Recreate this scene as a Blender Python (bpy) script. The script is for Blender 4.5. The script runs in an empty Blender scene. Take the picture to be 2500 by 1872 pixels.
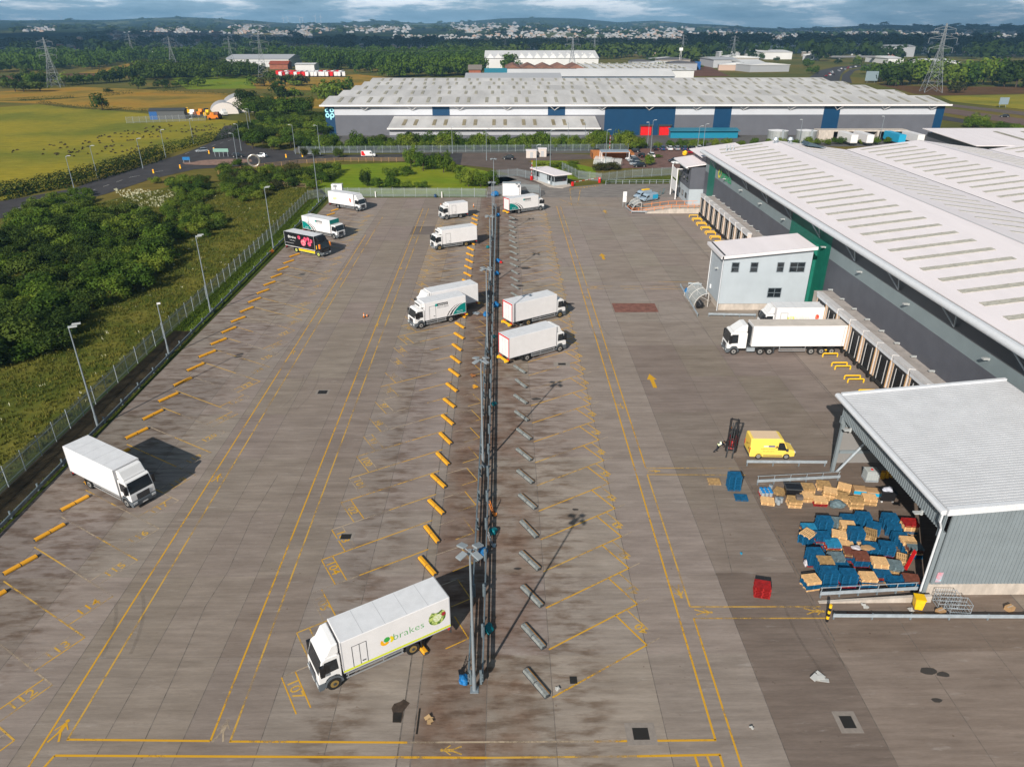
import bpy, bmesh, math, random
from mathutils import Vector, Matrix
R=math.radians
random.seed(7)
SC=bpy.context.scene
COL=SC.collection
# ------------------------------------------------------------------ camera
F=1745.;PITCH=R(26.5);YAW=R(-0.65);H=40.
cam=bpy.data.cameras.new('camera'); co=bpy.data.objects.new('camera',cam); COL.objects.link(co)
co.location=(0,0,H); co.rotation_euler=(R(90)-PITCH,0,YAW)
cam.sensor_width=36; cam.lens=F/2500*36; cam.clip_end=60000; cam.clip_start=0.5
SC.camera=co
SC.render.resolution_x=1024; SC.render.resolution_y=766
# ------------------------------------------------------------------ world and sun
SUN_AZ=65.0; SUN_EL=30.0       # shadows fall towards azimuth 65 deg (ccw from +X)
W=bpy.data.worlds.new('World'); SC.world=W; W.use_nodes=True
wt=W.node_tree; wt.nodes.clear()
def wn(t,**k):
    n=wt.nodes.new(t)
    for a,b in k.items(): setattr(n,a,b)
    return n
sky=wn('ShaderNodeTexSky'); sky.sky_type='NISHITA'; sky.sun_disc=False; sky.sun_elevation=R(SUN_EL)
sky.sun_rotation=R(270-SUN_AZ)-R(0); sky.air_density=1.2; sky.dust_density=1.5; sky.ozone_density=2.0
tc=wn('ShaderNodeTexCoord'); mp=wn('ShaderNodeMapping'); mp.inputs['Scale'].default_value=(3.4,3.4,22.)
wt.links.new(tc.outputs['Generated'],mp.inputs['Vector'])
n1=wn('ShaderNodeTexNoise'); n1.inputs['Scale'].default_value=2.6; n1.inputs['Detail'].default_value=9; n1.inputs['Roughness'].default_value=.62
wt.links.new(mp.outputs[0],n1.inputs['Vector'])
rp=wn('ShaderNodeValToRGB'); rp.color_ramp.elements[0].position=.34; rp.color_ramp.elements[1].position=.63
rp.color_ramp.elements[0].color=(4.6,7.8,10.4,1); rp.color_ramp.elements[1].color=(26,27,28,1)
e_=rp.color_ramp.elements.new(.52); e_.color=(8.4,12.2,15.2,1)
wt.links.new(n1.outputs[0],rp.inputs[0])
n2=wn('ShaderNodeTexNoise'); n2.inputs['Scale'].default_value=1.1; n2.inputs['Detail'].default_value=4
wt.links.new(mp.outputs[0],n2.inputs['Vector'])
rp2=wn('ShaderNodeValToRGB'); rp2.color_ramp.elements[0].position=.3; rp2.color_ramp.elements[0].color=(.75,.75,.75,1); rp2.color_ramp.elements[1].position=.6; rp2.color_ramp.elements[1].color=(1,1,1,1)
wt.links.new(n2.outputs[0],rp2.inputs[0])
mx=wn('ShaderNodeMix',data_type='RGBA'); sx_=wn('ShaderNodeSeparateXYZ'); wt.links.new(tc.outputs['Generated'],sx_.inputs[0])
zr0=wn('ShaderNodeMapRange'); zr0.inputs[1].default_value=.03; zr0.inputs[2].default_value=.14; zr0.inputs[3].default_value=1; zr0.inputs[4].default_value=.04; wt.links.new(sx_.outputs[2],zr0.inputs[0])
ml_=wn('ShaderNodeMath',operation='MULTIPLY'); wt.links.new(zr0.outputs[0],ml_.inputs[0]); wt.links.new(rp2.outputs[0],ml_.inputs[1]); wt.links.new(ml_.outputs[0],mx.inputs[0]); wt.links.new(sky.outputs[0],mx.inputs[6]); wt.links.new(rp.outputs[0],mx.inputs[7])
bg=wn('ShaderNodeBackground'); bg.inputs[1].default_value=.05
wt.links.new(mx.outputs[2],bg.inputs[0])
wo=wn('ShaderNodeOutputWorld'); wt.links.new(bg.outputs[0],wo.inputs[0])
sl=bpy.data.lights.new('sun','SUN'); sl.energy=5.0; sl.angle=R(.53); sl.color=(1,.93,.84)
so=bpy.data.objects.new('sun',sl); COL.objects.link(so)
sd=Vector((math.cos(R(SUN_AZ))*math.cos(R(SUN_EL)),math.sin(R(SUN_AZ))*math.cos(R(SUN_EL)),-math.sin(R(SUN_EL))))
so.rotation_euler=sd.to_track_quat('-Z','Y').to_euler(); so.location=(0,0,90)
SC.view_settings.view_transform='Standard'; SC.view_settings.look='None'; SC.view_settings.exposure=0.25; SC.view_settings.gamma=1
SC.render.engine='CYCLES'; SC.cycles.volume_bounces=0; SC.cycles.max_bounces=6; SC.cycles.transparent_max_bounces=12
# ------------------------------------------------------------------ photo measurement: pixel -> ground point
cp,sp=math.cos(PITCH),math.sin(PITCH)
def ray(x,y):
    dx=(x-1250)/F; dy=-(y-936)/F
    Y=cp+dy*sp; Z=-sp+dy*cp; c,s=math.cos(YAW),math.sin(YAW)
    return dx*c-Y*s, dx*s+Y*c, Z
def G(x,y,z=0):
    r=ray(x,y); t=(z-H)/r[2]; return (r[0]*t,r[1]*t,z)
def mk(x0,y0,s): return lambda x,y,z=0: G(x0+x/s,y0+y/s,z)
pa=mk(0,440,2.957); pz1=mk(0,0,2.633); pzc=mk(760,0,2.633); pz3=mk(1560,0,2.353); pq1=mk(0,30,5.267); pq2=mk(400,30,5.267)
pq3=mk(2080,30,5.267); pq4=mk(1260,320,4.424); pzp=mk(1900,1220,4.916); pqp=mk(1800,1130,4.916); pzs=mk(1700,980,2.765)
pr6=mk(1140,80,3.95); pq9=mk(520,200,6.9); pk=mk(600,420,4.424); pzr=mk(1400,420,4.424); pzb=mk(1800,1450,3.16)
# ------------------------------------------------------------------ materials
MAT={}
def mat(name,col,rough=.7,metal=0,noise=0,scale=3,stretch=(1,1,1),bump=0,bscale=20,wave=None,spec=.3,col2=None,lo=.35,hi=.65,alpha=None,emit=None,trans=0,detail=6,coord='Object'):
    if name in MAT: return MAT[name]
    m=bpy.data.materials.new(name); m.use_nodes=True; t=m.node_tree; N=t.nodes; L=t.links
    b=N['Principled BSDF']; b.inputs['Roughness'].default_value=rough; b.inputs['Metallic'].default_value=metal
    b.inputs['Specular IOR Level'].default_value=spec
    b.inputs['Base Color'].default_value=(*col,1)
    c=N.new('ShaderNodeTexCoord'); mp=N.new('ShaderNodeMapping'); mp.inputs['Scale'].default_value=stretch
    L.new(c.outputs[coord],mp.inputs[0])
    if noise or col2:
        n=N.new('ShaderNodeTexNoise'); n.inputs['Scale'].default_value=scale; n.inputs['Detail'].default_value=detail; n.inputs['Roughness'].default_value=.6
        L.new(mp.outputs[0],n.inputs['Vector'])
        r=N.new('ShaderNodeValToRGB'); r.color_ramp.elements[0].position=lo; r.color_ramp.elements[1].position=hi
        c2=col2 if col2 else tuple(min(1,x*(1+noise)) for x in col)
        c1=col if col2 else tuple(x*(1-noise) for x in col)
        r.color_ramp.elements[0].color=(*c1,1); r.color_ramp.elements[1].color=(*c2,1)
        L.new(n.outputs[0],r.inputs[0]); L.new(r.outputs[0],b.inputs['Base Color'])
    h=None
    if wave:
        w=N.new('ShaderNodeTexWave'); w.bands_direction=wave[0]; w.inputs['Scale'].default_value=wave[1]; w.inputs['Distortion'].default_value=0
        L.new(c.outputs['Object'],w.inputs[0]); bp=N.new('ShaderNodeBump'); bp.inputs['Strength'].default_value=wave[2]; bp.inputs['Distance'].default_value=.03
        L.new(w.outputs['Fac'],bp.inputs['Height']); L.new(bp.outputs[0],b.inputs['Normal'])
    elif bump:
        n=N.new('ShaderNodeTexNoise'); n.inputs['Scale'].default_value=bscale; n.inputs['Detail'].default_value=5; L.new(mp.outputs[0],n.inputs['Vector'])
        bp=N.new('ShaderNodeBump'); bp.inputs['Strength'].default_value=bump; bp.inputs['Distance'].default_value=.05
        L.new(n.outputs[0],bp.inputs['Height']); L.new(bp.outputs[0],b.inputs['Normal'])
    if alpha is not None: b.inputs['Alpha'].default_value=alpha
    if trans: b.inputs['Transmission Weight'].default_value=trans
    if emit: b.inputs['Emission Color'].default_value=(*emit,1); b.inputs['Emission Strength'].default_value=1
    MAT[name]=m; return m
def sr(*c): # sRGB 0-255 -> linear
    return tuple(((v/255+.055)/1.055)**2.4 if v>10 else v/255/12.92 for v in c)
white=mat('white_paint',(.74,.73,.735),.38,noise=.03,scale=1.2,spec=.5)
roofwhite=mat('box_roof',(.66,.67,.69),.5,noise=.05,scale=1.3)
cabwhite=mat('cab_white',(.76,.76,.76),.25,spec=.5,noise=.02)
dkgrey=mat('dark_plastic',(.05,.055,.06),.55); black=mat('black_paint',(.012,.012,.014),.4,spec=.5)
glass=mat('dark_glass',(.015,.02,.025),.08,spec=.9); rubber=mat('rubber',(.018,.018,.018),.8)
steel=mat('galvanised_steel',(.40,.45,.49),.45,metal=.35,noise=.12,scale=2)
steeld=mat('weathered_steel',(.22,.26,.29),.5,metal=.3,noise=.2,scale=1.5)
rimm=mat('wheel_rim',(.45,.45,.44),.4,metal=.6); gold=mat('rusty_rim',(.35,.24,.08),.5,metal=.4)
yel=mat('yellow_paint',(.68,.32,.02),.5,noise=.25,scale=3); yelb=mat('bright_yellow',(.85,.50,.02),.4,noise=.08,scale=4)
orange=mat('orange',(.85,.25,.03),.5); redm=mat('red_paint',(.60,.02,.02),.45,noise=.15,scale=3); teal=mat('teal',(.0,.22,.22),.4)
navy=mat('navy_cladding',(.004,.045,.11),.45,wave=('X',1.6,.25)); dgrey=mat('grey_cladding',(.10,.105,.125),.5,wave=('Y',1.6,.3),noise=.08,scale=.4)
lgreyy=mat('light_cladding',(.22,.27,.285),.5,wave=('Z',2.2,.35),noise=.05,scale=.4)
dgrey2=mat('dark_cladding',(.085,.09,.10),.5,wave=('Z',2.2,.35))
greeny=mat('green_cladding',(.012,.15,.108),.5,wave=('Y',1.6,.2),noise=.12,scale=.7)
dgreyx=mat('far_grey_cladding',(.115,.12,.14),.5,wave=('X',1.0,.3),noise=.06,scale=.2); lgreyx=mat('far_light_cladding',(.50,.52,.56),.5,noise=.03,scale=.3,wave=('Z',2,.2))
office=mat('office_cladding',(.40,.45,.49),.5,noise=.05,scale=.35,wave=('Z',2.6,.12))
plinth=mat('precast_concrete',(.46,.41,.36),.85,noise=.15,scale=1.5,stretch=(1,1,.4))
roofm=mat('white_roof',(.78,.725,.74),.55,noise=.035,scale=.15,stretch=(3,.4,1),spec=.35)
trimw=mat('roof_trim',(.62,.64,.67),.45,noise=.04); gutterm=mat('gutter_dark',(.05,.055,.06),.6)
skyl=mat('rooflight',(.44,.42,.36),.45,noise=.22,scale=2.2)
brick=mat('brick',(.28,.10,.06),.9,noise=.2,scale=.4)
wood=mat('pine_wood',(.66,.42,.20),.75,noise=.22,scale=5,stretch=(1,6,3)); woodd=mat('old_wood',(.36,.23,.10),.8,noise=.25,scale=5)
bluep=mat('blue_wood',(.004,.085,.19),.65,noise=.3,scale=4); redp=mat('red_wood',(.28,.012,.012),.65,noise=.3,scale=4); brownp=mat('brown_wood',(.16,.055,.035),.7,noise=.2,scale=4); greyp=mat('grey_blue_wood',(.12,.17,.19),.8,noise=.25,scale=4)
clear=mat('clear_panel',(.55,.6,.6),.3,alpha=.45); asph=None
# ------------------------------------------------------------------ mesh builder
class MB:
    def __init__(s): s.v=[];s.f=[];s.m=[]
    def add(s,vs,fs,m=0):
        o=len(s.v); s.v+=[tuple(v) for v in vs]; s.f+=[tuple(i+o for i in f) for f in fs]; s.m+=[m]*len(fs); return s
    def box(s,x0,x1,y0,y1,z0,z1,m=0,M=None):
        vs=[Vector((x,y,z)) for z in (z0,z1) for y in (y0,y1) for x in (x0,x1)]
        if M: vs=[M@v for v in vs]
        return s.add(vs,[(0,2,3,1),(4,5,7,6),(0,1,5,4),(2,6,7,3),(0,4,6,2),(1,3,7,5)],m)
    def tube(s,p,q,r,n=6,m=0,r2=None,cap=True):
        p=Vector(p);q=Vector(q);d=(q-p)
        if d.length<1e-6: return s
        d.normalize(); a=d.orthogonal().normalized(); b=d.cross(a); r2=r if r2 is None else r2
        vs=[p+(a*math.cos(i*2*math.pi/n)+b*math.sin(i*2*math.pi/n))*r for i in range(n)]+[q+(a*math.cos(i*2*math.pi/n)+b*math.sin(i*2*math.pi/n))*r2 for i in range(n)]
        fs=[(i,(i+1)%n,(i+1)%n+n,i+n) for i in range(n)]
        if cap: fs+=[tuple(range(n))[::-1],tuple(range(n,2*n))]
        return s.add(vs,fs,m)
    def path(s,pts,r,n=6,m=0):
        for a,b in zip(pts,pts[1:]): s.tube(a,b,r,n,m)
        return s
    def prism(s,poly,a0,a1,axis='y',m=0,M=None):
        n=len(poly)
        def P(u,w,a): return {'y':(u,a,w),'x':(a,u,w),'z':(u,w,a)}[axis]
        vs=[Vector(P(u,w,a0)) for u,w in poly]+[Vector(P(u,w,a1)) for u,w in poly]
        if M: vs=[M@v for v in vs]
        return s.add(vs,[tuple(range(n)),tuple(range(n,2*n))[::-1]]+[(i,i+n,(i+1)%n+n,(i+1)%n) for i in range(n)],m)
    def quad(s,a,b,c,d,m=0): return s.add([a,b,c,d],[(0,1,2,3)],m)
    def strip(s,p,q,w,z=0,m=0):
        p=Vector((p[0],p[1],0));q=Vector((q[0],q[1],0));d=(q-p).normalized();n=Vector((-d.y,d.x,0))*w/2
        up=Vector((0,0,z)); return s.add([p-n+up,q-n+up,q+n+up,p+n+up],[(0,1,2,3)],m)
    def poly(s,pts,z,m=0): return s.add([(p[0],p[1],z) for p in pts],[tuple(range(len(pts)))],m)
    def mesh(s,name,mats,smooth=False):
        me=bpy.data.meshes.new(name); me.from_pydata(s.v,[],s.f)
        for m in (mats if isinstance(mats,(list,tuple)) else [mats]): me.materials.append(m)
        if any(s.m): me.polygons.foreach_set('material_index',s.m)
        if smooth: me.polygons.foreach_set('use_smooth',[True]*len(s.f))
        me.update(); return me
    def build(s,name,mats,parent=None,smooth=False,fix=True,bevel=0):
        me=s.mesh(name,mats,smooth)
        if fix:
            bm=bmesh.new(); bm.from_mesh(me); bmesh.ops.recalc_face_normals(bm,faces=bm.faces); bm.to_mesh(me); bm.free()
        o=bpy.data.objects.new(name,me); COL.objects.link(o)
        if parent: o.parent=parent
        if bevel:
            b=o.modifiers.new('bevel','BEVEL'); b.width=bevel; b.segments=2; b.limit_method='ANGLE'; b.angle_limit=R(35)
        return o
def tag(o,label=None,cat=None,group=None,kind=None):
    if label: o['label']=label
    if cat: o['category']=cat
    if group: o['group']=group
    if kind: o['kind']=kind
    return o
def thing(name,label,cat,loc=(0,0,0),rz=0,group=None):
    o=bpy.data.objects.new(name,None); COL.objects.link(o); o.location=loc; o.rotation_euler=(0,0,rz); o.empty_display_size=.3
    return tag(o,label,cat,group)
def kids(o): return KIDS.get(o.name) or [c for c in o.children]
KIDS={}
def dup(o,parent=None,loc=None,rz=None,scale=None,label=None,group=None):
    c=o.copy(); COL.objects.link(c)
    if parent: c.parent=parent
    if loc is not None: c.location=loc
    if rz is not None: c.rotation_euler=(0,0,rz)
    if scale is not None: c.scale=scale if isinstance(scale,(tuple,list,Vector)) else (scale,)*3
    if label: c['label']=label
    if group: c['group']=group
    for ch in list(o.children): dup(ch,c)
    return c
def struct(o): o['kind']='structure'; return o
_tc={}
def text_mesh(s,size=1.0,bold=0.0):
    k=(s,size,bold)
    if k in _tc: return _tc[k]
    cu=bpy.data.curves.new('t','FONT'); cu.body=s; cu.size=size; cu.align_x='CENTER'; cu.align_y='CENTER'; cu.resolution_u=2; cu.offset=bold
    o=bpy.data.objects.new('t',cu); COL.objects.link(o); dg=bpy.context.evaluated_depsgraph_get(); dg.update()
    me=o.evaluated_get(dg).to_mesh(); vs=[tuple(v.co) for v in me.vertices]; fs=[tuple(p.vertices) for p in me.polygons]
    o.evaluated_get(dg).to_mesh_clear(); bpy.data.objects.remove(o); bpy.data.curves.remove(cu)
    _tc[k]=(vs,fs); return vs,fs
def put_text(mb,s,size,org,xd,yd,m=0,sx=1.0,bold=0.0):
    vs,fs=text_mesh(s,size,bold); o=Vector(org);xd=Vector(xd).normalized();yd=Vector(yd).normalized()
    return mb.add([o+xd*v[0]*sx+yd*v[1] for v in vs],fs,m)
# ================================================================== GROUND
def concrete_mat():
    m=bpy.data.materials.new('yard_concrete'); m.use_nodes=True; N=m.node_tree.nodes; L=m.node_tree.links; b=N['Principled BSDF']
    b.inputs['Roughness'].default_value=.88; b.inputs['Specular IOR Level'].default_value=.2
    c=N.new('ShaderNodeTexCoord')
    def noise(scale,st,det=8,rough=.62):
        mp=N.new('ShaderNodeMapping'); mp.inputs['Scale'].default_value=st; L.new(c.outputs['Object'],mp.inputs[0])
        n=N.new('ShaderNodeTexNoise'); n.inputs['Scale'].default_value=scale; n.inputs['Detail'].default_value=det; n.inputs['Roughness'].default_value=rough
        L.new(mp.outputs[0],n.inputs['Vector']); return n.outputs[0]
    def ramp(x,a,b_,c0,c1):
        r=N.new('ShaderNodeValToRGB'); r.color_ramp.elements[0].position=a; r.color_ramp.elements[1].position=b_
        r.color_ramp.elements[0].color=(*c0,1); r.color_ramp.elements[1].color=(*c1,1); L.new(x,r.inputs[0]); return r.outputs[0]
    def mul(a,b_,f=1.0,mode='MULTIPLY'):
        x=N.new('ShaderNodeMix'); x.data_type='RGBA'; x.blend_type=mode; x.inputs[0].default_value=f
        if hasattr(f,'links'): pass
        L.new(a,x.inputs[6]); L.new(b_,x.inputs[7]); return x.outputs[2]
    at=N.new('ShaderNodeAttribute'); at.attribute_name='tint'
    base=ramp(noise(.55,(.35,1.3,1)),.32,.70,(.220,.186,.162),(.305,.264,.234))
    x=mul(base,at.outputs['Color'])
    x=mul(x,ramp(noise(1.6,(.13,1.8,1),10,.7),.33,.62,(.80,.79,.78),(1.06,1.05,1.04)))
    x=mul(x,ramp(noise(9,(.25,2.5,1),6,.7),.3,.65,(.86,.86,.86),(1.05,1.05,1.05)))
    # dirt from parked lorries: brown-black stains inside the bays, strongest by the stops
    def band(x0,x1,soft):
        s=N.new('ShaderNodeSeparateXYZ'); L.new(c.outputs['Object'],s.inputs[0])
        a=N.new('ShaderNodeMapRange'); a.interpolation_type='SMOOTHSTEP'; a.inputs[1].default_value=x0-soft; a.inputs[2].default_value=x0+soft; L.new(s.outputs[0],a.inputs[0])
        d=N.new('ShaderNodeMapRange'); d.interpolation_type='SMOOTHSTEP'; d.inputs[1].default_value=x1-soft; d.inputs[2].default_value=x1+soft; d.inputs[3].default_value=1; d.inputs[4].default_value=0; L.new(s.outputs[0],d.inputs[0])
        q=N.new('ShaderNodeMath'); q.operation='MULTIPLY'; L.new(a.outputs[0],q.inputs[0]); L.new(d.outputs[0],q.inputs[1]); return q.outputs[0]
    def mask(bands,n):
        t=bands[0]
        for o in bands[1:]:
            q=N.new('ShaderNodeMath'); q.operation='MAXIMUM'; L.new(t,q.inputs[0]); L.new(o,q.inputs[1]); t=q.outputs[0]
        q=N.new('ShaderNodeMath'); q.operation='MULTIPLY'; L.new(t,q.inputs[0]); L.new(n,q.inputs[1]); return q.outputs[0]
    def mixf(a,colr,fac):
        x=N.new('ShaderNodeMix'); x.data_type='RGBA'; x.blend_type='MULTIPLY'; L.new(fac,x.inputs[0]); L.new(a,x.inputs[6]); x.inputs[7].default_value=(*colr,1); return x.outputs[2]
    st=ramp(noise(.9,(.45,1.5,1),7,.6),.46,.62,(0,0,0),(1,1,1))
    x=mixf(x,(.60,.53,.48),mask([band(-45,-34,1.2),band(-5.5,7,1.5),band(-13,-9,1)],st))
    st2=ramp(noise(.35,(.9,.9,1),5,.6),.40,.62,(0,0,0),(1,1,1))
    x=mixf(x,(.80,.67,.60),mask([band(-5.6,2.2,.8)],st2))
    st3=ramp(noise(2.5,(.8,.8,1),5,.7),.66,.70,(0,0,0),(1,1,1)); x=mixf(x,(.6,.53,.48),st3)
    st4=ramp(noise(1.3,(.3,1.4,1),8,.7),.60,.75,(0,0,0),(1,1,1))
    y=N.new('ShaderNodeMix'); y.data_type='RGBA'; q=N.new('ShaderNodeMath'); q.operation='MULTIPLY'; q.inputs[1].default_value=.42; L.new(st4,q.inputs[0]); L.new(q.outputs[0],y.inputs[0]); L.new(x,y.inputs[6]); y.inputs[7].default_value=(.44,.41,.385,1)
    L.new(y.outputs[2],b.inputs['Base Color'])
    bp=N.new('ShaderNodeBump'); bp.inputs['Strength'].default_value=.25; bp.inputs['Distance'].default_value=.02; L.new(noise(14,(.3,2.5,1)),bp.inputs['Height']); L.new(bp.outputs[0],b.inputs['Normal'])
    return m
cmat=concrete_mat()
XJ=[-44.6,-40.4,-35.2,-30.2,-25.2,-20.3,-15.4,-11.2,-6.7,-5.85,-1.3,3.1,10.1,17.2,23.7,29.6,35.0,39.75,47.2,58,70]
YJ=[14,22,28,36.9,45.3,54,63,72.5,82,92,101,110,120,129,138,147.5,152.1,159.3,168,177,189.3]
mb=MB(); tints=[]
rr=random.Random(3)
colt=[rr.uniform(.95,1.04) for _ in XJ]
for i in range(len(XJ)-1):
    for j in range(len(YJ)-1):
        mb.add([(XJ[i],YJ[j],0),(XJ[i+1],YJ[j],0),(XJ[i+1],YJ[j+1],0),(XJ[i],YJ[j+1],0)],[(0,1,2,3)])
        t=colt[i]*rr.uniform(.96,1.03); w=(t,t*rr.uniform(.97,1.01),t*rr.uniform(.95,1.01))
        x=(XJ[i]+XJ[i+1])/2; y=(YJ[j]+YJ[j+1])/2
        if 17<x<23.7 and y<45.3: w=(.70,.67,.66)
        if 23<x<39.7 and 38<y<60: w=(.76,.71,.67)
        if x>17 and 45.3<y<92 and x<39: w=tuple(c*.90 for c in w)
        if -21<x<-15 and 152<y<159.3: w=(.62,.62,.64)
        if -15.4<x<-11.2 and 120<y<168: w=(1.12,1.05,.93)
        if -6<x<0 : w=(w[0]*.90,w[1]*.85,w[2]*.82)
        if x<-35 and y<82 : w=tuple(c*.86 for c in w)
        if x>24 and y<40: w=(.92,.89,.87)  # soft cloud shade painted into the lower-right slab tints
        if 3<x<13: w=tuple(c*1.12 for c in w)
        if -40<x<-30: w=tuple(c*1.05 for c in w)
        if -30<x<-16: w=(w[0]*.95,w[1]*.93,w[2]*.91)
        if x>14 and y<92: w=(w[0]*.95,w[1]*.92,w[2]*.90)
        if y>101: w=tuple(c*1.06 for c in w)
        tints.append(w)
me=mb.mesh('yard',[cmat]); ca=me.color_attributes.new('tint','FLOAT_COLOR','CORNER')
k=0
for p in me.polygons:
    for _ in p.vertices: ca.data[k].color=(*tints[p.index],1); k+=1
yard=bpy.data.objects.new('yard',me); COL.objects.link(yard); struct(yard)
# the yard beyond the end fence: driveway to the gate
mb=MB(); mb.poly([(-4.6,189.3),(70,189.3),(70,207),(28,207),(19,203),(11,206),(6.5,213),(2,221),(-4,221)],0.0)
drv=mb.build('driveway',[mat('drive_concrete',(.20,.18,.165),.9,noise=.2,scale=.6,stretch=(.5,1.2,1))],fix=False); struct(drv)
# joints, cracks and drains
jm=mat('joint_dark',(.125,.108,.095),.9,noise=.4,scale=2); mb=MB()
for x in XJ[1:-3]:
    if x>45: continue
    w=.045 if x not in (-6.7,-5.85,39.75) else .09
    mb.strip((x,14),(x,189),w,.004)
for y in YJ[3:-1]:
    if y in (36.9,82,152.1,159.3): mb.strip((-44.6,y),(-6.7,y+.1),.018 if y not in(82,152.1,159.3) else .04,.004)
    if rr.random()<.2: mb.strip((-1.3,y-.6),(39.7,y-.6),.018,.004)
mb.strip((39.45,60),(39.45,170),.06,.004); mb.strip((23.95,38),(23.95,61),.08,.004)
for pl in ([(-22.6,28),(-22.9,36),(-23.2,42),(-22.8,46),(-23.1,53),(-22.7,60)],[(18.5,45),(20.2,58),(20.0,66)],[(-33,80),(-30.2,95)]):
    for a,b in zip(pl,pl[1:]): mb.strip(a,b,.05,.004)
struct(mb.build('joint_lines',[jm],fix=False))
# ground sheet and hills in one sheet to the horizon
def gmat(name,c1,c2,scale=.02,c3=None,fine=.35,bump=.3):
    m=bpy.data.materials.new(name); m.use_nodes=True; N=m.node_tree.nodes; L=m.node_tree.links; b=N['Principled BSDF']; b.inputs['Roughness'].default_value=.95; b.inputs['Specular IOR Level'].default_value=.1
    c=N.new('ShaderNodeTexCoord'); n=N.new('ShaderNodeTexNoise'); n.inputs['Scale'].default_value=scale; n.inputs['Detail'].default_value=8; L.new(c.outputs['Object'],n.inputs['Vector'])
    r=N.new('ShaderNodeValToRGB'); r.color_ramp.elements[0].position=.36; r.color_ramp.elements[1].position=.64; r.color_ramp.elements[0].color=(*c1,1); r.color_ramp.elements[1].color=(*c2,1)
    if c3: e=r.color_ramp.elements.new(.5); e.color=(*c3,1)
    L.new(n.outputs[0],r.inputs[0])
    mp=N.new('ShaderNodeMapping'); mp.inputs['Scale'].default_value=(.5,1.4,1); L.new(c.outputs['Object'],mp.inputs[0])
    n2=N.new('ShaderNodeTexNoise'); n2.inputs['Scale'].default_value=fine; n2.inputs['Detail'].default_value=10; n2.inputs['Roughness'].default_value=.75; L.new(mp.outputs[0],n2.inputs['Vector'])
    r2=N.new('ShaderNodeValToRGB'); r2.color_ramp.elements[0].position=.3; r2.color_ramp.elements[0].color=(.62,.64,.6,1); r2.color_ramp.elements[1].position=.68; r2.color_ramp.elements[1].color=(1.2,1.15,1.1,1); L.new(n2.outputs[0],r2.inputs[0])
    x=N.new('ShaderNodeMix'); x.data_type='RGBA'; x.blend_type='MULTIPLY'; x.inputs[0].default_value=1; L.new(r.outputs[0],x.inputs[6]); L.new(r2.outputs[0],x.inputs[7]); L.new(x.outputs[2],b.inputs['Base Color'])
    bp=N.new('ShaderNodeBump'); bp.inputs['Strength'].default_value=bump; bp.inputs['Distance'].default_value=.4; L.new(n2.outputs[0],bp.inputs['Height']); L.new(bp.outputs[0],b.inputs['Normal'])
    return m
grass=gmat('grassland',(.085,.095,.018),(.17,.13,.03),.012,(.12,.115,.022))
def hz(x,y):
    d=math.hypot(x,y); z=-.03
    if d>2600:
        t=min(1,(d-2600)/5600.); az=math.degrees(math.atan2(x,y))
        hgt=118+22*math.sin(az*.21+1.2)+16*math.sin(az*.55+.4)+9*math.sin(az*1.3)+6*math.sin(az*2.9+2)
        if az>5: hgt-= min(62,(az-5)*4.2)
        if az<-22: hgt-=(-22-az)*3
        z+=.78*hgt*(t**1.15)*(1+.13*math.sin(x*.0013+y*.0007)+.10*math.sin(x*.0006-y*.0017+2))
        if d>8200: z-=(d-8200)*.02
    return z
# far hillside: fields, woods, patchwork
def hillmat():
    m=bpy.data.materials.new('hillside'); m.use_nodes=True; N=m.node_tree.nodes; L=m.node_tree.links; b=N['Principled BSDF']; b.inputs['Roughness'].default_value=1; b.inputs['Specular IOR Level'].default_value=0
    c=N.new('ShaderNodeTexCoord'); mp=N.new('ShaderNodeMapping'); mp.inputs['Scale'].default_value=(1,.55,0); L.new(c.outputs['Object'],mp.inputs[0])
    v=N.new('ShaderNodeTexVoronoi'); v.inputs['Scale'].default_value=.0032; L.new(mp.outputs[0],v.inputs['Vector'])
    s=N.new('ShaderNodeSeparateColor'); L.new(v.outputs['Color'],s.inputs[0])
    r=N.new('ShaderNodeValToRGB'); els=r.color_ramp; els.interpolation='CONSTANT'; els.elements[0].color=(.022,.034,.014,1); els.elements[1].position=.45; els.elements[1].color=(.05,.07,.02,1)
    for p,cc in ((.6,(.016,.026,.012,1)),(.75,(.10,.11,.04,1)),(.86,(.03,.04,.02,1)),(.93,(.15,.13,.06,1))): e=els.elements.new(p); e.color=tuple(q*1.4 for q in cc[:3])+(1,)
    L.new(s.outputs[0],r.inputs[0])
    n=N.new('ShaderNodeTexNoise'); n.inputs['Scale'].default_value=.004; n.inputs['Detail'].default_value=10; L.new(mp.outputs[0],n.inputs['Vector'])
    r2=N.new('ShaderNodeValToRGB'); r2.color_ramp.elements[0].position=.42; r2.color_ramp.elements[1].position=.6; L.new(n.outputs[0],r2.inputs[0])
    x=N.new('ShaderNodeMix'); x.data_type='RGBA'; L.new(r2.outputs[0],x.inputs[0]); L.new(r.outputs[0],x.inputs[6]); x.inputs[7].default_value=(.018,.028,.014,1); L.new(x.outputs[2],b.inputs['Base Color'])
    return m
hm=hillmat()
mb=MB(); ys=[-300,-60,10,60,120,200,320,500,800,1100,1300]
def grid(ax,ay):
    o=len(mb.v)
    for y in ay:
        for x in ax: mb.v.append((x,y,hz(x,y)))
    return o
NX=60
ax=[-11500+23000*i/NX for i in range(NX+1)]; ay=ys+[1600+i*200 for i in range(46)]
grid(ax,ay)
for j in range(len(ay)-1):
    for i in range(NX):
        a=j*(NX+1)+i; mb.f.append((a,a+1,a+NX+2,a+NX+1)); mb.m.append(1 if ay[j]>=1300 else 0)
ground=mb.build('ground',[grass,hm],fix=False,smooth=True); struct(ground)
FZ=.0
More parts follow.
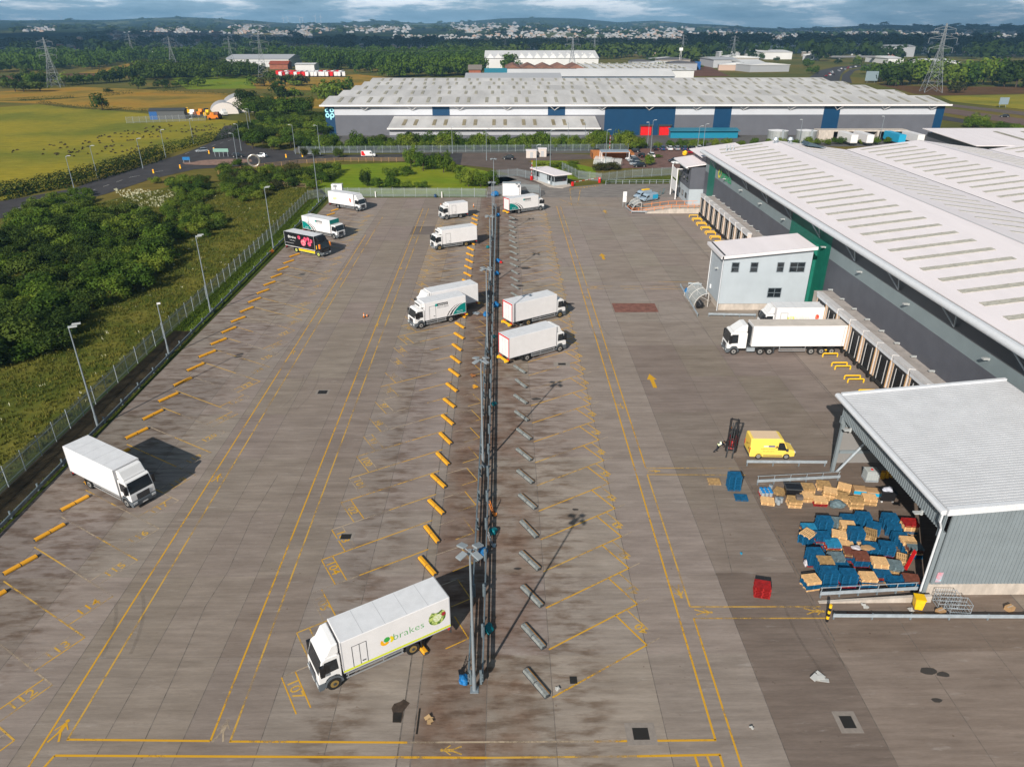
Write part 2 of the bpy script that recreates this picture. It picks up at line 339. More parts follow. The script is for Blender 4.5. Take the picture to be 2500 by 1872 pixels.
def patch(name,pts,m,z=.01,kind='structure',label=None):
    o=MB().poly(pts,z).build(name,[m],fix=False); o['kind']=kind; return o
gy=gmat('meadow_yellow_green',(.29,.245,.022),(.16,.175,.02),.025,(.24,.22,.024)); goch=gmat('ochre_field',(.34,.19,.025),(.20,.15,.025),.03,(.33,.21,.032)); gbr=gmat('brown_field',(.10,.052,.022),(.13,.07,.03),.04)
gbright=gmat('bright_meadow',(.14,.22,.010),(.20,.24,.014),.06,(.17,.23,.012)); grough=gmat('rough_grass',(.058,.080,.011),(.16,.15,.028),.12,(.095,.112,.017),fine=1.2)
patch('field',[pz1(0,690),pz1(250,672),pz1(480,700),pz1(640,705),pz1(1020,740),pz1(1560,780),pz1(1590,830),pz1(1200,960),pz1(900,1040),pz1(600,1140),pz1(250,1230),pz1(0,1290),pz1(-500,1450),pz1(-700,900)],gy,.0)
patch('field',[pz1(-600,640),pz1(0,650),pz1(200,650),pz1(480,632),pz1(860,598),pz1(1500,610),pz1(2080,640),pz1(2090,700),pz1(1700,690),pz1(1000,715),pz1(640,700),pz1(350,670)],goch,.012)
patch('field',[pz1(-600,590),pz1(0,590),pz1(500,560),pz1(900,575),pz1(1600,610),pz1(1000,597),pz1(500,625),pz1(0,648),pz1(-600,640)],goch,.03)
patch('field',[pz1(-500,510),pz1(0,490),pz1(500,472),pz1(850,478),pz1(790,490),pz1(500,515),pz1(200,530),pz1(-500,560)],gbr,.06)
patch('field',[pz1(500,470),pz1(820,412),pz1(1100,415),pz1(1250,440),pz1(850,465),pz1(830,478)],goch,.05)
patch('field',[pz1(1600,510),pz1(2300,480),pz1(2500,500),pz1(2200,590),pz1(1650,570)],goch,.035)
patch('field',[pz1(1100,500),pz1(1600,490),pz1(1650,570),pz1(1200,575)],gbright,.03)
patch('meadow',[(-62,238),(-33,244),(-14,238),(-4,226),(4,214),(-5,203),(-5,190.2),(-46,190.6),(-52,200),(-66,212)],gbright,.0)
patch('rough_grassland',[(-49,18),(-49,190),(-46,191),(-50,200),(-64,214),(-78,214),(-92,208),(-97,196),(-106,180),(-116,150),(-150,120),(-190,60),(-150,18)],grough,.0)
patch('verge',[(-49,18),(-49,190),(-46,190),(-44.8,172),(-44.6,14)],gmat('verge_green',(.03,.055,.008),(.07,.09,.012),.3,fine=1.5),.02)
patch('dirt_strip',[(-48.4,30),(-48.6,98),(-45.4,98),(-44.6,30)],gmat('dirt_verge',(.022,.018,.012),(.05,.04,.025),.5,fine=1.5),.035)
patch('field',[pq3(1120,1080),pq3(2212,1060),pq3(3000,1100),pq3(3000,1330),pq3(2212,1250),pq3(1280,1150)],gy,.02)
patch('field',[pq3(300,920),pq3(900,960),pq3(2212,960),pq3(3000,970),pq3(3000,1090),pq3(2212,1050),pq3(1100,1075),pq3(800,1050)],gbr,.04)
asph=mat('asphalt',(.048,.044,.046),.85,noise=.18,scale=.25,bump=.2,bscale=8); asph2=mat('old_tarmac',(.115,.088,.075),.9,noise=.15,scale=.2); redt=mat('pinkish_tarmac',(.18,.115,.095),.9,noise=.18,scale=.5)
# main road left: dual approach, roundabout, road right
patch('road',[(-150,118),(-128,155),(-117.3,167.8),(-106.5,194),(-103.5,215),(-97,231.6),(-86,237),(-72,238),(-60,247),(-53,249),(-20,243.5),(-14,239),(-14.5,262.8),(-55,259.5),(-73,262),(-76,269),(-88,275),(-97,283),(-104,300),(-120,345),(-126,342),(-113,290),(-113,262),(-116,240),(-119,214),(-119,201.8),(-129,186),(-142,163),(-170,128)],asph,.03)
patch('roundabout_island',[(-105.4,243),(-100,248.5),(-92,251),(-85,250),(-83,245),(-88,240),(-96,238.5),(-103,240)],mat('island_paving',(.24,.15,.115),.9,noise=.25,scale=.8),.12)
patch('road',[(-14.3,239),(-4,233),(2,221),(6.5,213),(11,206),(20,214),(16,232),(8,245),(30,250),(55,250),(70,262),(70,274),(30,259),(13,263),(-15,263)],asph2,.025)
patch('car_park',[(31,232),(70,232),(76,274),(45,272),(31,262)],mat('car_park_paving',(.15,.085,.07),.9,noise=.2,scale=.4),.04)
patch('grass_mound',[(10,216),(22,214),(27,213),(29,232),(20,246),(9,247)],gbright,.05)
patch('verge',[(28,207.2),(60,208),(60,219),(50,219.5),(28,210.5)],gmat('verge_bank',(.06,.085,.01),(.10,.12,.015),.3,fine=1.5),.03)
patch('service_yard',[(-76,264),(60,262),(85,275),(185,280),(200,320),(-78,320)],mat('coop_yard',(.10,.095,.09),.9,noise=.2,scale=.1),-.005)
patch('motorway',[pq3(1150,1170),pq3(2212,1285),pq3(3300,1400),pq3(3300,1490),pq3(2212,1330),pq3(1150,1200)],asph2,.05)
patch('motorway',[pq3(1150,1225),pq3(2212,1375),pq3(3300,1520),pq3(3300,1640),pq3(2212,1455),pq3(1150,1290)],mat('motorway_lane',(.13,.085,.07),.9,noise=.1,scale=.1),.05)
patch('slip_road',[pq3(1150,1330),pq3(1800,1440),pq3(2212,1500),pq3(2212,1540),pq3(1700,1470),pq3(1150,1385)],asph,.05)
patch('motorway',[pz3(980,445),pz3(1040,405),pz3(1130,385),pz3(1330,372),pz3(1340,378),pz3(1190,398),pz3(1160,430),pz3(1150,470),pz3(1080,470)],asph,.06)
patch('motorway',[pz3(1160,470),pz3(1170,430),pz3(1210,404),pz3(1340,382),pz3(1345,386),pz3(1240,408),pz3(1210,440),pz3(1225,480)],asph,.06)
patch('bare_soil',[pr6(1700,270),pr6(2212,270),pz3(520,438),pz3(300,440),pr6(2000,330)],gmat('soil',(.12,.06,.04),(.16,.08,.055),.05),.05)
# road paint
wp=mat('worn_white_paint',(.55,.55,.52),.8)
mb=MB()
for k in range(12):
    a=G(*[(0+k*46),(505-k*12)]); 
cl=[(-137,138),(-123,170),(-112.5,198),(-111,218),(-104,234)]
for a,b in zip(cl,cl[1:]):
    a=Vector(a);b=Vector(b);n=int((b-a).length/6)
    for i in range(n): mb.strip(a.lerp(b,i/n),a.lerp(b,(i+.45)/n),.15,.036)
for i in range(9): 
    a=Vector((-70,254.5)).lerp(Vector((-18,254)),i/9); mb.strip(a,a+Vector((2.5,0)),.14,.036)
for i in range(6): a=Vector((-112,262)).lerp(Vector((-107,300)),i/6); mb.strip(a,a+Vector((.3,3)),.14,.036)
struct(mb.build('road_markings',[wp],fix=False))
# worn yellow paint
def paintmat(name,col,cut,soft=.04,sc=1.6):
    m=bpy.data.materials.new(name); m.use_nodes=True; N=m.node_tree.nodes; L=m.node_tree.links; b=N['Principled BSDF']; b.inputs['Roughness'].default_value=.7
    c=N.new('ShaderNodeTexCoord'); n=N.new('ShaderNodeTexNoise'); n.inputs['Scale'].default_value=sc; n.inputs['Detail'].default_value=9; n.inputs['Roughness'].default_value=.75; L.new(c.outputs['Object'],n.inputs['Vector'])
    n3=N.new('ShaderNodeTexNoise'); n3.inputs['Scale'].default_value=.22; n3.inputs['Detail'].default_value=2; L.new(c.outputs['Object'],n3.inputs['Vector'])
    ad=N.new('ShaderNodeMath'); ad.operation='ADD'; L.new(n.outputs[0],ad.inputs[0]); L.new(n3.outputs[0],ad.inputs[1])
    r=N.new('ShaderNodeMapRange'); r.inputs[1].default_value=cut*2-soft; r.inputs[2].default_value=cut*2+soft; L.new(ad.outputs[0],r.inputs[0])
    r2=N.new('ShaderNodeMapRange'); r2.inputs[1].default_value=0; r2.inputs[2].default_value=1; r2.inputs[3].default_value=.12; r2.inputs[4].default_value=.92; L.new(r.outputs[0],r2.inputs[0])
    L.new(r2.outputs[0],b.inputs['Alpha'])
    b.inputs['Base Color'].default_value=(*col,1); return m
yp=paintmat('yellow_line_paint',(.62,.33,.012),.435,.07,2.2); yp2=paintmat('worn_yellow_paint',(.58,.34,.05),.475,.10); ypf=paintmat('faint_paint',(.42,.33,.23),.50,.14)
mb=MB(); Z=.008
# walkways
for x in (-28.9,-27.6): pass
mb.strip((-28.9,24.4),(-28.9,28.6),.14,Z,0); mb.strip((-28.9,28.6),(-29.7,152),.13,Z,0)
mb.strip((-27.55,30.5),(-28.5,168),.13,Z,1)
mb.strip((-18.55,30.3),(-19.9,177),.13,Z,0); mb.strip((-17.3,30.25),(-18.5,177),.13,Z,1)
mb.strip((-27.6,30.5),(-18.55,30.3),.15,Z,0); mb.strip((-17.35,30.25),(-6.2,30.05),.15,Z,0); mb.strip((-6.2,30.05),(5.5,30.0),.13,Z,2); mb.strip((5.5,30.0),(13.15,30.0),.15,Z,0)
mb.strip((-27.75,29.4),(-1.2,28.95),.16,Z,0); mb.strip((-1.2,28.95),(8,28.95),.14,Z,1); mb.strip((8,28.95),(13.15,29.0),.16,Z,0)
mb.strip((-27.75,29.4),(-28.6,26),.15,Z,0); mb.strip((13.1,29.0),(13.1,22),.15,Z,0); mb.strip((11.55,28.9),(11.6,28.1),.15,Z,0); mb.strip((12.3,28.9),(12.4,28.1),.15,Z,1)
mb.strip((13.1,30.0),(13.15,179),.14,Z,0)
mb.strip((14.2,22),(14.2,40.3),.13,Z,0); mb.strip((14.2,41.5),(14.2,59.7),.13,Z,1); mb.strip((14.25,60.9),(14.2,116.3),.13,Z,0); mb.strip((14.3,117.6),(14.1,179),.13,Z,1)
mb.strip((14.2,41.5),(24.3,41.4),.12,Z,1); mb.strip((14.2,40.3),(24.3,40.2),.12,Z,1)
mb.strip((14.25,60.9),(23.7,60.7),.1,Z,1); mb.strip((14.2,59.7),(24,59.5),.1,Z,1)
mb.strip((14.3,117.6),(30,117.3),.12,Z,1); mb.strip((14.2,116.3),(30,116.0),.12,Z,1); mb.strip((25,120),(33.5,119.5),.12,Z,1)
mb.strip((14,180),(30,179),.1,Z,1); mb.strip((14,181.3),(29,180.5),.1,Z,1); mb.strip((17.0,180.3),(18.2,200),.14,Z,1); mb.strip((18.6,181),(21.2,200.5),.14,Z,1); mb.strip((14.5,187),(17,181.5),.14,Z,1)
for i in range(12):
    a=Vector((18.2,200.6)).lerp(Vector((28,206.7)),i/12); mb.strip(a,a+Vector((.2,-1.6)),.35,Z,1)
mb.strip((18,200.2),(28,206.5),.14,Z,1)
# bay lines and number boxes
u=Vector((math.cos(R(-32)),math.sin(R(-32)))); v=Vector((math.cos(R(58)),math.sin(R(58))))
num=MB()
for i in range(-5,33):
    e=Vector((-30.85,34.7+4.225*i)); o=e-u*11.4
    mm=rr.choice([0,1,1,2]); k=rr.uniform(.3,.8)
    mb.strip(o,o.lerp(e,k),.12,Z,mm); mb.strip(o.lerp(e,k),e,.12,Z,rr.choice([1,2,2]))
    mb.strip(e,e+v*-0.0+v*0.0+(v*-3.58),.09,Z,rr.choice([1,2,2,0])) 
    mb.strip(e-u*1.0,e-u*1.0-v*3.58,.09,Z,rr.choice([1,2,2,0]))
    c=e-u*.5-v*1.7; n=112+i
    if n<150: put_text(num,str(n),1.05,(c.x,c.y,Z+.003),(v.x,v.y,0),(-u.x,-u.y,0),rr.choice([0,0,1]) if i<4 else 1,1.15,.01)
u2=Vector((math.cos(R(211)),math.sin(R(211)))); v2=Vector((math.cos(R(-59)),math.sin(R(-59))))
for i in range(0,35):
    e=Vector((-15.45,35.15+4.03*i)); o=e-u2*10.3
    k=rr.uniform(.2,.7); mb.strip(o,o.lerp(e,k),.11,Z,rr.choice([0,0,1])); mb.strip(o.lerp(e,k),e,.11,Z,rr.choice([0,1,2]))
    for d in (0,.95): mb.strip(e-u2*d,e-u2*d+v2*3.45,.09,Z,rr.choice([0,1,2]))
    c=e-u2*.5+v2*1.45; n=107-i
    if i!=1: put_text(num,str(n),1.05,(c.x,c.y,Z+.003),(v2.x,v2.y,0),(-u2.x,-u2.y,0),rr.choice([0,1]) if i<5 else 1,1.15,.01)
    # second hatch between the stops and the barrier
    q=Vector((-2.75,38.5+4.08*i)); mb.strip(q,q-Vector((1.15,-2.2)),.09,Z,rr.choice([0,1,1])); mb.strip(q,q-Vector((1.6,.95)),.09,Z,rr.choice([0,1,1])); mb.strip(q-Vector((1.15,-2.2)),q-Vector((3.2,-1.1)),.08,Z,2)
u3=Vector((math.cos(R(32)),math.sin(R(32)))); v3=Vector((math.cos(R(-58)),math.sin(R(-58))))
for i in range(0,34):
    e=Vector((10.2,37.75+4.1*i)); o=e-u3*8.4
    if e.y>181: break
    k=rr.uniform(.2,.6); mb.strip(o,o.lerp(e,k),.12,Z,rr.choice([0,1])); mb.strip(o.lerp(e,k),e,.12,Z,rr.choice([0,0,1])); mb.strip(e,e+u3*1.2,.08,Z,2)
    s_=e-u3*2.2; 
    if i>0:
        mb.strip(s_,s_+v3*3.5,.13,Z,0); mb.strip(s_+u3*1.1,s_+u3*1.1+v3*2.4,.1,Z,rr.choice([0,1]))
        c=s_+u3*.55+v3*2.1; n=39+i
        put_text(num,str(n),.95,(c.x+.15,c.y+.1,Z+.003),(-v3.x,-v3.y,0),(-u3.x,-u3.y,0),1,1.1,.02)
struct(mb.build('bay_markings',[yp,yp2,ypf],fix=False)); struct(num.build('bay_numbers',[yp,yp2],fix=False))
# walking-figure symbols and arrows
def walker(mb,c,ang,s=1.0,m=0):
    c=Vector(c); d=Vector((math.cos(ang),math.sin(ang))); p=Vector((-d.y,d.x))
    P=lambda a,b: c+d*a*s+p*b*s
    mb.poly([P(.75+.14*math.cos(t*math.pi/4),.14*math.sin(t*math.pi/4)) for t in range(8)],Z+.003,m)
    mb.strip(P(.6,0),P(-.05,.03),.26*s,Z+.003,m); mb.strip(P(.0,.05),P(-.8,.38),.13*s,Z+.0035,m); mb.strip(P(.0,0),P(-.75,-.3),.13*s,Z+.004,m)
    mb.strip(P(.5,.08),P(.05,.42),.09*s,Z+.0045,m); mb.strip(P(.5,-.08),P(.1,-.4),.09*s,Z+.005,m)
sy=MB()
walker(sy,(-28.3,31.1),R(88),1.0,0); walker(sy,(-18.0,31.0),R(88),1.0,2); walker(sy,(-3.4,29.5),R(180),.8,1); walker(sy,(13.65,43.2),R(-80),.9,1); walker(sy,(15.1,40.9),0,.8,1); walker(sy,(-28.5,59.6),R(85),.9,0); walker(sy,(13.65,74.1),R(-70),.8,1)
for y in (90,122,): walker(sy,(-29,y),R(85),.8,1)
for y in (100,128,150): walker(sy,(-19.1,y),R(85),.8,1)
walker(sy,(23.6,40.9),0,.9,1); walker(sy,(14.9,60.3),0,.8,1); walker(sy,(15.4,117),0,.8,1); walker(sy,(13.65,112),R(-70),.8,1)
def arrow(x,y,L_,w,m=0):
    sy.poly([(x-w*.25,y-L_),(x+w*.25,y-L_),(x+w*.25,y-L_*.42),(x+w*.62,y-L_*.42),(x,y),(x-w*.62,y-L_*.42),(x-w*.25,y-L_*.42)],Z,m)
arrow(18.65,82.8,4.0,1.0); arrow(19.2,137.5,4.2,1.1); arrow(24.5,174.9,4.4,1.1,1)
struct(sy.build('ground_symbols',[yp,yp2,ypf],fix=False))
mb=MB(); mb.poly([(17.35,105.0),(24.2,105),(24.3,109),(17.35,109.1)],.006); struct(mb.build('red_patch',[mat('red_ground',(.19,.085,.065),.9,noise=.25,scale=1.2)],fix=False))
tm_=mat('tyre_mark',(.05,.043,.038),.8,alpha=.10); mb=MB(); tq=random.Random(12)
for k in range(9):
    side=tq.choice([-1,1,2,3]); x0=tq.uniform(-27,-16) if side in(-1,2) else tq.uniform(11,30); y0=tq.uniform(30,150); a=tq.choice([90,90,80,100,60,120,150,30])+tq.uniform(-6,6); c=tq.uniform(-4,4); p=Vector((x0,y0)); w=tq.uniform(.12,.26)
    pts=[]
    for i in range(int(tq.uniform(7,18))):
        pts.append(p.copy()); p=p+Vector((math.cos(R(a)),math.sin(R(a))))*.9; a+=c
    if any(q.x>39 or q.x<-44 or q.y<18 or q.y>180 for q in pts): continue
    for off in (0,1.9):
        e=[]
        for i,q in enumerate(pts):
            d=(pts[min(i+1,len(pts)-1)]-pts[max(0,i-1)]).normalized(); n_=Vector((-d.y,d.x)); e.append((q+n_*(off-w/2),q+n_*(off+w/2)))
        for (a1,b1),(a2,b2) in zip(e,e[1:]): mb.add([(a1.x,a1.y,.0125+k*.00004+off*.0005),(a2.x,a2.y,.0125+k*.00004+off*.0005),(b2.x,b2.y,.0125+k*.00004+off*.0005),(b1.x,b1.y,.0125+k*.00004+off*.0005)],[(0,1,2,3)])
struct(mb.build('tyre_marks',[tm_],fix=False))
# access covers
cov=mat('iron_cover',(.022,.02,.018),.6); cfr=mat('cover_surround',(.24,.21,.185),.9,noise=.1)
for k,(x,y,w,l,fr,lb) in enumerate([(8.5,30.5,1.0,.85,1.9,'square black cover in a concrete surround near the bottom walkway'),(21.95,31.2,.8,.9,1.8,'black access cover in the dark lane nearest the camera'),(-14.0,50.3,.9,.7,1.6,'rusty access cover crossed by the bay 103 number box'),(7.6,85.9,1.0,.6,2.2,'black access cover in pale concrete between right-hand bays'),(-22.3,78.1,1.1,.9,1.5,'dark access cover in the middle of the left-hand lane'),(4.6,34.7,.5,.6,.0,'small dark drain cover at the near end of the right-hand bays'),(-10.9,29.9,.8,.0,0,'')]):
    if not lb: continue
    t=thing('access_cover',lb,'manhole cover',(x,y,0),R(0))
    if fr: MB().box(-fr/2*w,fr/2*w,-fr/2*l,fr/2*l,.0,.009).build('surround',[cfr],t)
    MB().box(-w/2,w/2,-l/2,l/2,.0,.016).build('cover',[cov],t)
mb=MB(); D_=mk(650,1350,3.172); mb.poly([D_(*p)[:2] for p in [(978,1310),(980,1235),(970,1200),(990,1165),(1035,1150),(1065,1130),(1112,1160),(1090,1190),(1060,1225),(1062,1260),(1045,1312)]],.012); mb.poly([D_(*p)[:2] for p in [(982,1308),(985,1232),(1055,1232),(1042,1308)]],.015,1); mb.strip(D_(1165,1400)[:2],D_(1190,1200)[:2],.12,.013,1)
struct(mb.build('oil_stain',[mat('oil',(.055,.038,.028),.6,noise=.4,scale=2),mat('oil_dark',(.018,.015,.012),.5,noise=.3,scale=3)],fix=False))
mb=MB(); 
for (cx,cy,r_) in ((29.3,35.2,.35),(30.2,34.9,.3),(28.6,32.8,.25),(2.5,118,.6),(4.0,128,.7),(2.2,165,.9),(3.7,76,.4),(10.5,109,.5),(-3.4,94,.3),(6.5,54,.2),(1.0,46,.2),(36.3,31,.25)):
    mb.poly([(cx+r_*rr.uniform(.8,1.3)*1.5*math.cos(t*.7),cy+r_*rr.uniform(.6,1.0)*math.sin(t*.7)) for t in range(9)],.011)
struct(mb.build('oil_spots',[mat('oil_spot',(.05,.043,.038),.6)],fix=False))
# ================================================================== MAIN WAREHOUSE
WX=49.4; Y0,Y1=12.0,179.8
t=thing('distribution_warehouse','huge grey and green clad warehouse with white ridged roof along the right','warehouse',(WX,Y0,0))
T0=Matrix.Translation((-WX,-Y0,0))
def bld(mb,name,mats,par,off,**k):
    mb.v=[(x-off[0],y-off[1],z-off[2]) for x,y,z in mb.v]; return mb.build(name,mats,par,**k)
OFF=(WX,Y0,0)
GR=[(105.2,121.8),(170.6,176.2)]
segs=[]; y=Y0
for a,b in GR: segs+=[(y,a,0),(a,b,1)]; y=b
segs.append((y,Y1-.6,0))
w=MB()
for a,b,g in segs:
    if g: w.box(WX,WX+.3,a,b,0,12.95,1)
    else:
        w.box(WX,WX+.3,a,b,0,8.5,0); w.box(WX,WX+.3,a,b,8.5,10.25,2); w.box(WX,WX+.3,a,b,10.25,12.95,3)
w.box(WX+.3,230,Y1-.9,Y1-.6,0,13.0,0); w.box(WX+.3,230,Y0,Y0+.3,0,13,0)
bld(w,'wall',[dgrey,greeny,lgreyy,dgrey2],t,OFF)
# roof slopes
rx=[(48.2,13.25),(65.6,15.5),(83.0,13.35),(100.4,15.5),(117.8,13.35),(135.2,15.5),(152.6,13.35),(170,15.5),(187,13.35),(204,15.5)]
for i,((xa,za),(xb,zb)) in enumerate(zip(rx,rx[1:])):
    m=MB(); m.prism([(xa+(.55 if i==0 else .12),za+(.07 if i==0 else 0)),(xb-(.0),zb),(xb,zb-.12),(xa+(.55 if i==0 else .12),za-.12)],Y0,Y1)
    bld(m,'roof',[roofm],t,OFF)
bld(MB().box(65.45,65.75,Y0,Y1,15.5,15.54).box(100.25,100.55,Y0,Y1,15.5,15.54).box(135.05,135.35,Y0,Y1,15.5,15.54),'ridge_capping',[mat('ridge_cap',(.50,.49,.50),.5)],t,OFF)
bld(MB().box(82.85,83.1,Y0,Y1,13.24,13.37).box(117.65,117.9,Y0,Y1,13.24,13.37),'valley_gutter',[gutterm],t,OFF)
m=MB(); pr=[(48.0+.42*math.cos(R(a)),13.0+.42*math.sin(R(a))) for a in range(90,271,20)]+[(48.3,12.58),(48.3,13.42)]
m.prism(pr,Y0,Y1); bld(m,'fascia',[trimw],t,OFF)
bld(MB().box(48.32,48.74,Y0,Y1,12.9,13.22),'gutter',[gutterm],t,OFF)
bld(MB().box(48.3,WX,Y0,Y1,12.6,12.68),'soffit',[mat('soffit',(.10,.11,.12),.6)],t,OFF)
ys_=[177.0-4.07*i for i in range(40)]
st=MB(); cnt=0
for si in range(6):
    (xa,za),(xb,zb)=rx[si],rx[si+1]
    for i,y in enumerate(ys_):
        if y<Y0+3: continue
        if si%2==0: f0,f1=(2.6/17.4,13.5/17.4)
        else: f0,f1=(3.4/17.4,14.2/17.4)
        if si==0 and i==0: f0=.2
        m=MB(); n_=6; hw_=.55 if si%2==0 else .36
        for k in range(n_):
            a=f0+(f1-f0)*k/n_; b=f0+(f1-f0)*(k+1)/n_-.002
            A=(xa+(xb-xa)*a,za+(zb-za)*a+.012); B=(xa+(xb-xa)*b,za+(zb-za)*b+.012)
            m.prism([A,B,(B[0],B[1]+.045),(A[0],A[1]+.045)],y-hw_,y+hw_)
            m.prism([(A[0]-.03,A[1]),(A[0]+.06,A[1]+.01),(A[0]+.06,A[1]+.08),(A[0]-.03,A[1]+.07)],y-.56,y+.56) if si%2==0 else None
        if cnt<98 and si<3:
            bld(m,'rooflight',[skyl],t,OFF); cnt+=1
        else:
            o=len(st.v); st.v+=m.v; st.f+=[tuple(q+o for q in f) for f in m.f]; st.m+=m.m
o=bld(st,'rooflights',[skyl],t,OFF); o['kind']='stuff'
for y in [60+12.35*i for i in range(10)]:
    bld(MB().tube((48.1,y+1.6,12.7),(WX-.1,y,10.6),.09).tube((48.1,y-1.6,12.7),(WX-.1,y,10.6),.09),'bracket',[steel],t,OFF)
for y in [65.7,81.8,94.6,107,124.8,137.3,149.8,161.9]:
    bld(MB().box(WX-.75,WX-.15,y-.2,y+.2,9.72,9.86).box(WX-.18,WX-.01,y-.08,y+.08,9.6,9.85),'floodlight',[mat('lamp_grey',(.42,.44,.44),.5)],t,OFF)
for y in [101.9-4.05*i for i in range(9)]+[168.6-4.03*i for i in range(12)]:
    bld(MB().box(WX-.7,WX-.12,y-.16,y+.16,4.62,4.74).box(WX-.14,WX-.01,y-.06,y+.06,4.5,4.75),'floodlight',[MAT['lamp_grey']],t,OFF)
# sign on the wall
g1=mat('sign_green',(.02,.42,.16),.4); g2_=mat('sign_yellow',(.72,.66,.02),.4)
lg=MB(); 
def disc(mb,c,ux,uy,r,a0,a1,m=0,r0=0,n=20):
    c=Vector(c);ux=Vector(ux);uy=Vector(uy); P=lambda a,r:c+ux*math.cos(R(a))*r+uy*math.sin(R(a))*r
    for i in range(n):
        a=a0+(a1-a0)*i/n; b=a0+(a1-a0)*(i+1)/n
        if r0: mb.quad(P(a,r0),P(a,r),P(b,r),P(b,r0),m)
        else: mb.add([c,P(a,r),P(b,r)],[(0,1,2)],m)
ym=Vector((0,-1,0)); zm=Vector((0,0,1))
disc(lg,(WX-.12,167.0,9.95),ym,zm,.95,100,330,1,.42); disc(lg,(WX-.14,166.6,10.45),ym,zm,.45,0,360,0); disc(lg,(WX-.13,166.1,10.2),ym,zm,.8,-60,70,1,.42)
put_text(lg,'brakes',2.9,(WX-.13,161.6,10.25),ym,zm,0,1.05,.03)
bld(lg,'sign',[g1,g2_],t,OFF,fix=False)
# roof plant
bld(MB().tube((52.5,174.5,13.8),(52.5,174.5,15.2),.12).tube((53.3,174.5,13.8),(53.3,174.5,15.2),.12).tube((54.1,174.5,13.8),(54.1,174.5,15.2),.12),'vent_pipe',[steel],t,OFF)
for x in (64.3,67.8):
    m=MB(); 
    for a in range(4): m.tube((x+.5*math.cos(a*1.57),176+.5*math.sin(a*1.57),15.3),(x+.2*math.cos(a*1.57),176+.2*math.sin(a*1.57),16.2),.06)
    m.tube((x,176,16.1),(x,176,16.7),.7,10,0,.45); bld(m,'roof_fan',[steel],t,OFF)
m=MB(); m.prism([(70.8,15.2),(75.2,14.7),(75.2,14.8),(71.2,15.9)],172.8,177); bld(m,'roof_hatch',[mat('slate_blue',(.06,.09,.11),.4)],t,OFF)
# dock house strip
def dockrow(ya,yb,name,label):
    d=thing(name,label,'loading docks',(47.0,ya,0)); o=(47.0,ya,0)
    bld(MB().box(46.76,WX-.01,ya,yb,0,4.3),'wall',[plinth],d,o); bld(MB().box(46.74,WX-.005,ya-.05,yb+.05,4.3,4.42),'roof',[mat('dock_roof',(.36,.33,.31),.85,noise=.15,scale=.8)],d,o); return d
dockrow(62,102.2,'dock_house','low concrete dock house under the dark wall between the office block and the open shed')
dockrow(121.9,169.4,'dock_house','low concrete dock house at the far end of the warehouse beyond the office block')
cream=mat('shelter_cream',(.58,.52,.48),.6,noise=.08); shroof=mat('shelter_roof',(.58,.57,.57),.5,noise=.05,scale=1); curtain=mat('black_curtain',(.010,.011,.013),.7); amber=mat('amber_strip',(.62,.33,.09),.6)
def make_shelter():
    d=thing('dock_shelter','','dock shelter',(46,0,0))
    W2=1.72
    MB().box(0,.74,-W2,-W2+.26,.9,5.0).build('side_frame',[cream],d); MB().box(0,.74,W2-.26,W2,.9,5.0).build('side_frame',[cream],d)
    MB().prism([(-.12,5.0),(.76,5.0),(.76,5.22),(-.12,5.34)],-W2-.07,W2+.07).build('canopy_roof',[shroof],d)
    MB().box(-.08,.02,-W2,W2,4.55,5.0).build('fascia',[trimw],d)
    MB().box(.16,.22,-W2+.26,W2-.26,.95,4.6).build('curtain',[curtain],d)
    MB().box(.08,.13,-W2+.26,-W2+.8,.95,4.6).box(.08,.13,W2-.8,W2-.26,.95,4.6).box(.07,.12,-W2+.26,W2-.26,4.0,4.6).build('flap',[mat('black_flap',(.02,.021,.023),.6)],d)
    MB().box(.02,.05,-.85,-.72,1.0,4.1).box(.02,.05,.72,.85,1.0,4.1).build('guide_strip',[mat('guide_white',(.6,.6,.6),.5)],d)
    MB().box(-.02,-.005,W2-.30,W2-.16,.9,4.6).box(-.02,-.005,-W2+.06,-W2+.2,.9,4.6).build('warning_strip',[amber],d)
    MB().box(.1,.74,-1.15,1.15,.45,.95).build('dock_leveller',[mat('leveller',(.03,.03,.03),.7)],d)
    MB().box(-.15,.1,-1.5,-1.15,.35,1.0).box(-.15,.1,1.15,1.5,.35,1.0).build('bumper',[rubber],d)
    return d
dk=make_shelter(); first=True
edges=[99.2,95.8,91.9,88.0,84.15,80.35,76.55,72.7,68.8,64.9]
names=['nearest the office block, with the box lorry backed into it','between the box lorry and the articulated trailer','with the long articulated trailer backed into it','first empty one past the articulated trailer','second empty one past the articulated trailer','third empty one past the articulated trailer','fourth empty one past the articulated trailer','second to last one before the open shed roof','last one, half hidden by the open shed roof']
for (a,b),nm in zip(zip(edges,edges[1:]),names):
    o=dk if first else dup(dk); first=False
    o.location=(46,(a+b)/2,0); o['label']='cream dock shelter, '+nm; o['group']='dock shelters along the near half of the warehouse'
yy=[168.4,164.5,160.4,156.4,152.5,148.3,144.5,140.4,136.4,132.4,128.4,124.4]
on=['farthest of the row beside the ramp','second from the ramp','third from the ramp','fourth from the ramp','fifth from the ramp','sixth from the ramp, by the orange cone','seventh from the ramp','eighth from the ramp','ninth from the ramp','tenth','eleventh']
for i,(a,b) in enumerate(zip(yy[:10],yy[1:10])):
    o=dup(dk); o.location=(46,(a+b)/2,0); o['label']='narrow cream dock shelter in the far row, '+on[i]; o['group']='dock shelters in the far row beyond the office block'
hoop=MB().path([(-1,0,0),(-1,0,.38),(-.93,0,.5),(.93,0,.5),(1,0,.38),(1,0,0)],.09,8).build('wheel_guide',[yelb])
hp=[(88.95,0),(87.85,0),(84.9,1),(83.85,1),(81.0,2),(80.0,2),(77.0,3),(76.0,3),(73.2,4),(72.2,4)]
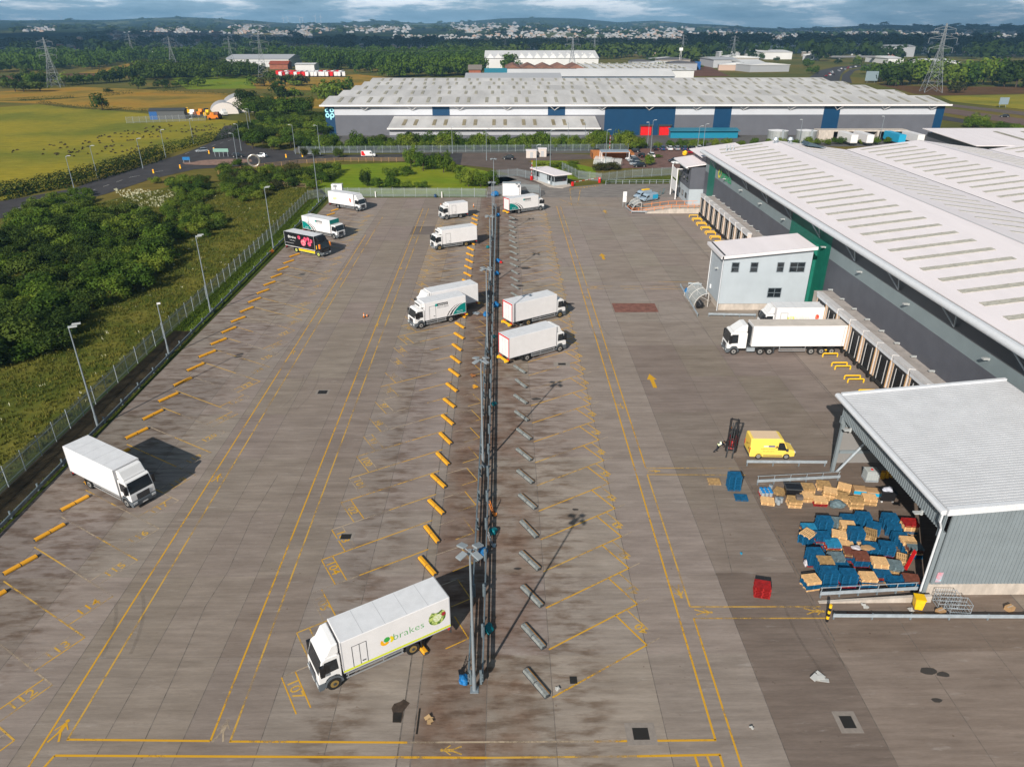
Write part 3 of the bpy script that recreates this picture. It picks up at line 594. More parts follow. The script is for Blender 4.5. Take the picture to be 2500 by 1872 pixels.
fh=[167.1,164.2,163.2,160.2,159.2,156.3,155.3,152.4,151.4,148.5,147.5,144.6]
fs=True
for i,(y,k) in enumerate(hp):
    o=hoop if fs else dup(hoop); fs=False; o.location=(44.1,y,0)
    tag(o,'yellow wheel guide hoop, %s of pair %s counted from the articulated trailer'%(['far one','near one'][i%2],['one','two','three','four','five'][k]),'wheel guide','yellow wheel guides before the near docks')
for i,y in enumerate(fh):
    o=dup(hoop); o.location=(44.5,y,0)
    o['label']='yellow wheel guide hoop before the far docks, number %s from the ramp'%['one','two','three','four','five','six','seven','eight','nine','ten','eleven','twelve'][i]; o['group']='yellow wheel guides before the far docks'
# ================================================================== OFFICE BLOCK
t=thing('office_block','pale grey two storey office block with a white sloping roof jutting from the warehouse wall','office building',(33.6,105.7,0)); OFF=(33.6,105.7,0)
oy1=112.3
m=MB(); m.prism([(33.6,1.1),(47.1,1.1),(47.1,9.82),(33.6,8.5)],105.7,oy1); bld(m,'wall',[office],t,OFF)
bld(MB().box(33.72,47.0,105.82,oy1-.1,0,1.1),'plinth',[plinth],t,OFF)
m=MB(); m.prism([(33.35,8.62),(47.35,10.02),(47.35,10.24),(33.35,8.84)],105.35,oy1+1.2); bld(m,'roof',[roofm],t,OFF)
m=MB(); m.prism([(33.1,8.45),(47.4,9.88),(47.4,10.32),(33.1,8.9)],105.0,105.35); m.box(32.95,33.33,105.0,oy1+1.2,8.45,8.88); bld(m,'fascia',[mat('fascia_white',(.70,.68,.69),.45)],t,OFF)
bld(MB().box(33.5,33.75,105.6,oy1+.9,8.8,8.93),'gutter',[gutterm],t,OFF)
bld(MB().tube((33.45,105.55,0),(33.45,105.55,8.5),.07).tube((33.45,oy1-.1,0),(33.45,oy1-.1,8.5),.07),'downpipe',[trimw],t,OFF)
def window(par,off,x0,x1,y,z0,z1,nx=1,nz=2,fr=steeld,facing='y'):
    m=MB(); d=.07; b=.09
    m.box(x0,x1,y-d,y-.01,z0,z0+b).box(x0,x1,y-d,y-.01,z1-b,z1).box(x0,x0+b,y-d,y-.01,z0+b,z1-b).box(x1-b,x1,y-d,y-.01,z0+b,z1-b)
    for i in range(1,nx): x=x0+(x1-x0)*i/nx; m.box(x-.035,x+.035,y-d,y-.01,z0+b,z1-b)
    for i in range(1,nz): z=z0+(z1-z0)*i/nz; m.box(x0+b,x1-b,y-d-.002,y-.012,z-.035,z+.035)
    f=bld(m,'window',[fr],par,off)
    g=bld(MB().box(x0+b,x1-b,y-.035,y-.008,z0+b,z1-b),'pane',[glass],par,off); g.parent=f
for a in ((34.85,36.05,6.2,7.8,1,2),(37.75,38.95,6.2,7.8,1,2),(41.85,42.95,6.2,7.8,1,2),(43.8,46.2,6.2,7.8,2,2),(41.05,43.2,2.1,3.7,2,2)):
    window(t,OFF,a[0],a[1],105.7,a[2],a[3],a[4],a[5])
bld(MB().box(33.0,33.55,107.9,108.3,6.1,6.25).box(33.45,33.59,108,108.2,5.95,6.3),'floodlight',[MAT['lamp_grey']],t,OFF)
bld(MB().box(33.42,33.59,110.6,110.95,2.0,2.6),'bulkhead_lamp',[cabwhite],t,OFF)
bld(MB().box(47.1,WX-.01,109.5,oy1,0,9.4),'link_wall',[greeny],t,OFF); bld(MB().box(WX-.08,WX-.01,107.0,108.0,.9,3.0),'fire_door',[mat('door_green',(.008,.15,.10),.5)],t,OFF)
bld(MB().tube((45.2,105.0,1.0),(47.8,105.0,1.0),.03).tube((45.2,105.0,0),(45.2,105.0,1.0),.03).tube((47.8,105.0,0),(47.8,105.0,1.0),.03).tube((46.5,105,0),(46.5,105,1),.03),'handrail',[steel],t,OFF)
# ================================================================== RECEPTION TOWER
t=thing('reception_tower','dark grey and pale grey three storey reception tower at the far corner of the warehouse','reception building',(46.1,179.9,0)); OFF=(46.1,179.9,0)
bld(MB().box(46.1,49.7,179.9,192,0,3.9),'lower_wall',[office],t,OFF); bld(MB().box(46.08,49.72,179.88,192.02,3.9,9.2),'upper_wall',[dgrey],t,OFF)
m=MB(); m.prism([(44.6,9.2),(50.4,10.0),(50.4,10.2),(44.6,9.4)],179.3,193); bld(m,'roof',[roofm],t,OFF)
bld(MB().box(44.5,45.0,179.2,193,9.05,9.3),'fascia',[trimw],t,OFF)
for y in (182,185.5,189):
    for z in (1.2,5.2,7.2):
        m=MB().box(46.0,46.09 if z<3 else 46.07,y,y+1.5,z,z+1.3); bld(m,'window',[glass],t,OFF)
bld(MB().box(46.02,46.1,180.6,181.5,0,2.2),'door',[steel],t,OFF)
t=thing('corner_block','tall dark grey clad block with a sloping roof behind the reception tower','building',(49.8,181,0)); OFF=(49.8,181,0)
bld(MB().box(49.8,60,181,192,0,11.6),'wall',[dgrey],t,OFF); m=MB(); m.prism([(48.4,11.4),(60.2,12.9),(60.2,13.1),(48.4,11.6)],180.4,193.5); bld(m,'roof',[roofm],t,OFF)
t=thing('entrance_frame','tall white entrance frame with two panels standing before the reception tower','entrance frame',(44.35,186.8,0)); OFF=(44.35,186.8,0)
bld(MB().box(44.25,44.5,186.65,186.95,0,7.8),'column',[white],t,OFF); bld(MB().box(44.25,44.5,192.6,192.9,0,7.8),'column',[white],t,OFF)
bld(MB().box(44.3,44.45,186.95,192.6,5.0,7.4),'panel',[white],t,OFF); bld(MB().box(44.3,44.45,186.95,192.6,1.9,4.4),'panel',[white],t,OFF)
bld(MB().box(44.5,46.0,186.7,186.9,7.5,7.7),'beam',[white],t,OFF)
# ramp with orange railing
t=thing('loading_ramp','concrete ramp rising to the far docks with an orange railing','ramp',(34,171,0)); OFF=(34,171,0)
m=MB(); m.prism([(33.9,0),(47.2,0),(47.2,1.15),(40,1.1),(33.9,.25)],171.0,174.8); bld(m,'ramp',[plinth],t,OFF)
m=MB(); pts=[(30.4,175.8,0),(30.6,172.0,0),(34,171.1,.3),(40,171.1,1.1),(47,171.1,1.15)]
for h_ in (.5,1.0): m.path([(x,y,z+h_) for x,y,z in pts],.045,5)
for (x,y,z) in pts+[(36,171.1,.6),(38,171.1,.85),(42,171.1,1.12),(44,171.1,1.13),(45.5,171.1,1.14),(32.3,171.5,.1)]: m.tube((x,y,z),(x,y,z+1.0),.045,5)
for x in range(36,47,2): m.tube((x,174.7,.9),(x,174.7,2.0),.045,5)
m.tube((34,174.7,1.3),(40,174.7,2.1),.045,5); m.tube((40,174.7,2.1),(47,174.7,2.15),.045,5)
bld(m,'railing',[orange],t,OFF)
def guardrail(name,label,p,q,group=None,n=None,h=.62,top=False,tall=False):
    p=Vector((*p,0));q=Vector((*q,0)); L_=(q-p).length; d=(q-p).normalized(); ang=math.atan2(d.y,d.x)
    t=thing(name,label,'guardrail',p,ang,group); n=n or max(1,int(L_/2.6))
    m=MB(); m.prism([(-.02,h-.30),(-.07,h-.25),(-.07,h-.17),(-.02,h-.13),(-.07,h-.08),(-.07,h),(-.02,h+.03),(.02,h+.03),(.02,h-.30)],0,L_,axis='x'); m.build('beam',[steel],t)
    for i in range(n+1):
        x=.12+(L_-.24)*i/n; MB().box(x-.05,x+.05,.02,.14,0,h+(.42 if tall else 0)).build('post',[steeld],t)
    if top:
        m=MB().tube((0,.08,h+.38),(L_,.08,h+.38),.03,6)
        for i in range(n+1): x=.12+(L_-.24)*i/n; m.tube((x,.08,h),(x,.08,h+.38),.03,5)
        m.build('handrail',[steel],t)
    return t
guardrail('guardrail','short guardrail at the foot of the orange ramp railing by the dome shelter',(30.5,171.2),(34.2,170.9))
guardrail('guardrail','short guardrail slanting from the canopy to the ramp corner',(30.0,176.3),(30.6,171.3))
guardrail('guardrail','short guardrail beside the arched shelter on the office block side',(31.7,117.6),(33.9,117.1),n=2)
guardrail('guardrail','slanting guardrail with blue covers hanging over it before the arched shelter',(30.2,116.9),(29.7,102.9),n=5)
guardrail('guardrail','guardrail below the office block reaching the white box lorry',(31.4,102.9),(38.6,102.4),n=3)
guardrail('guardrail','guardrail beside the yellow van',(24.5,61.1),(32.6,60.9),n=3,h=.7)
guardrail('guardrail','guardrail with handrail behind the loose wooden pallets',(24.5,57.7),(32.9,58.4),n=5,top=True)
guardrail('guardrail','guardrail with handrail in front of the blue pallet stacks',(24.5,42.3),(32.4,42.8),n=5,top=True)
guardrail('guardrail','long low guardrail beside the striped post in the lower right',(24.6,40.05),(48,39.6),n=8,h=.55)
def arch_shelter(x,y,rz,label):
    t=thing('smoking_shelter',label,'shelter',(x,y,0),R(rz)); Lx=5.5
    m=MB(); fr=MB(); pts=[(-1.1+2.2*(1-math.cos(R(a))),2.25*math.sin(R(a))) for a in range(0,91,15)]
    for i in range(len(pts)-1):
        a,b=pts[i],pts[i+1]; m.add([(a[0],0,a[1]),(b[0],0,b[1]),(b[0],Lx,b[1]),(a[0],Lx,a[1])],[(0,1,2,3)])
    for yy_ in (0,Lx/2,Lx):
        for a,b in zip(pts,pts[1:]): fr.tube((a[0],yy_,a[1]),(b[0],yy_,b[1]),.045,5)
    for k in (2,4,6): fr.tube((pts[k][0],0,pts[k][1]),(pts[k][0],Lx,pts[k][1]),.03,5)
    fr.tube((1.1,0,0),(1.1,0,2.25),.05,6); fr.tube((1.1,Lx,0),(1.1,Lx,2.25),.05,6); fr.tube((1.1,0,1.1),(-.1,0,1.7),.03,5)
    m.build('roof_panel',[clear],t,fix=False); fr.build('frame',[mat('frame_white',(.6,.58,.55),.5)],t)
arch_shelter(31.3,107.2,3,'arched see-through shelter beside the pale office block'); arch_shelter(32.0,172.6,0,'arched see-through shelter by the orange railing of the ramp')
# ================================================================== OPEN PALLET SHED
t=thing('open_shed','open fronted grey shed with a ribbed white roof over the pallet store','shed',(32.8,42.6,0)); OFF=(32.8,42.6,0)
sa,sb=42.6,60.2; XR=46.5
def zr_(x): return 8.45+(x-32)*.098
m=MB(); m.prism([(32.3,zr_(32.3)-.1),(47.6,zr_(47.6)-.1),(47.6,zr_(47.6)),(32.3,zr_(32.3))],sa-.15,sb+.15)
rib=mat('ribbed_roof',(.58,.59,.61),.45,metal=.15,noise=.05,scale=.6)
bld(m,'roof',[rib],t,OFF)
m=MB(); y=sa+.1
while y<sb:
    m.prism([(32.4,zr_(32.4)+.003),(47.5,zr_(47.5)+.003),(47.5,zr_(47.5)+.028),(32.4,zr_(32.4)+.028)],y,y+.07); y+=.333
bld(m,'roof_rib',[rib],t,OFF); 
bld(MB().prism([(32.3,zr_(32.3)-.45),(47.7,zr_(47.7)-.45),(47.7,zr_(47.7)+.12),(32.3,zr_(32.3)+.12)],sa-.55,sa-.15),'fascia',[trimw],t,OFF)
bld(MB().prism([(32.3,zr_(32.3)-.3),(47.7,zr_(47.7)-.3),(47.7,zr_(47.7)+.12),(32.3,zr_(32.3)+.12)],sb+.15,sb+.5),'fascia',[trimw],t,OFF)
m=MB(); pr=[(31.98+.22*math.cos(R(a)),8.3+.22*math.sin(R(a))) for a in range(90,271,30)]+[(32.18,8.08),(32.18,8.52)]
m.prism(pr,sa-.5,sb+.5); bld(m,'eave_trim',[trimw],t,OFF); bld(MB().box(32.19,32.29,sa-.15,sb+.15,8.25,8.4),'gutter',[gutterm],t,OFF)
# front wall (towards the camera), clad with real ribs
sg=mat('shed_cladding',(.20,.235,.255),.5,noise=.06,scale=.8)
m=MB(); m.box(33.15,47.4,sa,sa+.12,1.1,8.35)
x=33.2
while x<47.3: m.box(x,x+.12,sa-.045,sa-.001,1.1,8.3); x+=.3
bld(m,'front_wall',[sg],t,OFF)
bld(MB().box(33.0,47.4,sa-.05,sa+.3,0,1.1),'plinth',[plinth],t,OFF)
m=MB(); m.box(33,47.4,sb-.12,sb,1.0,8.3); bld(m,'rear_wall',[mat('lining',(.23,.225,.22),.6,wave=('X',2.5,.3))],t,OFF)
m=MB(); m.box(33.1,47.4,sb-.3,sb-.13,2.2,2.5).box(33.1,47.4,sb-.3,sb-.13,5.2,5.5); bld(m,'rail',[sg],t,OFF)
bld(MB().box(47.3,47.4,sa+.12,sb-.12,0,8.3),'end_wall',[sg],t,OFF)
m=MB(); m.box(32.7,32.78,sa,sb,6.1,8.1); y=sa+.1
while y<sb: m.box(32.65,32.7,y,y+.13,6.1,8.1); y+=.3
bld(m,'lintel_cladding',[sg],t,OFF)
for y in (sa+.15,sb-.15): bld(MB().box(32.72,33.02,y-.15,y+.15,0,6.1).box(32.55,32.72,y-.2,y+.2,5.6,6.3),'column',[sg],t,OFF)
bld(MB().tube((33.2,sb-.4,.1),(37.2,sb-.5,6.5),.13,8),'brace',[steel],t,OFF)
for y in (sa+2.6,sb-2.2): bld(MB().box(31.95,32.6,y-.18,y+.18,5.95,6.05).box(32.5,32.65,y-.08,y+.08,5.8,6.2),'floodlight',[MAT['lamp_grey']],t,OFF)
bld(MB().box(33.4,33.85,sa-.07,sa-.05,1.35,2.3),'notice',[mat('notice_blue',(.35,.55,.62),.5,col2=(.6,.2,.25),scale=3)],t,OFF)
m=MB(); m.prism([(32.6,8.2),(32.75,8.2),(32.75,6.9),(32.6,7.2)],sa-.1,sa+.0); 
bld(MB().tube((32.45,sa-.12,0),(32.45,sa-.12,6.6),.08).tube((32.45,sa-.12,6.6),(32.1,sa-.3,7.3),.08).tube((32.1,sa-.3,7.3),(32.1,sa-.3,8.1),.08),'downpipe',[trimw],t,OFF)
# low kerb ramp in front of the shed
t=thing('ramp_wall','low concrete wedge wall in front of the pallet shed','retaining wall',(24.3,41.7,0)); OFF=(24.3,41.7,0)
m=MB(); m.prism([(24.3,0),(33.0,0),(33.0,.62),(31.5,.55),(24.3,.06)],41.75,42.0); bld(m,'wall',[plinth],t,OFF)
# ================================================================== FAR WAREHOUSE
FY=309.; t=thing('far_warehouse','vast grey and navy warehouse with a sawtooth white roof across the far end','warehouse',(-73.7,FY,0)); OFF=(-73.7,FY,0)
XL,XR_=-72.3,180.2
st_=[(-72.3,-68.5,'n'),(-68.5,41.3,'g'),(41.3,70.1,'n'),(70.1,86.0,'g'),(86.0,93.0,'n'),(93.0,130.7,'g'),(130.7,137.4,'n'),(137.4,176.7,'g'),(176.7,180.2,'n')]
m=MB()
for a,b,k in st_:
    if k=='n': m.box(a,b,FY,FY+.4,0,11.4,1)
    else: m.box(a,b,FY,FY+.4,0,7.9,0); m.box(a,b,FY,FY+.4,7.9,11.4,2)
for a,b in ((-28.8,-21.8),(18.1,25.1)): m.box(a,b,FY-.06,FY-.01,7.7,11.4,1)
m.box(XL,XL+.4,FY+.4,438,0,11.4,0); m.box(XR_-.4,XR_,FY+.4,438,0,11.4,0); m.box(XL,XR_,437.6,438,0,11.4,0)
bld(m,'wall',[dgreyx,mat('far_navy',(.004,.042,.105),.5,noise=.05,scale=.3),lgreyx],t,OFF)
rys=[(307.6,11.75),(326,13.8),(342,12.5),(356,13.9),(371,12.6),(386,13.9),(400,12.6),(412,14.0),(426,12.8),(439,14.2)]
roofg=mat('far_roof',(.50,.49,.48),.6,noise=.16,scale=.05,stretch=(2.5,.6,1)); 
for (ya,za),(yb,zb) in zip(rys,rys[1:]):
    m=MB(); m.prism([(ya,za),(yb,zb),(yb,zb-.2),(ya,za-.2)],-73.7,181.6,axis='x')
    bld(m,'roof',[roofg],t,OFF)
bld(MB().box(-73.9,181.8,307.0,307.6,11.35,11.95),'fascia',[mat('far_fascia',(.72,.69,.68),.5)],t,OFF)
flm=mat('far_rooflight',(.30,.285,.23),.6,noise=.25,scale=.15)
k=0; stf=MB()
for si in (0,2,4,6,8):
    (ya,za),(yb,zb)=rys[si],rys[si+1]
    x=-68+(si%4)*1.0
    while x<179:
        for dx in (0,4.6):
            m=MB(); 
            m.prism([(ya+(yb-ya)*.28,za+(zb-za)*.28+.01),(ya+(yb-ya)*.82,za+(zb-za)*.82+.01),(ya+(yb-ya)*.82,za+(zb-za)*.82+.14),(ya+(yb-ya)*.28,za+(zb-za)*.28+.14)],x+dx,x+dx+1.25,axis='x')
            if si<4 and k<96: bld(m,'rooflight',[flm],t,OFF); k+=1
            else: o=len(stf.v); stf.v+=m.v; stf.f+=[tuple(q+o for q in f) for f in m.f]; stf.m+=m.m
        x+=12.1
o=bld(stf,'rooflights',[flm],t,OFF); o['kind']='stuff'
for i in range(13):
    x=-56+19.2*i; bld(MB().tube((x-2,307.3,11.4),(x,FY-.1,9.7),.16,5).tube((x+2,307.3,11.4),(x,FY-.1,9.7),.16,5),'bracket',[mat('bracket_grey',(.5,.5,.5),.5)],t,OFF)
ls=MB(); lb=mat('sign_light_blue',(.40,.88,.95),.5,emit=None)
def ring(mb,cx,cz,ro,ri,a0,a1,m=0): disc(mb,(cx,FY-.12,cz),(1,0,0),(0,0,1),ro,a0,a1,m,ri,20)
ring(ls,-71.35,9.75,.86,.42,55,305); ring(ls,-69.45,9.75,.86,.42,0,360); ring(ls,-71.35,7.8,.86,.42,0,360); ring(ls,-69.45,7.8,.86,.42,0,360); ls.box(-70.31,-69.87,FY-.13,FY-.12,6.2,7.8)
bld(ls,'sign',[lb],t,OFF,fix=False)
for x in (58.6,66.3):
    bld(MB().box(x-2.2,x+2.2,FY-.25,FY-.07,0,3.6),'dock_door',[mat('bright_red',(.62,.01,.012),.5,noise=.1,scale=1)],t,OFF)
    bld(MB().box(x-2.7,x+2.7,FY-.9,FY-.05,3.65,4.15).box(x-2.7,x-2.3,FY-.5,FY-.06,0,3.65).box(x+2.3,x+2.7,FY-.5,FY-.06,0,3.65),'door_frame',[dkgrey],t,OFF)
t=thing('annex','long low grey annex with a row of brown rooflights before the far warehouse','annex',(-44.5,289,0)); OFF=(-44.5,289,0)
bld(MB().box(-43.9,36.9,290,FY-.5,0,2.6,1).box(-43.9,36.9,289.9,FY-.5,2.6,5.0,0),'wall',[mat('annex_light',(.36,.37,.40),.5),dgreyx],t,OFF)
m=MB(); m.prism([(288.6,5.25),(FY-.15,7.5),(FY-.15,7.3),(288.6,5.05)],-44.4,37.3,axis='x'); bld(m,'roof',[roofg],t,OFF); bld(MB().box(-44.5,37.4,288.2,288.6,4.85,5.4),'fascia',[MAT['far_fascia']],t,OFF)
x=-39.5
while x<36:
    for dx in (0,4.4):
        if x+dx<35: m=MB(); m.prism([(293.2,5.75),(302.5,6.8),(302.5,6.95),(293.2,5.9)],x+dx,x+dx+1.3,axis='x'); bld(m,'rooflight',[mat('brown_rooflight',(.25,.21,.13),.6,noise=.2,scale=.3)],t,OFF)
    x+=11.7
t=thing('loading_canopy','low teal blue canopy building before the far warehouse','canopy',(67.4,300,0)); OFF=(67.4,300,0)
m=MB(); m.prism([(299,2.9),(304,3.5),(304,3.3),(299,2.7)],66.5,94.5,axis='x'); bld(m,'roof',[mat('teal_roof',(.02,.16,.24),.5)],t,OFF); bld(MB().box(67,94,300,304,0,2.7),'wall',[mat('teal_wall',(.01,.19,.30),.5)],t,OFF)
for i,x in enumerate((105.3,116.3)):
    t=thing('storage_tank','round galvanised water tank before the far warehouse, %s'%['left one of the two','right one of the two'][i],'tank',(x,287,0),0,'round tanks before the far warehouse')
    MB().tube((0,0,0),(0,0,4.5),3.75,20).build('shell',[mat('tank_steel',(.34,.36,.36),.5,metal=.3,wave=('Z',1.2,.4))],t); MB().tube((0,0,4.5),(0,0,4.9),3.85,20,0,.5).build('roof',[white],t); MB().box(.2,.9,-4.0,-3.7,0,5.2).build('ladder',[steel],t)
t=thing('dock_gantry','cream concrete loading bay frame before the far warehouse','loading bays',(122.6,290,0)); OFF=(122.6,290,0)
bld(MB().box(122.6,157.5,291,296,3.5,4.1).box(122.6,128.4,290.6,296,0,3.5),'wall',[plinth],t,OFF)
for x in (134,140,146,152,157): bld(MB().box(x-.4,x+.4,290.9,296,0,3.5),'pier',[plinth],t,OFF)
bld(MB().box(128.4,157.4,294.5,295.8,0,3.5),'bay_opening',[black],t,OFF)
for i,(x,c,lb) in enumerate(((131,white,'white'),(137,white,'white'),(149,mat('sky_blue',(.02,.33,.55),.5),'sky blue'),(156,white,'white'))):
    t=thing('trailer','%s box trailer parked at the cream loading bays, %s'%(lb,['leftmost','second from left','third from left','rightmost'][i]),'trailer',(x,284,0))
    MB().box(-1.3,1.3,-6,6,1.1,4.0).build('body',[c],t,bevel=.04); MB().box(-1.1,1.1,-5.8,5.8,.6,1.09).build('chassis',[dkgrey],t)
t=thing('side_warehouse','low grey warehouse with a white roof at the right edge beyond the main roof','warehouse',(140.5,218,0)); OFF=(140.5,218,0)
bld(MB().box(142,260,222,250,0,8.4),'wall',[dgreyx],t,OFF); m=MB(); m.prism([(220,8.4),(251,9.6),(251,9.4),(220,8.2)],140.5,262,axis='x'); bld(m,'roof',[roofm],t,OFF)
for i in range(6): m=MB(); m.prism([(226,8.7),(244,9.4),(244,9.5),(226,8.8)],160+i*9,161.3+i*9,axis='x'); bld(m,'rooflight',[flm],t,OFF)
# sheds beyond
def farshed(x0,x1,y0,y1,h,label,wallm,roofmm,ridge=0,name='factory_building',cat='industrial building'):
    t=thing(name,label,cat,(x0,y0,0)); o=(x0,y0,0)
    bld(MB().box(x0,x1,y0,y1,0,h),'wall',[wallm],t,o); ym_=(y0+y1)/2; r=ridge or h*.12
    m=MB(); m.prism([(y0-.8,h),(ym_,h+r),(y1+.8,h),(y1+.8,h-.05),(y0-.8,h-.05)],x0-.8,x1+.8,axis='x'); bld(m,'roof',[roofmm],t,o); return t
farwhite=mat('far_white',(.60,.60,.60),.6,noise=.06,scale=.05); fargrey=mat('far_grey_roof',(.38,.39,.41),.6); farblue=mat('far_blue_wall',(.005,.06,.13),.5)
P=lambda x,y: G(x,y)
farshed(1,124,560,600,8,'wide blue factory shed with a white roof behind the far warehouse',farblue,farwhite,4)
farshed(-22,34,455,490,12.5,'pale grey shed just behind the sawtooth roof',fargrey,fargrey,2.5)
farshed(-18,95,780,860,12,'white factory with many small roof ridges behind the pylon',farwhite,farwhite,6)
t=thing('brick_factory','derelict factory with a rusty brown roof left of the white shed','factory',(2,630,0)); o=(2,630,0)
bld(MB().box(2,66,630,680,0,10),'wall',[brick],t,o); m=MB()
rust=mat('rusty_roof',(.20,.10,.07),.9,noise=.35,scale=.08)
for i in range(5): m.prism([(1.4+i*13,10),(8+i*13,12.6),(14.4+i*13,10)],629,681,axis='y')
bld(m,'roof',[rust],t,o)
farshed(-26,-17,590,610,11,'red brick gabled factory house left of the long sheds',brick,mat('slate',(.20,.17,.15),.8),3)
farshed(-13,2,570,590,10,'small teal roofed shed beside the brick gabled factory',farwhite,mat('teal_far',(.03,.20,.27),.5),2.5)
farshed(-308,-238,872,930,8,'long white works building among the pylons on the left',farwhite,fargrey,4)
farshed(-245,-226,822,838,5,'red brick hall beside the long white works building',brick,mat('red_roof',(.25,.06,.03),.8),3)
farshed(-198,-180,746,765,8,'white boxy shed above the row of red and white trailers',farwhite,farwhite,1)
sawr=MB()
for i in range(14):
    for j in range(4):
        x=-16+i*7.8; y=782+j*19; sawr.prism([(x,12.3),(x+3.5,16.5),(x+7,12.3)],y,y+10,axis='y')
sawr.v=[(x+18,y-780,z-0) for x,y,z in sawr.v]
t=farshed(60,150,610,720,9.5,'white factory roof with rows of dark rooflights right of the derelict roof',farwhite,farwhite,1.5,'factory_roof')
m=MB()
for i in range(12):
    for j in range(6): m.box(6+i*7,7.2+i*7,4+j*16,12+j*16,10.6,11.3)
q=m.build('rooflights',[MAT['far_rooflight']],t); q['kind']='stuff'
for ob in [o_ for o_ in COL.objects if o_.get('label')=='white factory with many small roof ridges behind the pylon']:
    q=sawr.build('ridge_rooflight',[farwhite],ob); q['kind']='stuff'
# ================================================================== VEHICLES
def wheel(par,x,y,r=.5,w=.3,rim=None,side=1,dual=False):
    ww=w*(2.0 if dual else 1); a,b=(y-ww,y) if side>0 else (y+ww,y)
    wh=MB().tube((x,a,r),(x,b,r),r,20).build('wheel',[rubber],par)
    yo=y+side*.012
    m=MB().tube((x,y-side*.06,r),(x,yo,r),r*.58,16); m.tube((x,yo,r),(x,yo+side*.05,r),r*.22,10,1); m.build('rim',[rim or rimm,dkgrey],wh)
def cab(par,x0,h=2.95,col=None,rim=None,tall=False,L_=2.0,amber_m=False):
    """x0 = back of the cab; front at x0+L_"""
    col=col or cabwhite; xf=x0+L_; hw=1.2
    prof=[(x0,1.0),(x0,h-.12),(x0+.15,h),(xf-.62,h+.02),(xf-.38,h-.12),(xf-.06,1.75),(xf,1.5),(xf+.02,.95),(xf-.45,.95),(xf-.55,1.15),(xf-.75,1.28),(xf-1.2,1.28),(xf-1.42,1.15),(xf-1.5,.95),(x0,.95)]
    MB().prism(prof,-hw,hw).build('cab_body',[col],par,bevel=.06)
    # lower front bumper
    MB().prism([(xf-.42,.94),(xf+.05,.94),(xf+.09,.75),(xf+.06,.35),(xf-.3,.35),(xf-.42,.6)],-hw-.01,hw+.01).build('bumper',[mat('bumper_grey',(.10,.115,.13),.5)],par,bevel=.04)
    # windscreen lies on the slanted front
    A=Vector((xf-.36,0,h-.19));B=Vector((xf-.07,0,1.72)); n=Vector((B.z-A.z,0,-(B.x-A.x))).normalized()*-1
    n=Vector((.97,0,.2)).normalized()
    m=MB()
    for o_ in (.022,): m.add([(A.x+n.x*o_,-hw+.14,A.z+n.z*o_),(A.x+n.x*o_,hw-.14,A.z+n.z*o_),(B.x+n.x*o_,hw-.06,B.z+n.z*o_),(B.x+n.x*o_,-hw+.06,B.z+n.z*o_),(A.x-.03,-hw+.14,A.z),(A.x-.03,hw-.14,A.z),(B.x-.03,hw-.06,B.z),(B.x-.03,-hw+.06,B.z)],[(0,1,2,3),(4,7,6,5),(0,4,5,1),(3,2,6,7),(0,3,7,4),(1,5,6,2)])
    m.build('windscreen',[glass],par)
    for s_ in (-1,1):
        y=s_*(hw+.008); pl=[(xf-1.42,1.72),(xf-.30,1.66),(xf-.50,h-.28),(xf-1.36,h-.28)]
        MB().prism(pl,s_*(hw-.02),y).build('side_window',[glass],par)
        MB().box(xf-.42,xf-.12,s_*(hw+.02),s_*(hw+.30),1.75,h-.35).tube((xf-.3,s_*hw,h-.4),(xf-.25,s_*(hw+.2),h-.4),.03,5).build('mirror',[(orange if amber_m else black)],par,bevel=.03)
        MB().box(xf+.03,xf+.10,s_*.72,s_*1.13,.62,.86).build('headlight',[mat('lens',(.55,.58,.6),.12,spec=.8)],par,bevel=.02)
        # wheel arch
        m=MB(); c=(xf-1.0,.5)
        pts=[(c[0]+.66*math.cos(R(a)),c[1]+.66*math.sin(R(a))) for a in range(0,181,20)]+[(c[0]+.54*math.cos(R(a)),c[1]+.54*math.sin(R(a))) for a in range(180,-1,-20)]
        m.prism(pts,s_*.9,s_*(hw+.015)); m.build('wheel_arch',[mat('bumper_grey',(.1,.1,.1))],par)
        MB().box(xf-1.62,xf-1.45,s_*.9,s_*(hw+.005),.42,.95).build('step',[dkgrey],par)
    g=MB(); g.box(xf+.0,xf+.045,-.62,.62,.98,1.52)
    g.build('grille',[black],par)
    g=MB(); [g.box(xf+.04,xf+.065,-.6,.6,z,z+.03) for z in (1.05,1.17,1.29,1.41)]; g.build('grille_bar',[mat('grille_bar',(.12,.12,.13),.4)],par)
    MB().box(xf+.08,xf+.1,-.26,.26,.45,.56).build('number_plate',[mat('plate',(.6,.6,.6),.5)],par)
    wheel(par,xf-1.0,hw,rim=rim,side=1); wheel(par,xf-1.0,-hw,rim=rim,side=-1)
    return xf-1.0
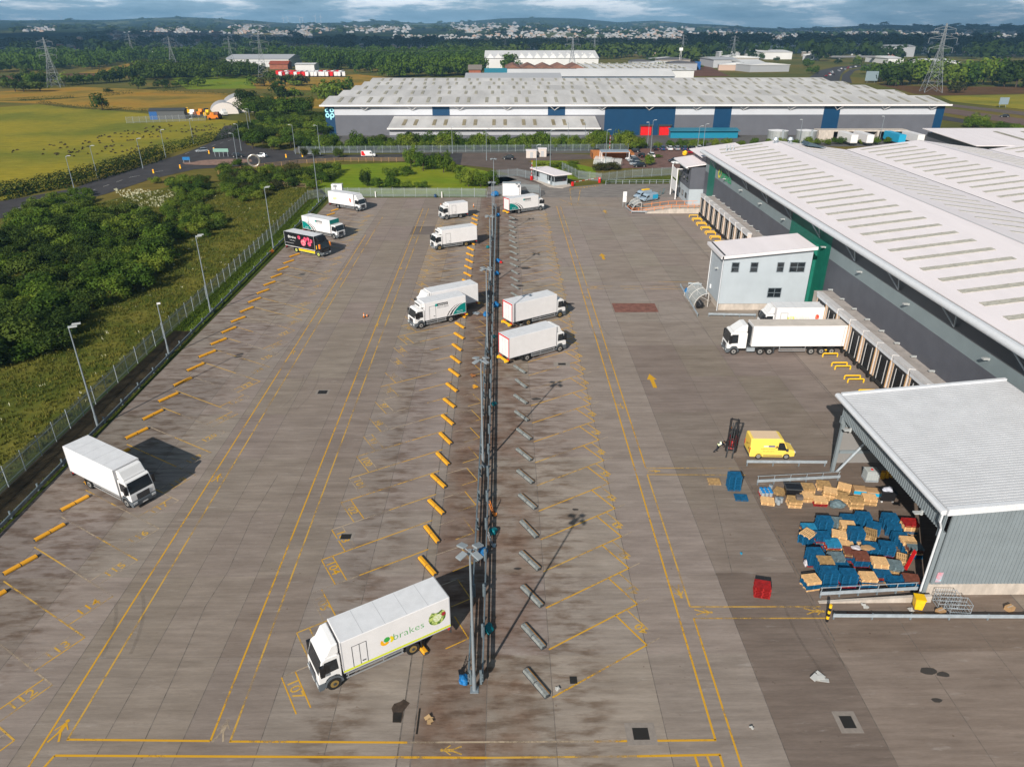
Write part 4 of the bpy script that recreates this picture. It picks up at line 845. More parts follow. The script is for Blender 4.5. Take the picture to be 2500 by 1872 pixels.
def lorry(label,pr,ang,wb=5.9,top=4.0,rear=2.9,gap=.85,livery=None,deflector=True,fridge=False,boxm=None,cabm=None,rim=None,door=True,rdoor=True,tail='yellow',side=1,amber_m=False,group=None):
    """pr: ground point under the visible rear wheel; side: +1 if the visible side is the left of the lorry"""
    d=Vector((math.cos(R(ang)),math.sin(R(ang)),0)); l=Vector((-d.y,d.x,0))
    o=Vector((*pr,0))-l*side*1.2
    t=thing('box_lorry',label,'lorry',o,R(ang),group)
    boxm=boxm or white; xb=wb-gap+.15; x0=-rear; hw=1.275
    body=MB().box(x0,xb,-hw,hw,1.12,top,0).build('cargo_box',[boxm],t,bevel=.035)
    MB().box(x0+.03,xb-.03,-hw+.03,hw-.03,top+.001,top+.012).build('roof_panel',[roofwhite],t)
    sm=MB(); n=5
    for i in range(1,n): x=x0+(xb-x0)*i/n; sm.box(x-.012,x+.012,-hw+.05,hw-.05,top+.012,top+.018)
    sm.box(x0,xb,-hw-.012,-hw-.001,1.1,1.17); sm.box(x0,xb,hw+.001,hw+.012,1.1,1.17); sm.box(xb-.05,xb+.012,-hw-.012,-hw+.02,1.1,top); sm.box(xb-.05,xb+.012,hw-.02,hw+.012,1.1,top)
    sm.box(x0-.012,x0+.05,-hw-.012,-hw+.02,1.1,top+.01); sm.box(x0-.012,x0+.05,hw-.02,hw+.012,1.1,top+.01)
    sm.build('edge_trim',[mat('trim_grey',(.42,.43,.45),.5)],t)
    xw=cab(t,xb+.12,min(2.95,top-.6),cabm,rim,L_=wb+1.0-(xb+.12),amber_m=amber_m)
    xc0=xb+.14; hh=min(2.95,top-.6)
    if deflector:
        xfw=wb+1.0
        MB().prism([(xc0,hh+.03),(xfw-.6,hh+.05),(xfw-.75,hh+.22),(xc0+.45,top-.12),(xc0,top-.05)],-1.12,1.12).build('wind_deflector',[cabm or cabwhite],t,bevel=.07)
    if fridge:
        MB().box(xb+.01,xb+.62,-.95,.95,hh+.15,top-.12).build('fridge_unit',[cabwhite],t,bevel=.05); MB().box(xb+.6,xb+.65,-.8,.8,hh+.35,top-.3).build('vent',[dkgrey],t)
    m=MB(); m.box(-rear+.1,wb-.5,-.45,-.33,.78,1.08).box(-rear+.1,wb-.5,.33,.45,.78,1.08)
    for x in (-rear+.3,-1,.9,2.2,3.4): m.box(x-.06,x+.06,-1.15,1.15,.98,1.1)
    m.box(.75,1.6,-1.1,-.5,.5,1.0).box(.8,1.9,.5,1.1,.45,.98); m.tube((0,-1,.5),(0,1,.5),.12,8)
    m.build('chassis',[dkgrey],t)
    for s_ in (-1,1):
        g=MB(); 
        for z in (.55,.85): g.box(.72,wb-.85,s_*1.16,s_*1.2,z-.06,z+.06)
        for x in (.8,2.2,wb-1): g.box(x-.03,x+.03,s_*1.1,s_*1.16,.48,1.1)
        g.build('side_guard',[mat('guard_alu',(.42,.44,.46),.4,metal=.5)],t)
        wheel(t,0,s_*1.22,rim=rim,side=s_,dual=True)
        MB().box(-rear+.0,-rear+.12,s_*.7,s_*1.15,.72,.88).build('tail_light',[redm],t)
        MB().box(-.7,-.62,s_*.75,s_*1.2,.25,.95).build('mudflap',[rubber],t)
    if tail=='yellow': MB().box(-rear-.35,-rear-.02,-1.15,1.15,.62,.78).box(-rear-.5,-rear-.1,-1.0,-.8,.5,.75).box(-rear-.5,-rear-.1,.8,1.0,.5,.75).build('tail_lift',[yelb],t)
    else: MB().box(-rear-.1,-rear-.0,-1.2,1.2,.45,1.05).build('tail_lift',[dkgrey],t)
    if rdoor:
        m=MB().box(x0-.022,x0-.013,-1.12,-.02,1.25,top-.25).box(x0-.022,x0-.013,.02,1.12,1.25,top-.25); m.build('rear_door',[white],t)
        MB().box(x0-.03,x0-.014,-hw,-1.15,1.12,top).box(x0-.03,x0-.014,1.15,hw,1.12,top).box(x0-.03,x0-.014,-1.15,1.15,top-.2,top).build('rear_frame',[redm if rdoor=='red' else MAT['trim_grey']],t)
        MB().tube((x0-.04,-.35,1.2),(x0-.04,-.35,top-.3),.02,5).tube((x0-.04,.35,1.2),(x0-.04,.35,top-.3),.02,5).build('lock_bar',[steel],t)
    S=side; yv=S*(hw+.004)
    def Pq(x,z,e=0): return Vector((x,S*(hw+.006+e),z))
    if door:
        xd=xb-1.75 if door is True else door; m=MB(); w_=.035
        for a,b,c_,d_ in ((xd,xd+1.05,1.2,1.2+w_),(xd,xd+1.05,3.15,3.15+w_),(xd,xd+w_,1.2,3.15),(xd+1.05-w_,xd+1.05,1.2,3.18)): m.box(a,b,S*(hw+.002),S*(hw+.016),c_,d_)
        if livery=='leaf': m.box(xd+.5,xd+.53,S*(hw+.002),S*(hw+.016),1.2,3.15)
        m.box(xd+.15,xd+.4,S*(hw+.005),S*(hw+.03),1.55,1.63); m.build('side_door_seal',[dkgrey],t)
    # the artwork runs forward or backward so that it reads from the visible side
    rd=Vector((-S,0,0))*-1 if False else Vector((-1 if S>0 else 1,0,0)); up=Vector((0,0,1))
    def L2(x): return x
    def art(name,mats,mb_): return mb_.build(name,mats,t,fix=False)
    if livery=='leaf' or livery=='straw' or livery=='dockleaf':
        pale=livery!='leaf'
        gm=mat('logo_green',(.05,.36,.06),.5) if not pale else mat('logo_pale',(.62,.66,.42),.5); ym_=mat('logo_yellow',(.80,.62,.01),.5) if not pale else mat('logo_pale_yellow',(.68,.68,.12),.5)
        cx=x0+(xb-x0)*(.40 if livery=='leaf' else .45); cz=2.42
        mb=MB(); put_text(mb,'brakes',.86 if livery=='leaf' else .8,Pq(cx,cz,.003),rd,up,0,1.05,-.012)
        c=Pq(cx,cz-.05,.002)-rd*1.75
        disc(mb,c-rd*.02,rd,up,.34,140,330,2 if not pale else 1,.12); disc(mb,c+rd*.12+up*.12+Vector((0,S*.002,0)),rd,up,.22,0,360,0); disc(mb,c+rd*.33+Vector((0,S*.001,0)),rd,up,.3,-80,80,1,.1)
        art('logo',[gm,ym_,mat('logo_orange',(.85,.42,.01),.5)],mb)
        c=Pq(x0+1.0 if livery!='straw' else xb-1.15,2.55 if livery=='leaf' else 2.4,.002); mb=MB()
        if livery=='leaf':
            disc(mb,c,rd,up,.68,-218,38,0); mb.add([c+rd*.535+up*.418,c-rd*.535+up*.418,c],[(0,1,2)],0); mb.add([c+rd*.535+up*.41,c+rd*.1+up*.41,c+rd*.35+up*.55],[(0,1,2)],0); mb.add([c-rd*.535+up*.41,c-rd*.05+up*.41,c-rd*.4+up*.58],[(0,1,2)],0)
            art('produce_print',[mat('salad_print',(.02,.10,.01),.5,col2=(.50,.60,.18),lo=.4,hi=.58,scale=4.5,detail=3)],mb)
            mb=MB(); disc(mb,c+Vector((0,S*.003,0))-up*.05,rd,up,.33,0,360,0); art('produce_print',[mat('cabbage',(.55,.62,.30),.5,col2=(.75,.78,.6),lo=.4,hi=.6,scale=7)],mb)
            mb=MB(); disc(mb,c+Vector((0,S*.003,0))+rd*.5+up*.1,rd,up,.17,0,360,0); art('produce_print',[mat('beet',(.35,.03,.04),.5)],mb)
            MB().prism([(x0,1.2),(xb,1.2),(xb,1.36),(x0,1.36)],S*(hw+.013),S*(hw+.017)).build('stripe',[mat('lime_stripe',(.62,.68,.02),.5)],t)
        else:
            k=.55; pts=[(-.35,.75),(.05,.9),(.4,.6),(.5,.1),(.4,-.5),(.15,-.85),(-.2,-.45),(-.42,.1)]
            mb.add([c+rd*a*k*1.1+up*b_*k*1.15 for a,b_ in pts],[tuple(range(8))]); art('produce_print',[mat('tomato_print',(.62,.03,.02),.5,col2=(.85,.28,.16),lo=.42,hi=.6,scale=3.5)],mb)
    if livery=='swoosh':
        X=lambda f: x0+(xb-x0)*f; mb=MB()
        def curve(f0,f1,z0,z1,pw,n=16): return [(X(f0+(f1-f0)*i/n),z0+(z1-z0)*(i/n)**pw) for i in range(n+1)]
        top_=[(X(0.005),2.75),(X(.06),2.72),(X(.12),2.6),(X(.18),2.38),(X(.24),2.05),(X(.29),1.7),(X(.335),1.2)]
        pts=[(X(0.005),1.2)]+top_
        mb.add([Pq(a,b,.002) for a,b in pts],[tuple(range(len(pts)))]); art('livery_panel',[mat('livery_teal',(.0,.20,.18),.45)],mb)
        mb=MB()
        for off,w_ in ((.035,.055),(.12,.03)):
            c1=[(a+off*(xb-x0),b) for a,b in top_[1:]]
            for i in range(len(c1)-1):
                (a,b),(c_,d_)=c1[i],c1[i+1]; ww=w_*(xb-x0)*(i+1)/len(c1)
                mb.add([Pq(a-ww*.2,b+.06,.002),Pq(a+ww*.6,b+.06,.002),Pq(c_+ww*1.1,d_+(.06 if i<len(c1)-2 else 0),.002),Pq(c_-ww*.1,d_,.002)],[(0,1,2,3)])
        art('livery_stripe',[black],mb)
        mb=MB(); cx=X(.60)
        a=Pq(cx,3.22,.003); mb.add([a-rd*1.05-up*.2,a+rd*1.05-up*.2,a+rd*1.05+up*.2,a-rd*1.05+up*.2],[(0,1,2,3)],0)
        b=a-rd*.88+Vector((0,S*.002,0)); mb.add([b-rd*.17-up*.2,b+rd*.17-up*.2,b+rd*.17+up*.2,b-rd*.17+up*.2],[(0,1,2,3)],1)
        put_text(mb,'enterprise',.36,a+rd*.18+Vector((0,S*.004,0)),rd,up,2,1.0,.006); put_text(mb,'FLEX-E-RENT',.26,a-up*.45+rd*.25,rd,up,0,1.25)
        art('logo',[black,mat('logo_teal',(.0,.32,.30),.5),cabwhite],mb)
        mb=MB(); put_text(mb,'0800 328 9001',.17,Pq(X(.16),1.62,.006),rd,up,0,1); put_text(mb,'flexerent.co.uk',.17,Pq(X(.16),1.42,.006),rd,up,0,1); art('lettering',[cabwhite],mb)
    if livery=='black':
        X=lambda f: x0+(xb-x0)*f; mb=MB()
        for fx,z,r_ in ((.50,3.2,.5),(.70,3.0,.6),(.63,2.3,.85),(.83,2.3,.62),(.80,3.2,.5),(.90,2.9,.45)): disc(mb,Pq(X(fx),z,.002+.001*r_),rd,up,r_*.8,0,360,0)
        art('produce_print',[mat('fruit_print',(.30,.01,.03),.4,col2=(.75,.12,.22),lo=.42,hi=.55,scale=3.2)],mb)
        mb=MB(); disc(mb,Pq(X(.63),2.3,.008),rd,up,.56,0,360,0); art('produce_print',[mat('fruit_cut',(.55,.05,.10),.4,col2=(.9,.5,.5),lo=.45,hi=.62,scale=6)],mb)
        mb=MB(); disc(mb,Pq(X(.16),3.0,.003),rd,up,.26,0,360,0,.13); put_text(mb,'brakes',.62,Pq(X(.30),3.0,.003),rd,up,0,1,.005)
        put_text(mb,'freshly delivered',.22,Pq(X(.27),2.35,.003),rd,up,0); mb.add([Pq(X(.02),1.75,.002),Pq(X(.3),1.75,.002),Pq(X(.3),1.79,.002),Pq(X(.02),1.79,.002)],[(0,1,2,3)],0); art('logo',[cabwhite],mb)
        MB().prism([(x0,1.14),(xb,1.14),(xb,1.2),(x0,1.2)],S*(hw+.013),S*(hw+.017)).build('edge_stripe',[cabwhite],t)
        MB().box(.75,wb-.9,S*1.205,S*1.22,.5,.95).build('side_skirt',[yelb],t); MB().box(.75,wb-.9,S*1.205,S*1.222,.42,.49).build('skirt_edge',[teal],t)
        mb=MB(); mb.box(wb-.4,wb-.25,S*1.21,S*1.222,1.45,2.2); mb.build('cab_flash',[yelb],t)
    if livery=='tealtop':
        pass
    return t
BN=mat('black_body',(.012,.012,.014),.3,spec=.6)
lorry('plain white box lorry parked alone in the lower left bays, casting a broad shadow',(-40.15,57.9),-32,5.95,3.9,2.85,livery=None,door=None,side=-1,deflector=True,tail='dark',fridge=False)
lorry('white lorry with green logo and salad picture, nearest the camera',(-6.6,37.1),211,5.75,3.9,2.97,livery='leaf',side=1,rim=gold,tail='dark')
lorry('teal swoosh lorry with a side door in the middle row',(-8.1,101.05),211,4.9,3.85,2.6,livery='swoosh',side=1,deflector=False,fridge=True)
lorry('plain white box lorry half hidden behind the teal swoosh lorry in the middle row',(-6.7,105.8),211,5.9,4.0,2.95,livery=None,side=1,deflector=True,door=None)
lorry('plain white fridge lorry with side door, second from the far end of middle row',(-7.7,142.8),208,5.85,3.95,2.45,livery=None,side=1,deflector=False,fridge=True,rim=gold,tail='dark')
lorry('short white fridge lorry between two orange cones at the far end of the middle row',(-10.1,166.7),207,3.5,3.6,1.9,livery=None,side=1,deflector=False,fridge=True,gap=.8,tail='dark')
lorry('teal swoosh lorry with yellow tail lift at the far right hand bays',(3.6,171.0),31,6.2,3.85,2.75,livery='swoosh',side=-1,door=None,deflector=False,rdoor='red')
lorry('plain white lorry with red edged rear doors, farther of two in right bays',(3.55,99.6),32.5,5.9,3.95,2.9,livery=None,side=-1,rim=gold,door=None,deflector=False,rdoor='red')
lorry('plain white lorry with red edged rear doors, nearer of two in right bays',(3.0,86.9),32.5,5.45,3.95,2.9,livery=None,side=-1,door=None,rdoor='red',deflector=True)
lorry('black box lorry with red fruit pictures in the left bays',(-41.1,138.9),-32.5,6.05,3.9,2.9,livery='black',side=-1,boxm=BN,cabm=BN,rim=mat('lime_rim',(.55,.6,.15),.4),door=None,amber_m=True,tail='dark')
tl=lorry('teal swoosh lorry with teal top front, beside the black lorry',(-40.9,152.0),-33,6.1,3.85,2.9,livery='swoosh',side=-1,door=None,deflector=False,tail='dark')
MB().box(5.42,5.55,-1.27,1.27,3.05,3.86).build('front_panel',[mat('livery_teal',(0,.2,.18))],tl)
lorry('white lorry with a red tomato picture in the far left bays',(-40.8,177.3),-32.5,6.15,3.9,2.9,livery='straw',side=-1,door=None,tail='dark')
dl=lorry('white box lorry with a pale logo backed into the dock beside the office block',(43.9,96.15),180,5.5,3.95,2.2,livery='dockleaf',side=1,rdoor=None,tail='none')
# articulated lorry: tractor and its trailer move as one
t=thing('articulated_lorry','long white articulated lorry backed into the docks','lorry',(44.5,89.8,0),R(180))
xf=44.5-30.15
body=MB().box(-2.0,11.1,-1.275,1.275,1.25,4.2).build('trailer_box',[white],t,bevel=.035)
MB().box(-1.95,11.05,-1.24,1.24,4.201,4.215).build('trailer_roof',[mat('dusty_roof',(.55,.50,.45),.6,noise=.1,scale=.6)],t)
MB().box(-1.2,-1.17,1.277,1.29,1.3,4.0).box(-2,-1.17,1.277,1.29,3.97,4.0).build('side_door_seal',[dkgrey],t)
m=MB(); m.box(-1.9,10.5,-.5,-.35,.85,1.24).box(-1.9,10.5,.35,.5,.85,1.24).box(7.2,13.2,-.45,.45,.65,.95).box(4.0,6.9,-1.1,-.5,.5,1.0)
for x in (0,1.4,2.8): m.tube((x,-1,.5),(x,1,.5),.1,8)
m.box(7.7,7.9,-.9,-.7,0.1,1.2).box(7.7,7.9,.7,.9,.1,1.2); m.build('chassis',[dkgrey],t)
m=MB().box(3.6,7.2,1.15,1.19,.8,.92).box(3.6,7.2,1.15,1.19,.5,.62).box(3.6,3.68,1.1,1.15,.5,1.2).box(7.1,7.2,1.1,1.15,.5,1.2); m.build('side_guard',[MAT['guard_alu']],t)
for x in (0,1.4,2.8,8.5,9.75):
    for s_ in (-1,1): wheel(t,x,s_*1.24,r=.5,w=.32,rim=rimm,side=s_,dual=(x==8.5))
cab(t,11.75,3.25,cabwhite,L_=2.6)
MB().prism([(11.8,3.28),(13.6,3.3),(13.5,3.42),(12.4,4.25),(11.85,4.3)],-1.1,1.1).build('wind_deflector',[cabwhite],t,bevel=.08)
MB().box(11.15,11.25,-.9,.9,1.5,3.9).build('fridge_vent',[dkgrey],t)
MB().box(10.5,11.6,.9,1.2,.5,1.0).build('fuel_tank',[steel],t)
# vans and cars
def bodyprof(mb,secs,m=0):
    """secs: list of (x, halfwidth_low, halfwidth_top, zlow, zmid, ztop)"""
    o=len(mb.v); n=8
    for (x,wl,wt_,zl,zm_,zt) in secs:
        mb.v+=[(x,-wl,zl),(x,-wl,zm_),(x,-wt_,zt-.06),(x,-wt_+.12,zt),(x,wt_-.12,zt),(x,wt_,zt-.06),(x,wl,zm_),(x,wl,zl)]
    for i in range(len(secs)-1):
        for k in range(n): a=o+i*n+k; b=o+i*n+(k+1)%n; mb.f.append((a,b,b+n,a+n)); mb.m.append(m)
    mb.f.append(tuple(o+k for k in range(n))); mb.m.append(m); mb.f.append(tuple(o+(len(secs)-1)*n+k for k in range(n))[::-1]); mb.m.append(m)
def carwheels(t,xs,y,r,w=.2,rim=None):
    for x in xs:
        for s_ in (-1,1):
            wh=MB().tube((x,s_*(y-w),r),(x,s_*y,r),r,14).build('wheel',[rubber],t); MB().tube((x,s_*(y-.03),r),(x,s_*(y+.012),r),r*.62,12).build('rim',[rim or rimm],wh)
def make_car(name,label,paint,cat='car'):
    t=thing(name,label,cat)
    m=MB(); bodyprof(m,[(-2.05,.78,.72,.35,.62,.80),(-1.95,.86,.76,.28,.7,.92),(-1.2,.88,.80,.26,.78,.95),(.75,.88,.80,.26,.78,.93),(1.75,.84,.70,.28,.66,.80),(2.02,.70,.60,.36,.52,.62)]); m.build('body',[paint],t,smooth=False,bevel=.03)
    m=MB(); bodyprof(m,[(-1.85,.72,.66,.86,.9,.98),(-1.45,.76,.60,.86,.9,1.38),(-1.0,.77,.60,.86,.9,1.46),(.1,.77,.60,.86,.9,1.45),(.55,.76,.60,.86,.9,1.3),(1.05,.74,.66,.84,.88,.92)]); m.build('windows',[glass],t)
    m=MB(); m.prism([(-1.42,1.40),(-1.0,1.475),(.1,1.465),(.32,1.40),(.1,1.42),(-1.0,1.43)],-.55,.55); m.build('roof',[paint],t)
    carwheels(t,(-1.3,1.28),.88,.32)
    for s_ in (-1,1):
        MB().box(1.85,2.03,s_*.45,s_*.68,.5,.62).build('headlight',[MAT['lens']],t); MB().box(-2.07,-1.98,s_*.5,s_*.74,.62,.75).build('tail_light',[redm],t); MB().box(.55,.75,s_*.88,s_*1.02,.9,1.02).build('mirror',[paint],t)
    return t
def make_van(name,label,paint,h=1.95,L_=4.9,cat='van',roofm_=None):
    t=thing(name,label,cat); hw=.95 if h<2.2 else 1.02; a=-L_/2;b=L_/2; k=h
    m=MB(); bodyprof(m,[(a,hw-.04,hw-.12,.38,1.0,k-.06),(a+.12,hw,hw-.10,.30,1.0,k),(b-1.75,hw,hw-.10,.30,1.05,k),(b-1.45,hw,hw-.14,.30,1.05,k-.08),(b-.78,hw-.02,hw-.12,.30,.95,1.12),(b-.1,hw-.12,hw-.2,.32,.75,.92),(b,hw-.25,hw-.35,.36,.62,.72)]); m.build('body',[paint],t,bevel=.03)
    x0=b-1.47;z0=k-.12;x1=b-.82;z1=1.16
    n=Vector((z0-z1,0,x1-x0)).normalized()*.02
    m=MB().add([(x0+n.x,-hw+.24,z0+n.z),(x0+n.x,hw-.24,z0+n.z),(x1+n.x,hw-.14,z1+n.z),(x1+n.x,-hw+.14,z1+n.z)],[(0,1,2,3)]); m.build('windscreen',[glass],t,fix=False)
    for s_ in (-1,1):
        y=s_*(hw-.03); pl=[(b-1.95,1.12),(b-1.0,1.06),(b-1.38,k-.42),(b-1.9,k-.38)]
        MB().prism(pl,s_*(hw-.14),s_*(hw+.008)).build('side_window',[glass],t)
        MB().box(b-1.1,b-.9,s_*hw,s_*(hw+.2),1.05,1.3).build('mirror',[dkgrey],t)
        MB().box(b-.22,b-.02,s_*(hw-.45),s_*(hw-.18),.68,.86).build('headlight',[MAT['lens']],t); MB().box(a-.02,a+.05,s_*(hw-.18),s_*(hw-.04),.8,1.35).build('tail_light',[redm],t)
    MB().box(b-.3,b+.04,-hw+.15,hw-.15,.3,.58).box(a-.05,a+.1,-hw+.05,hw-.05,.3,.55).build('bumper',[dkgrey],t,bevel=.03)
    for s_ in (-1,1): MB().box(a+1.4,b-1.4,s_*(hw-.005),s_*(hw+.015),.42,.52).build('side_strip',[dkgrey],t)
    if roofm_: MB().box(a+.25,b-1.8,-hw+.22,hw-.22,k+.001,k+.012).build('roof',[roofm_],t)
    carwheels(t,(a+.95,b-.95),hw,.35 if h>2.2 else .33,.22)
    return t
yv=make_van('panel_van','yellow high roof panel van parked beside the forklift',mat('van_yellow',(.86,.62,.11),.35,spec=.5),2.35,4.75,roofm_=mat('pale_cream_roof',(.70,.52,.34),.5)); yv.location=(27.6,63.35,0); yv.rotation_euler=(0,0,R(-2))
m=MB(); m.box(-.55,.1,-1.045,-1.03,1.50,1.66); m.build('blue_panel',[mat('label_blue',(.02,.06,.30),.5)],yv); m=MB(); m.box(-1.05,-.56,-1.045,-1.03,1.5,1.66); m.build('white_panel',[mat('label_white',(.7,.65,.6),.5)],yv)
m=MB(); put_text(m,'forklift hire & service',.17,(-.55,-1.046,1.27),(1,0,0),(0,0,1)); put_text(m,'sales  parts  training',.14,(-.5,-1.046,1.0),(1,0,0),(0,0,1)); m.box(.15,.42,-1.046,-1.04,1.38,1.5); m.tube((.3,-1.04,1.55),(.3,-1.05,1.55),.08,6); m.build('lettering',[mat('lettering_brown',(.16,.08,.03),.6)],yv)
MB().box(-2.40,-2.385,-.45,-.25,1.5,1.6).box(-2.4,-2.385,.05,.3,1.2,1.35).box(-2.4,-2.385,-.6,-.4,.95,1.15).build('rear_lettering',[MAT['lettering_brown']],yv)
bv=make_van('small_van','silver van with a sky blue rear half parked before the reception tower, nearer of two',mat('van_silver',(.26,.34,.42),.3,spec=.6)); bv.location=(37.1,185.0,0); bv.rotation_euler=(0,0,R(212))
MB().box(-2.42,-.6,.955,.962,.55,1.6).build('side_wrap',[mat('sky_blue',(.02,.33,.55))],bv)
bv2=make_van('small_van','silver van with a yellow roof box parked before the reception tower, farther of two',MAT['van_silver']); bv2.location=(36.2,188.4,0); bv2.rotation_euler=(0,0,R(212)); MB().box(-2.0,.1,-.45,.45,2.0,2.2).build('roof_box',[yelb],bv2)
rv=make_van('small_van','white van with a red rear half driving along the palisade fence road',mat('van_white',(.7,.7,.7),.35)); rv.location=(-46.5,256.0,0); rv.rotation_euler=(0,0,R(2)); MB().prism([(-2.3,.5),(-.9,.5),(-1.6,1.9),(-2.3,1.9)],-.97,-.955).build('side_wrap',[mat('bright_red',(.6,.01,.01))],rv)
cw=mat('car_white',(.70,.71,.72),.3,spec=.5); cb=mat('car_black',(.015,.017,.02),.25,spec=.6); cs=mat('car_silver',(.28,.31,.34),.3,spec=.5); cbl=mat('car_blue',(.02,.06,.14),.3,spec=.5); cred=mat('car_red',(.22,.01,.02),.3)
for (x,y,a,p,nm,lb) in ((-114.6,178.6,52,cw,'hatchback','white hatchback driving alone on the road at the left edge'),(-107.5,266,210,cs,'hatchback','silver car on the road approaching the roundabout'),(-83,254.5,165,cw,'hatchback','white hatchback on the roundabout near the steel ring sculpture'),
    (-91,254.8,10,cb,'hatchback','black car on the roundabout beside the low green road sign'),(1.6,249.0,175,cb,'saloon_car','dark blue car driving towards the small white substation boxes'),(33.5,262.5,0,cb,'saloon_car','black car beside the timber bin enclosure'),(46.5,264.4,172,cb,'saloon_car','black car driving along the car park by the hedge'),
    (47.3,253.4,100,cb,'hatchback','black hatchback in the car park beside the white pickup'),(50.6,253.2,90,cw,'pickup','white pickup standing in the middle of the car park'),
    (42.8,247.3,190,cw,'hatchback','white car farthest in the row behind the arched cycle canopy'),(42.9,244.2,190,cs,'hatchback','silver car second in the row behind the arched cycle canopy'),(43.0,240.6,190,cb,'hatchback','dark car third in the row behind the arched cycle canopy'),(42.6,237.5,190,cs,'hatchback','grey car fourth in the row behind the arched cycle canopy'),(43.2,234.2,190,cb,'hatchback','black car nearest the palisade fence in the row behind the arched cycle canopy'),
    (54.9,269.0,90,cb,'hatchback','black car leftmost in the row under the far warehouse hedge'),(57.6,269.0,90,cbl,'hatchback','dark blue car second from left in the row under the far warehouse hedge'),(60.2,269.1,90,cw,'hatchback','white car third from left in the row under the far warehouse hedge'),(62.8,269,90,cs,'hatchback','silver car fourth from left in the row under the far warehouse hedge'),(65.4,269,90,cbl,'hatchback','blue car fifth from left in the row under the far warehouse hedge'),(68,269.5,90,cb,'hatchback','black car second from right in the row under the far warehouse hedge'),(71.2,270.8,90,cw,'hatchback','white car rightmost in the row under the far warehouse hedge'),
    (66,262,80,cred,'hatchback','dark red car beside the yellow grit bin by the warehouse corner'),(56.3,243,190,cb,'hatchback','dark car behind the reception tower roof, nearer the yellow bin'),(56.6,239.5,190,cw,'hatchback','white car behind the reception tower roof, beside a dark car'),
    (247.5,372,160,cb,'saloon_car','black car on the far carriageway at the right edge'),(249.5,338,165,cb,'saloon_car','black car on the near carriageway at the right edge'),(222,330,160,cbl,'saloon_car','dark car on the slip road behind the bush at the right edge')):
    c=make_car(nm,lb,p); c.location=(x,y,.05); c.rotation_euler=(0,0,R(a))
    if nm=='pickup': c.scale=(1.15,1.1,1.15)
# forklift with raised mast and its operator
t=thing('forklift','black and red forklift with a tall mast standing beside the yellow van','forklift',(24.0,64.6,0),R(-112))
MB().prism([(-1.1,.25),(-1.15,.9),(-.95,1.15),(-.2,1.1),(-.1,.55),(.75,.5),(.85,.25)],-.52,.52).build('body',[redm],t,bevel=.06)
MB().box(-1.18,-.6,-.54,.54,.3,.95).build('counterweight',[black],t,bevel=.08)
m=MB()
for s_ in (-.47,.47): m.tube((-.7,s_,1.0),(-.55,s_,2.1),.04,6); m.tube((.55,s_,.6),(.2,s_,2.12),.04,6)
for x in (-.5,-.3,-.1,.1): m.box(x-.02,x+.02,-.47,.47,2.08,2.13)
m.box(-.58,.24,-.5,-.44,2.08,2.14).box(-.58,.24,.44,.5,2.08,2.14); m.build('overhead_guard',[black],t)
MB().box(-.55,-.1,-.25,.25,1.05,1.2).box(-.6,-.5,-.25,.25,1.15,1.65).build('seat',[rubber],t,bevel=.03)
m=MB()
for s_ in (-.42,.42): m.box(.95,1.09,s_-.06,s_+.06,.1,4.05)
for s_ in (-.3,.3): m.box(.98,1.08,s_-.045,s_+.045,.15,4.15)
for z in (.3,1.5,2.7,3.95): m.box(.97,1.06,-.42,.42,z,z+.12)
m.build('mast',[black],t); m=MB(); m.tube((1.02,-.12,.3),(1.02,-.12,3.6),.045,8).tube((1.02,.12,.3),(1.02,.12,3.6),.045,8); m.build('lift_cylinder',[dkgrey],t)
m=MB().box(1.1,1.16,-.55,.55,.35,.45).box(1.1,1.16,-.55,.55,.75,.85)
for k in range(7): m.box(1.1,1.14,-.52+k*.17,-.49+k*.17,.45,1.35)
m.build('load_guard',[black],t)
for s_ in (-.3,.3): m=MB().box(1.16,2.3,s_-.06,s_+.06,.10,.15).box(1.13,1.18,s_-.06,s_+.06,.1,.8); m.build('fork',[dkgrey],t)
for x,r_ in ((.65,.34),(-.75,.27)):
    for s_ in (-1,1): MB().tube((x,s_*.36,r_),(x,s_*.58,r_),r_,14).tube((x,s_*.57,r_),(x,s_*.6,r_),r_*.5,10).build('wheel',[rubber],t)
MB().tube((-.45,-.3,2.14),(-.45,-.3,2.3),.07,8).build('beacon',[orange],t)
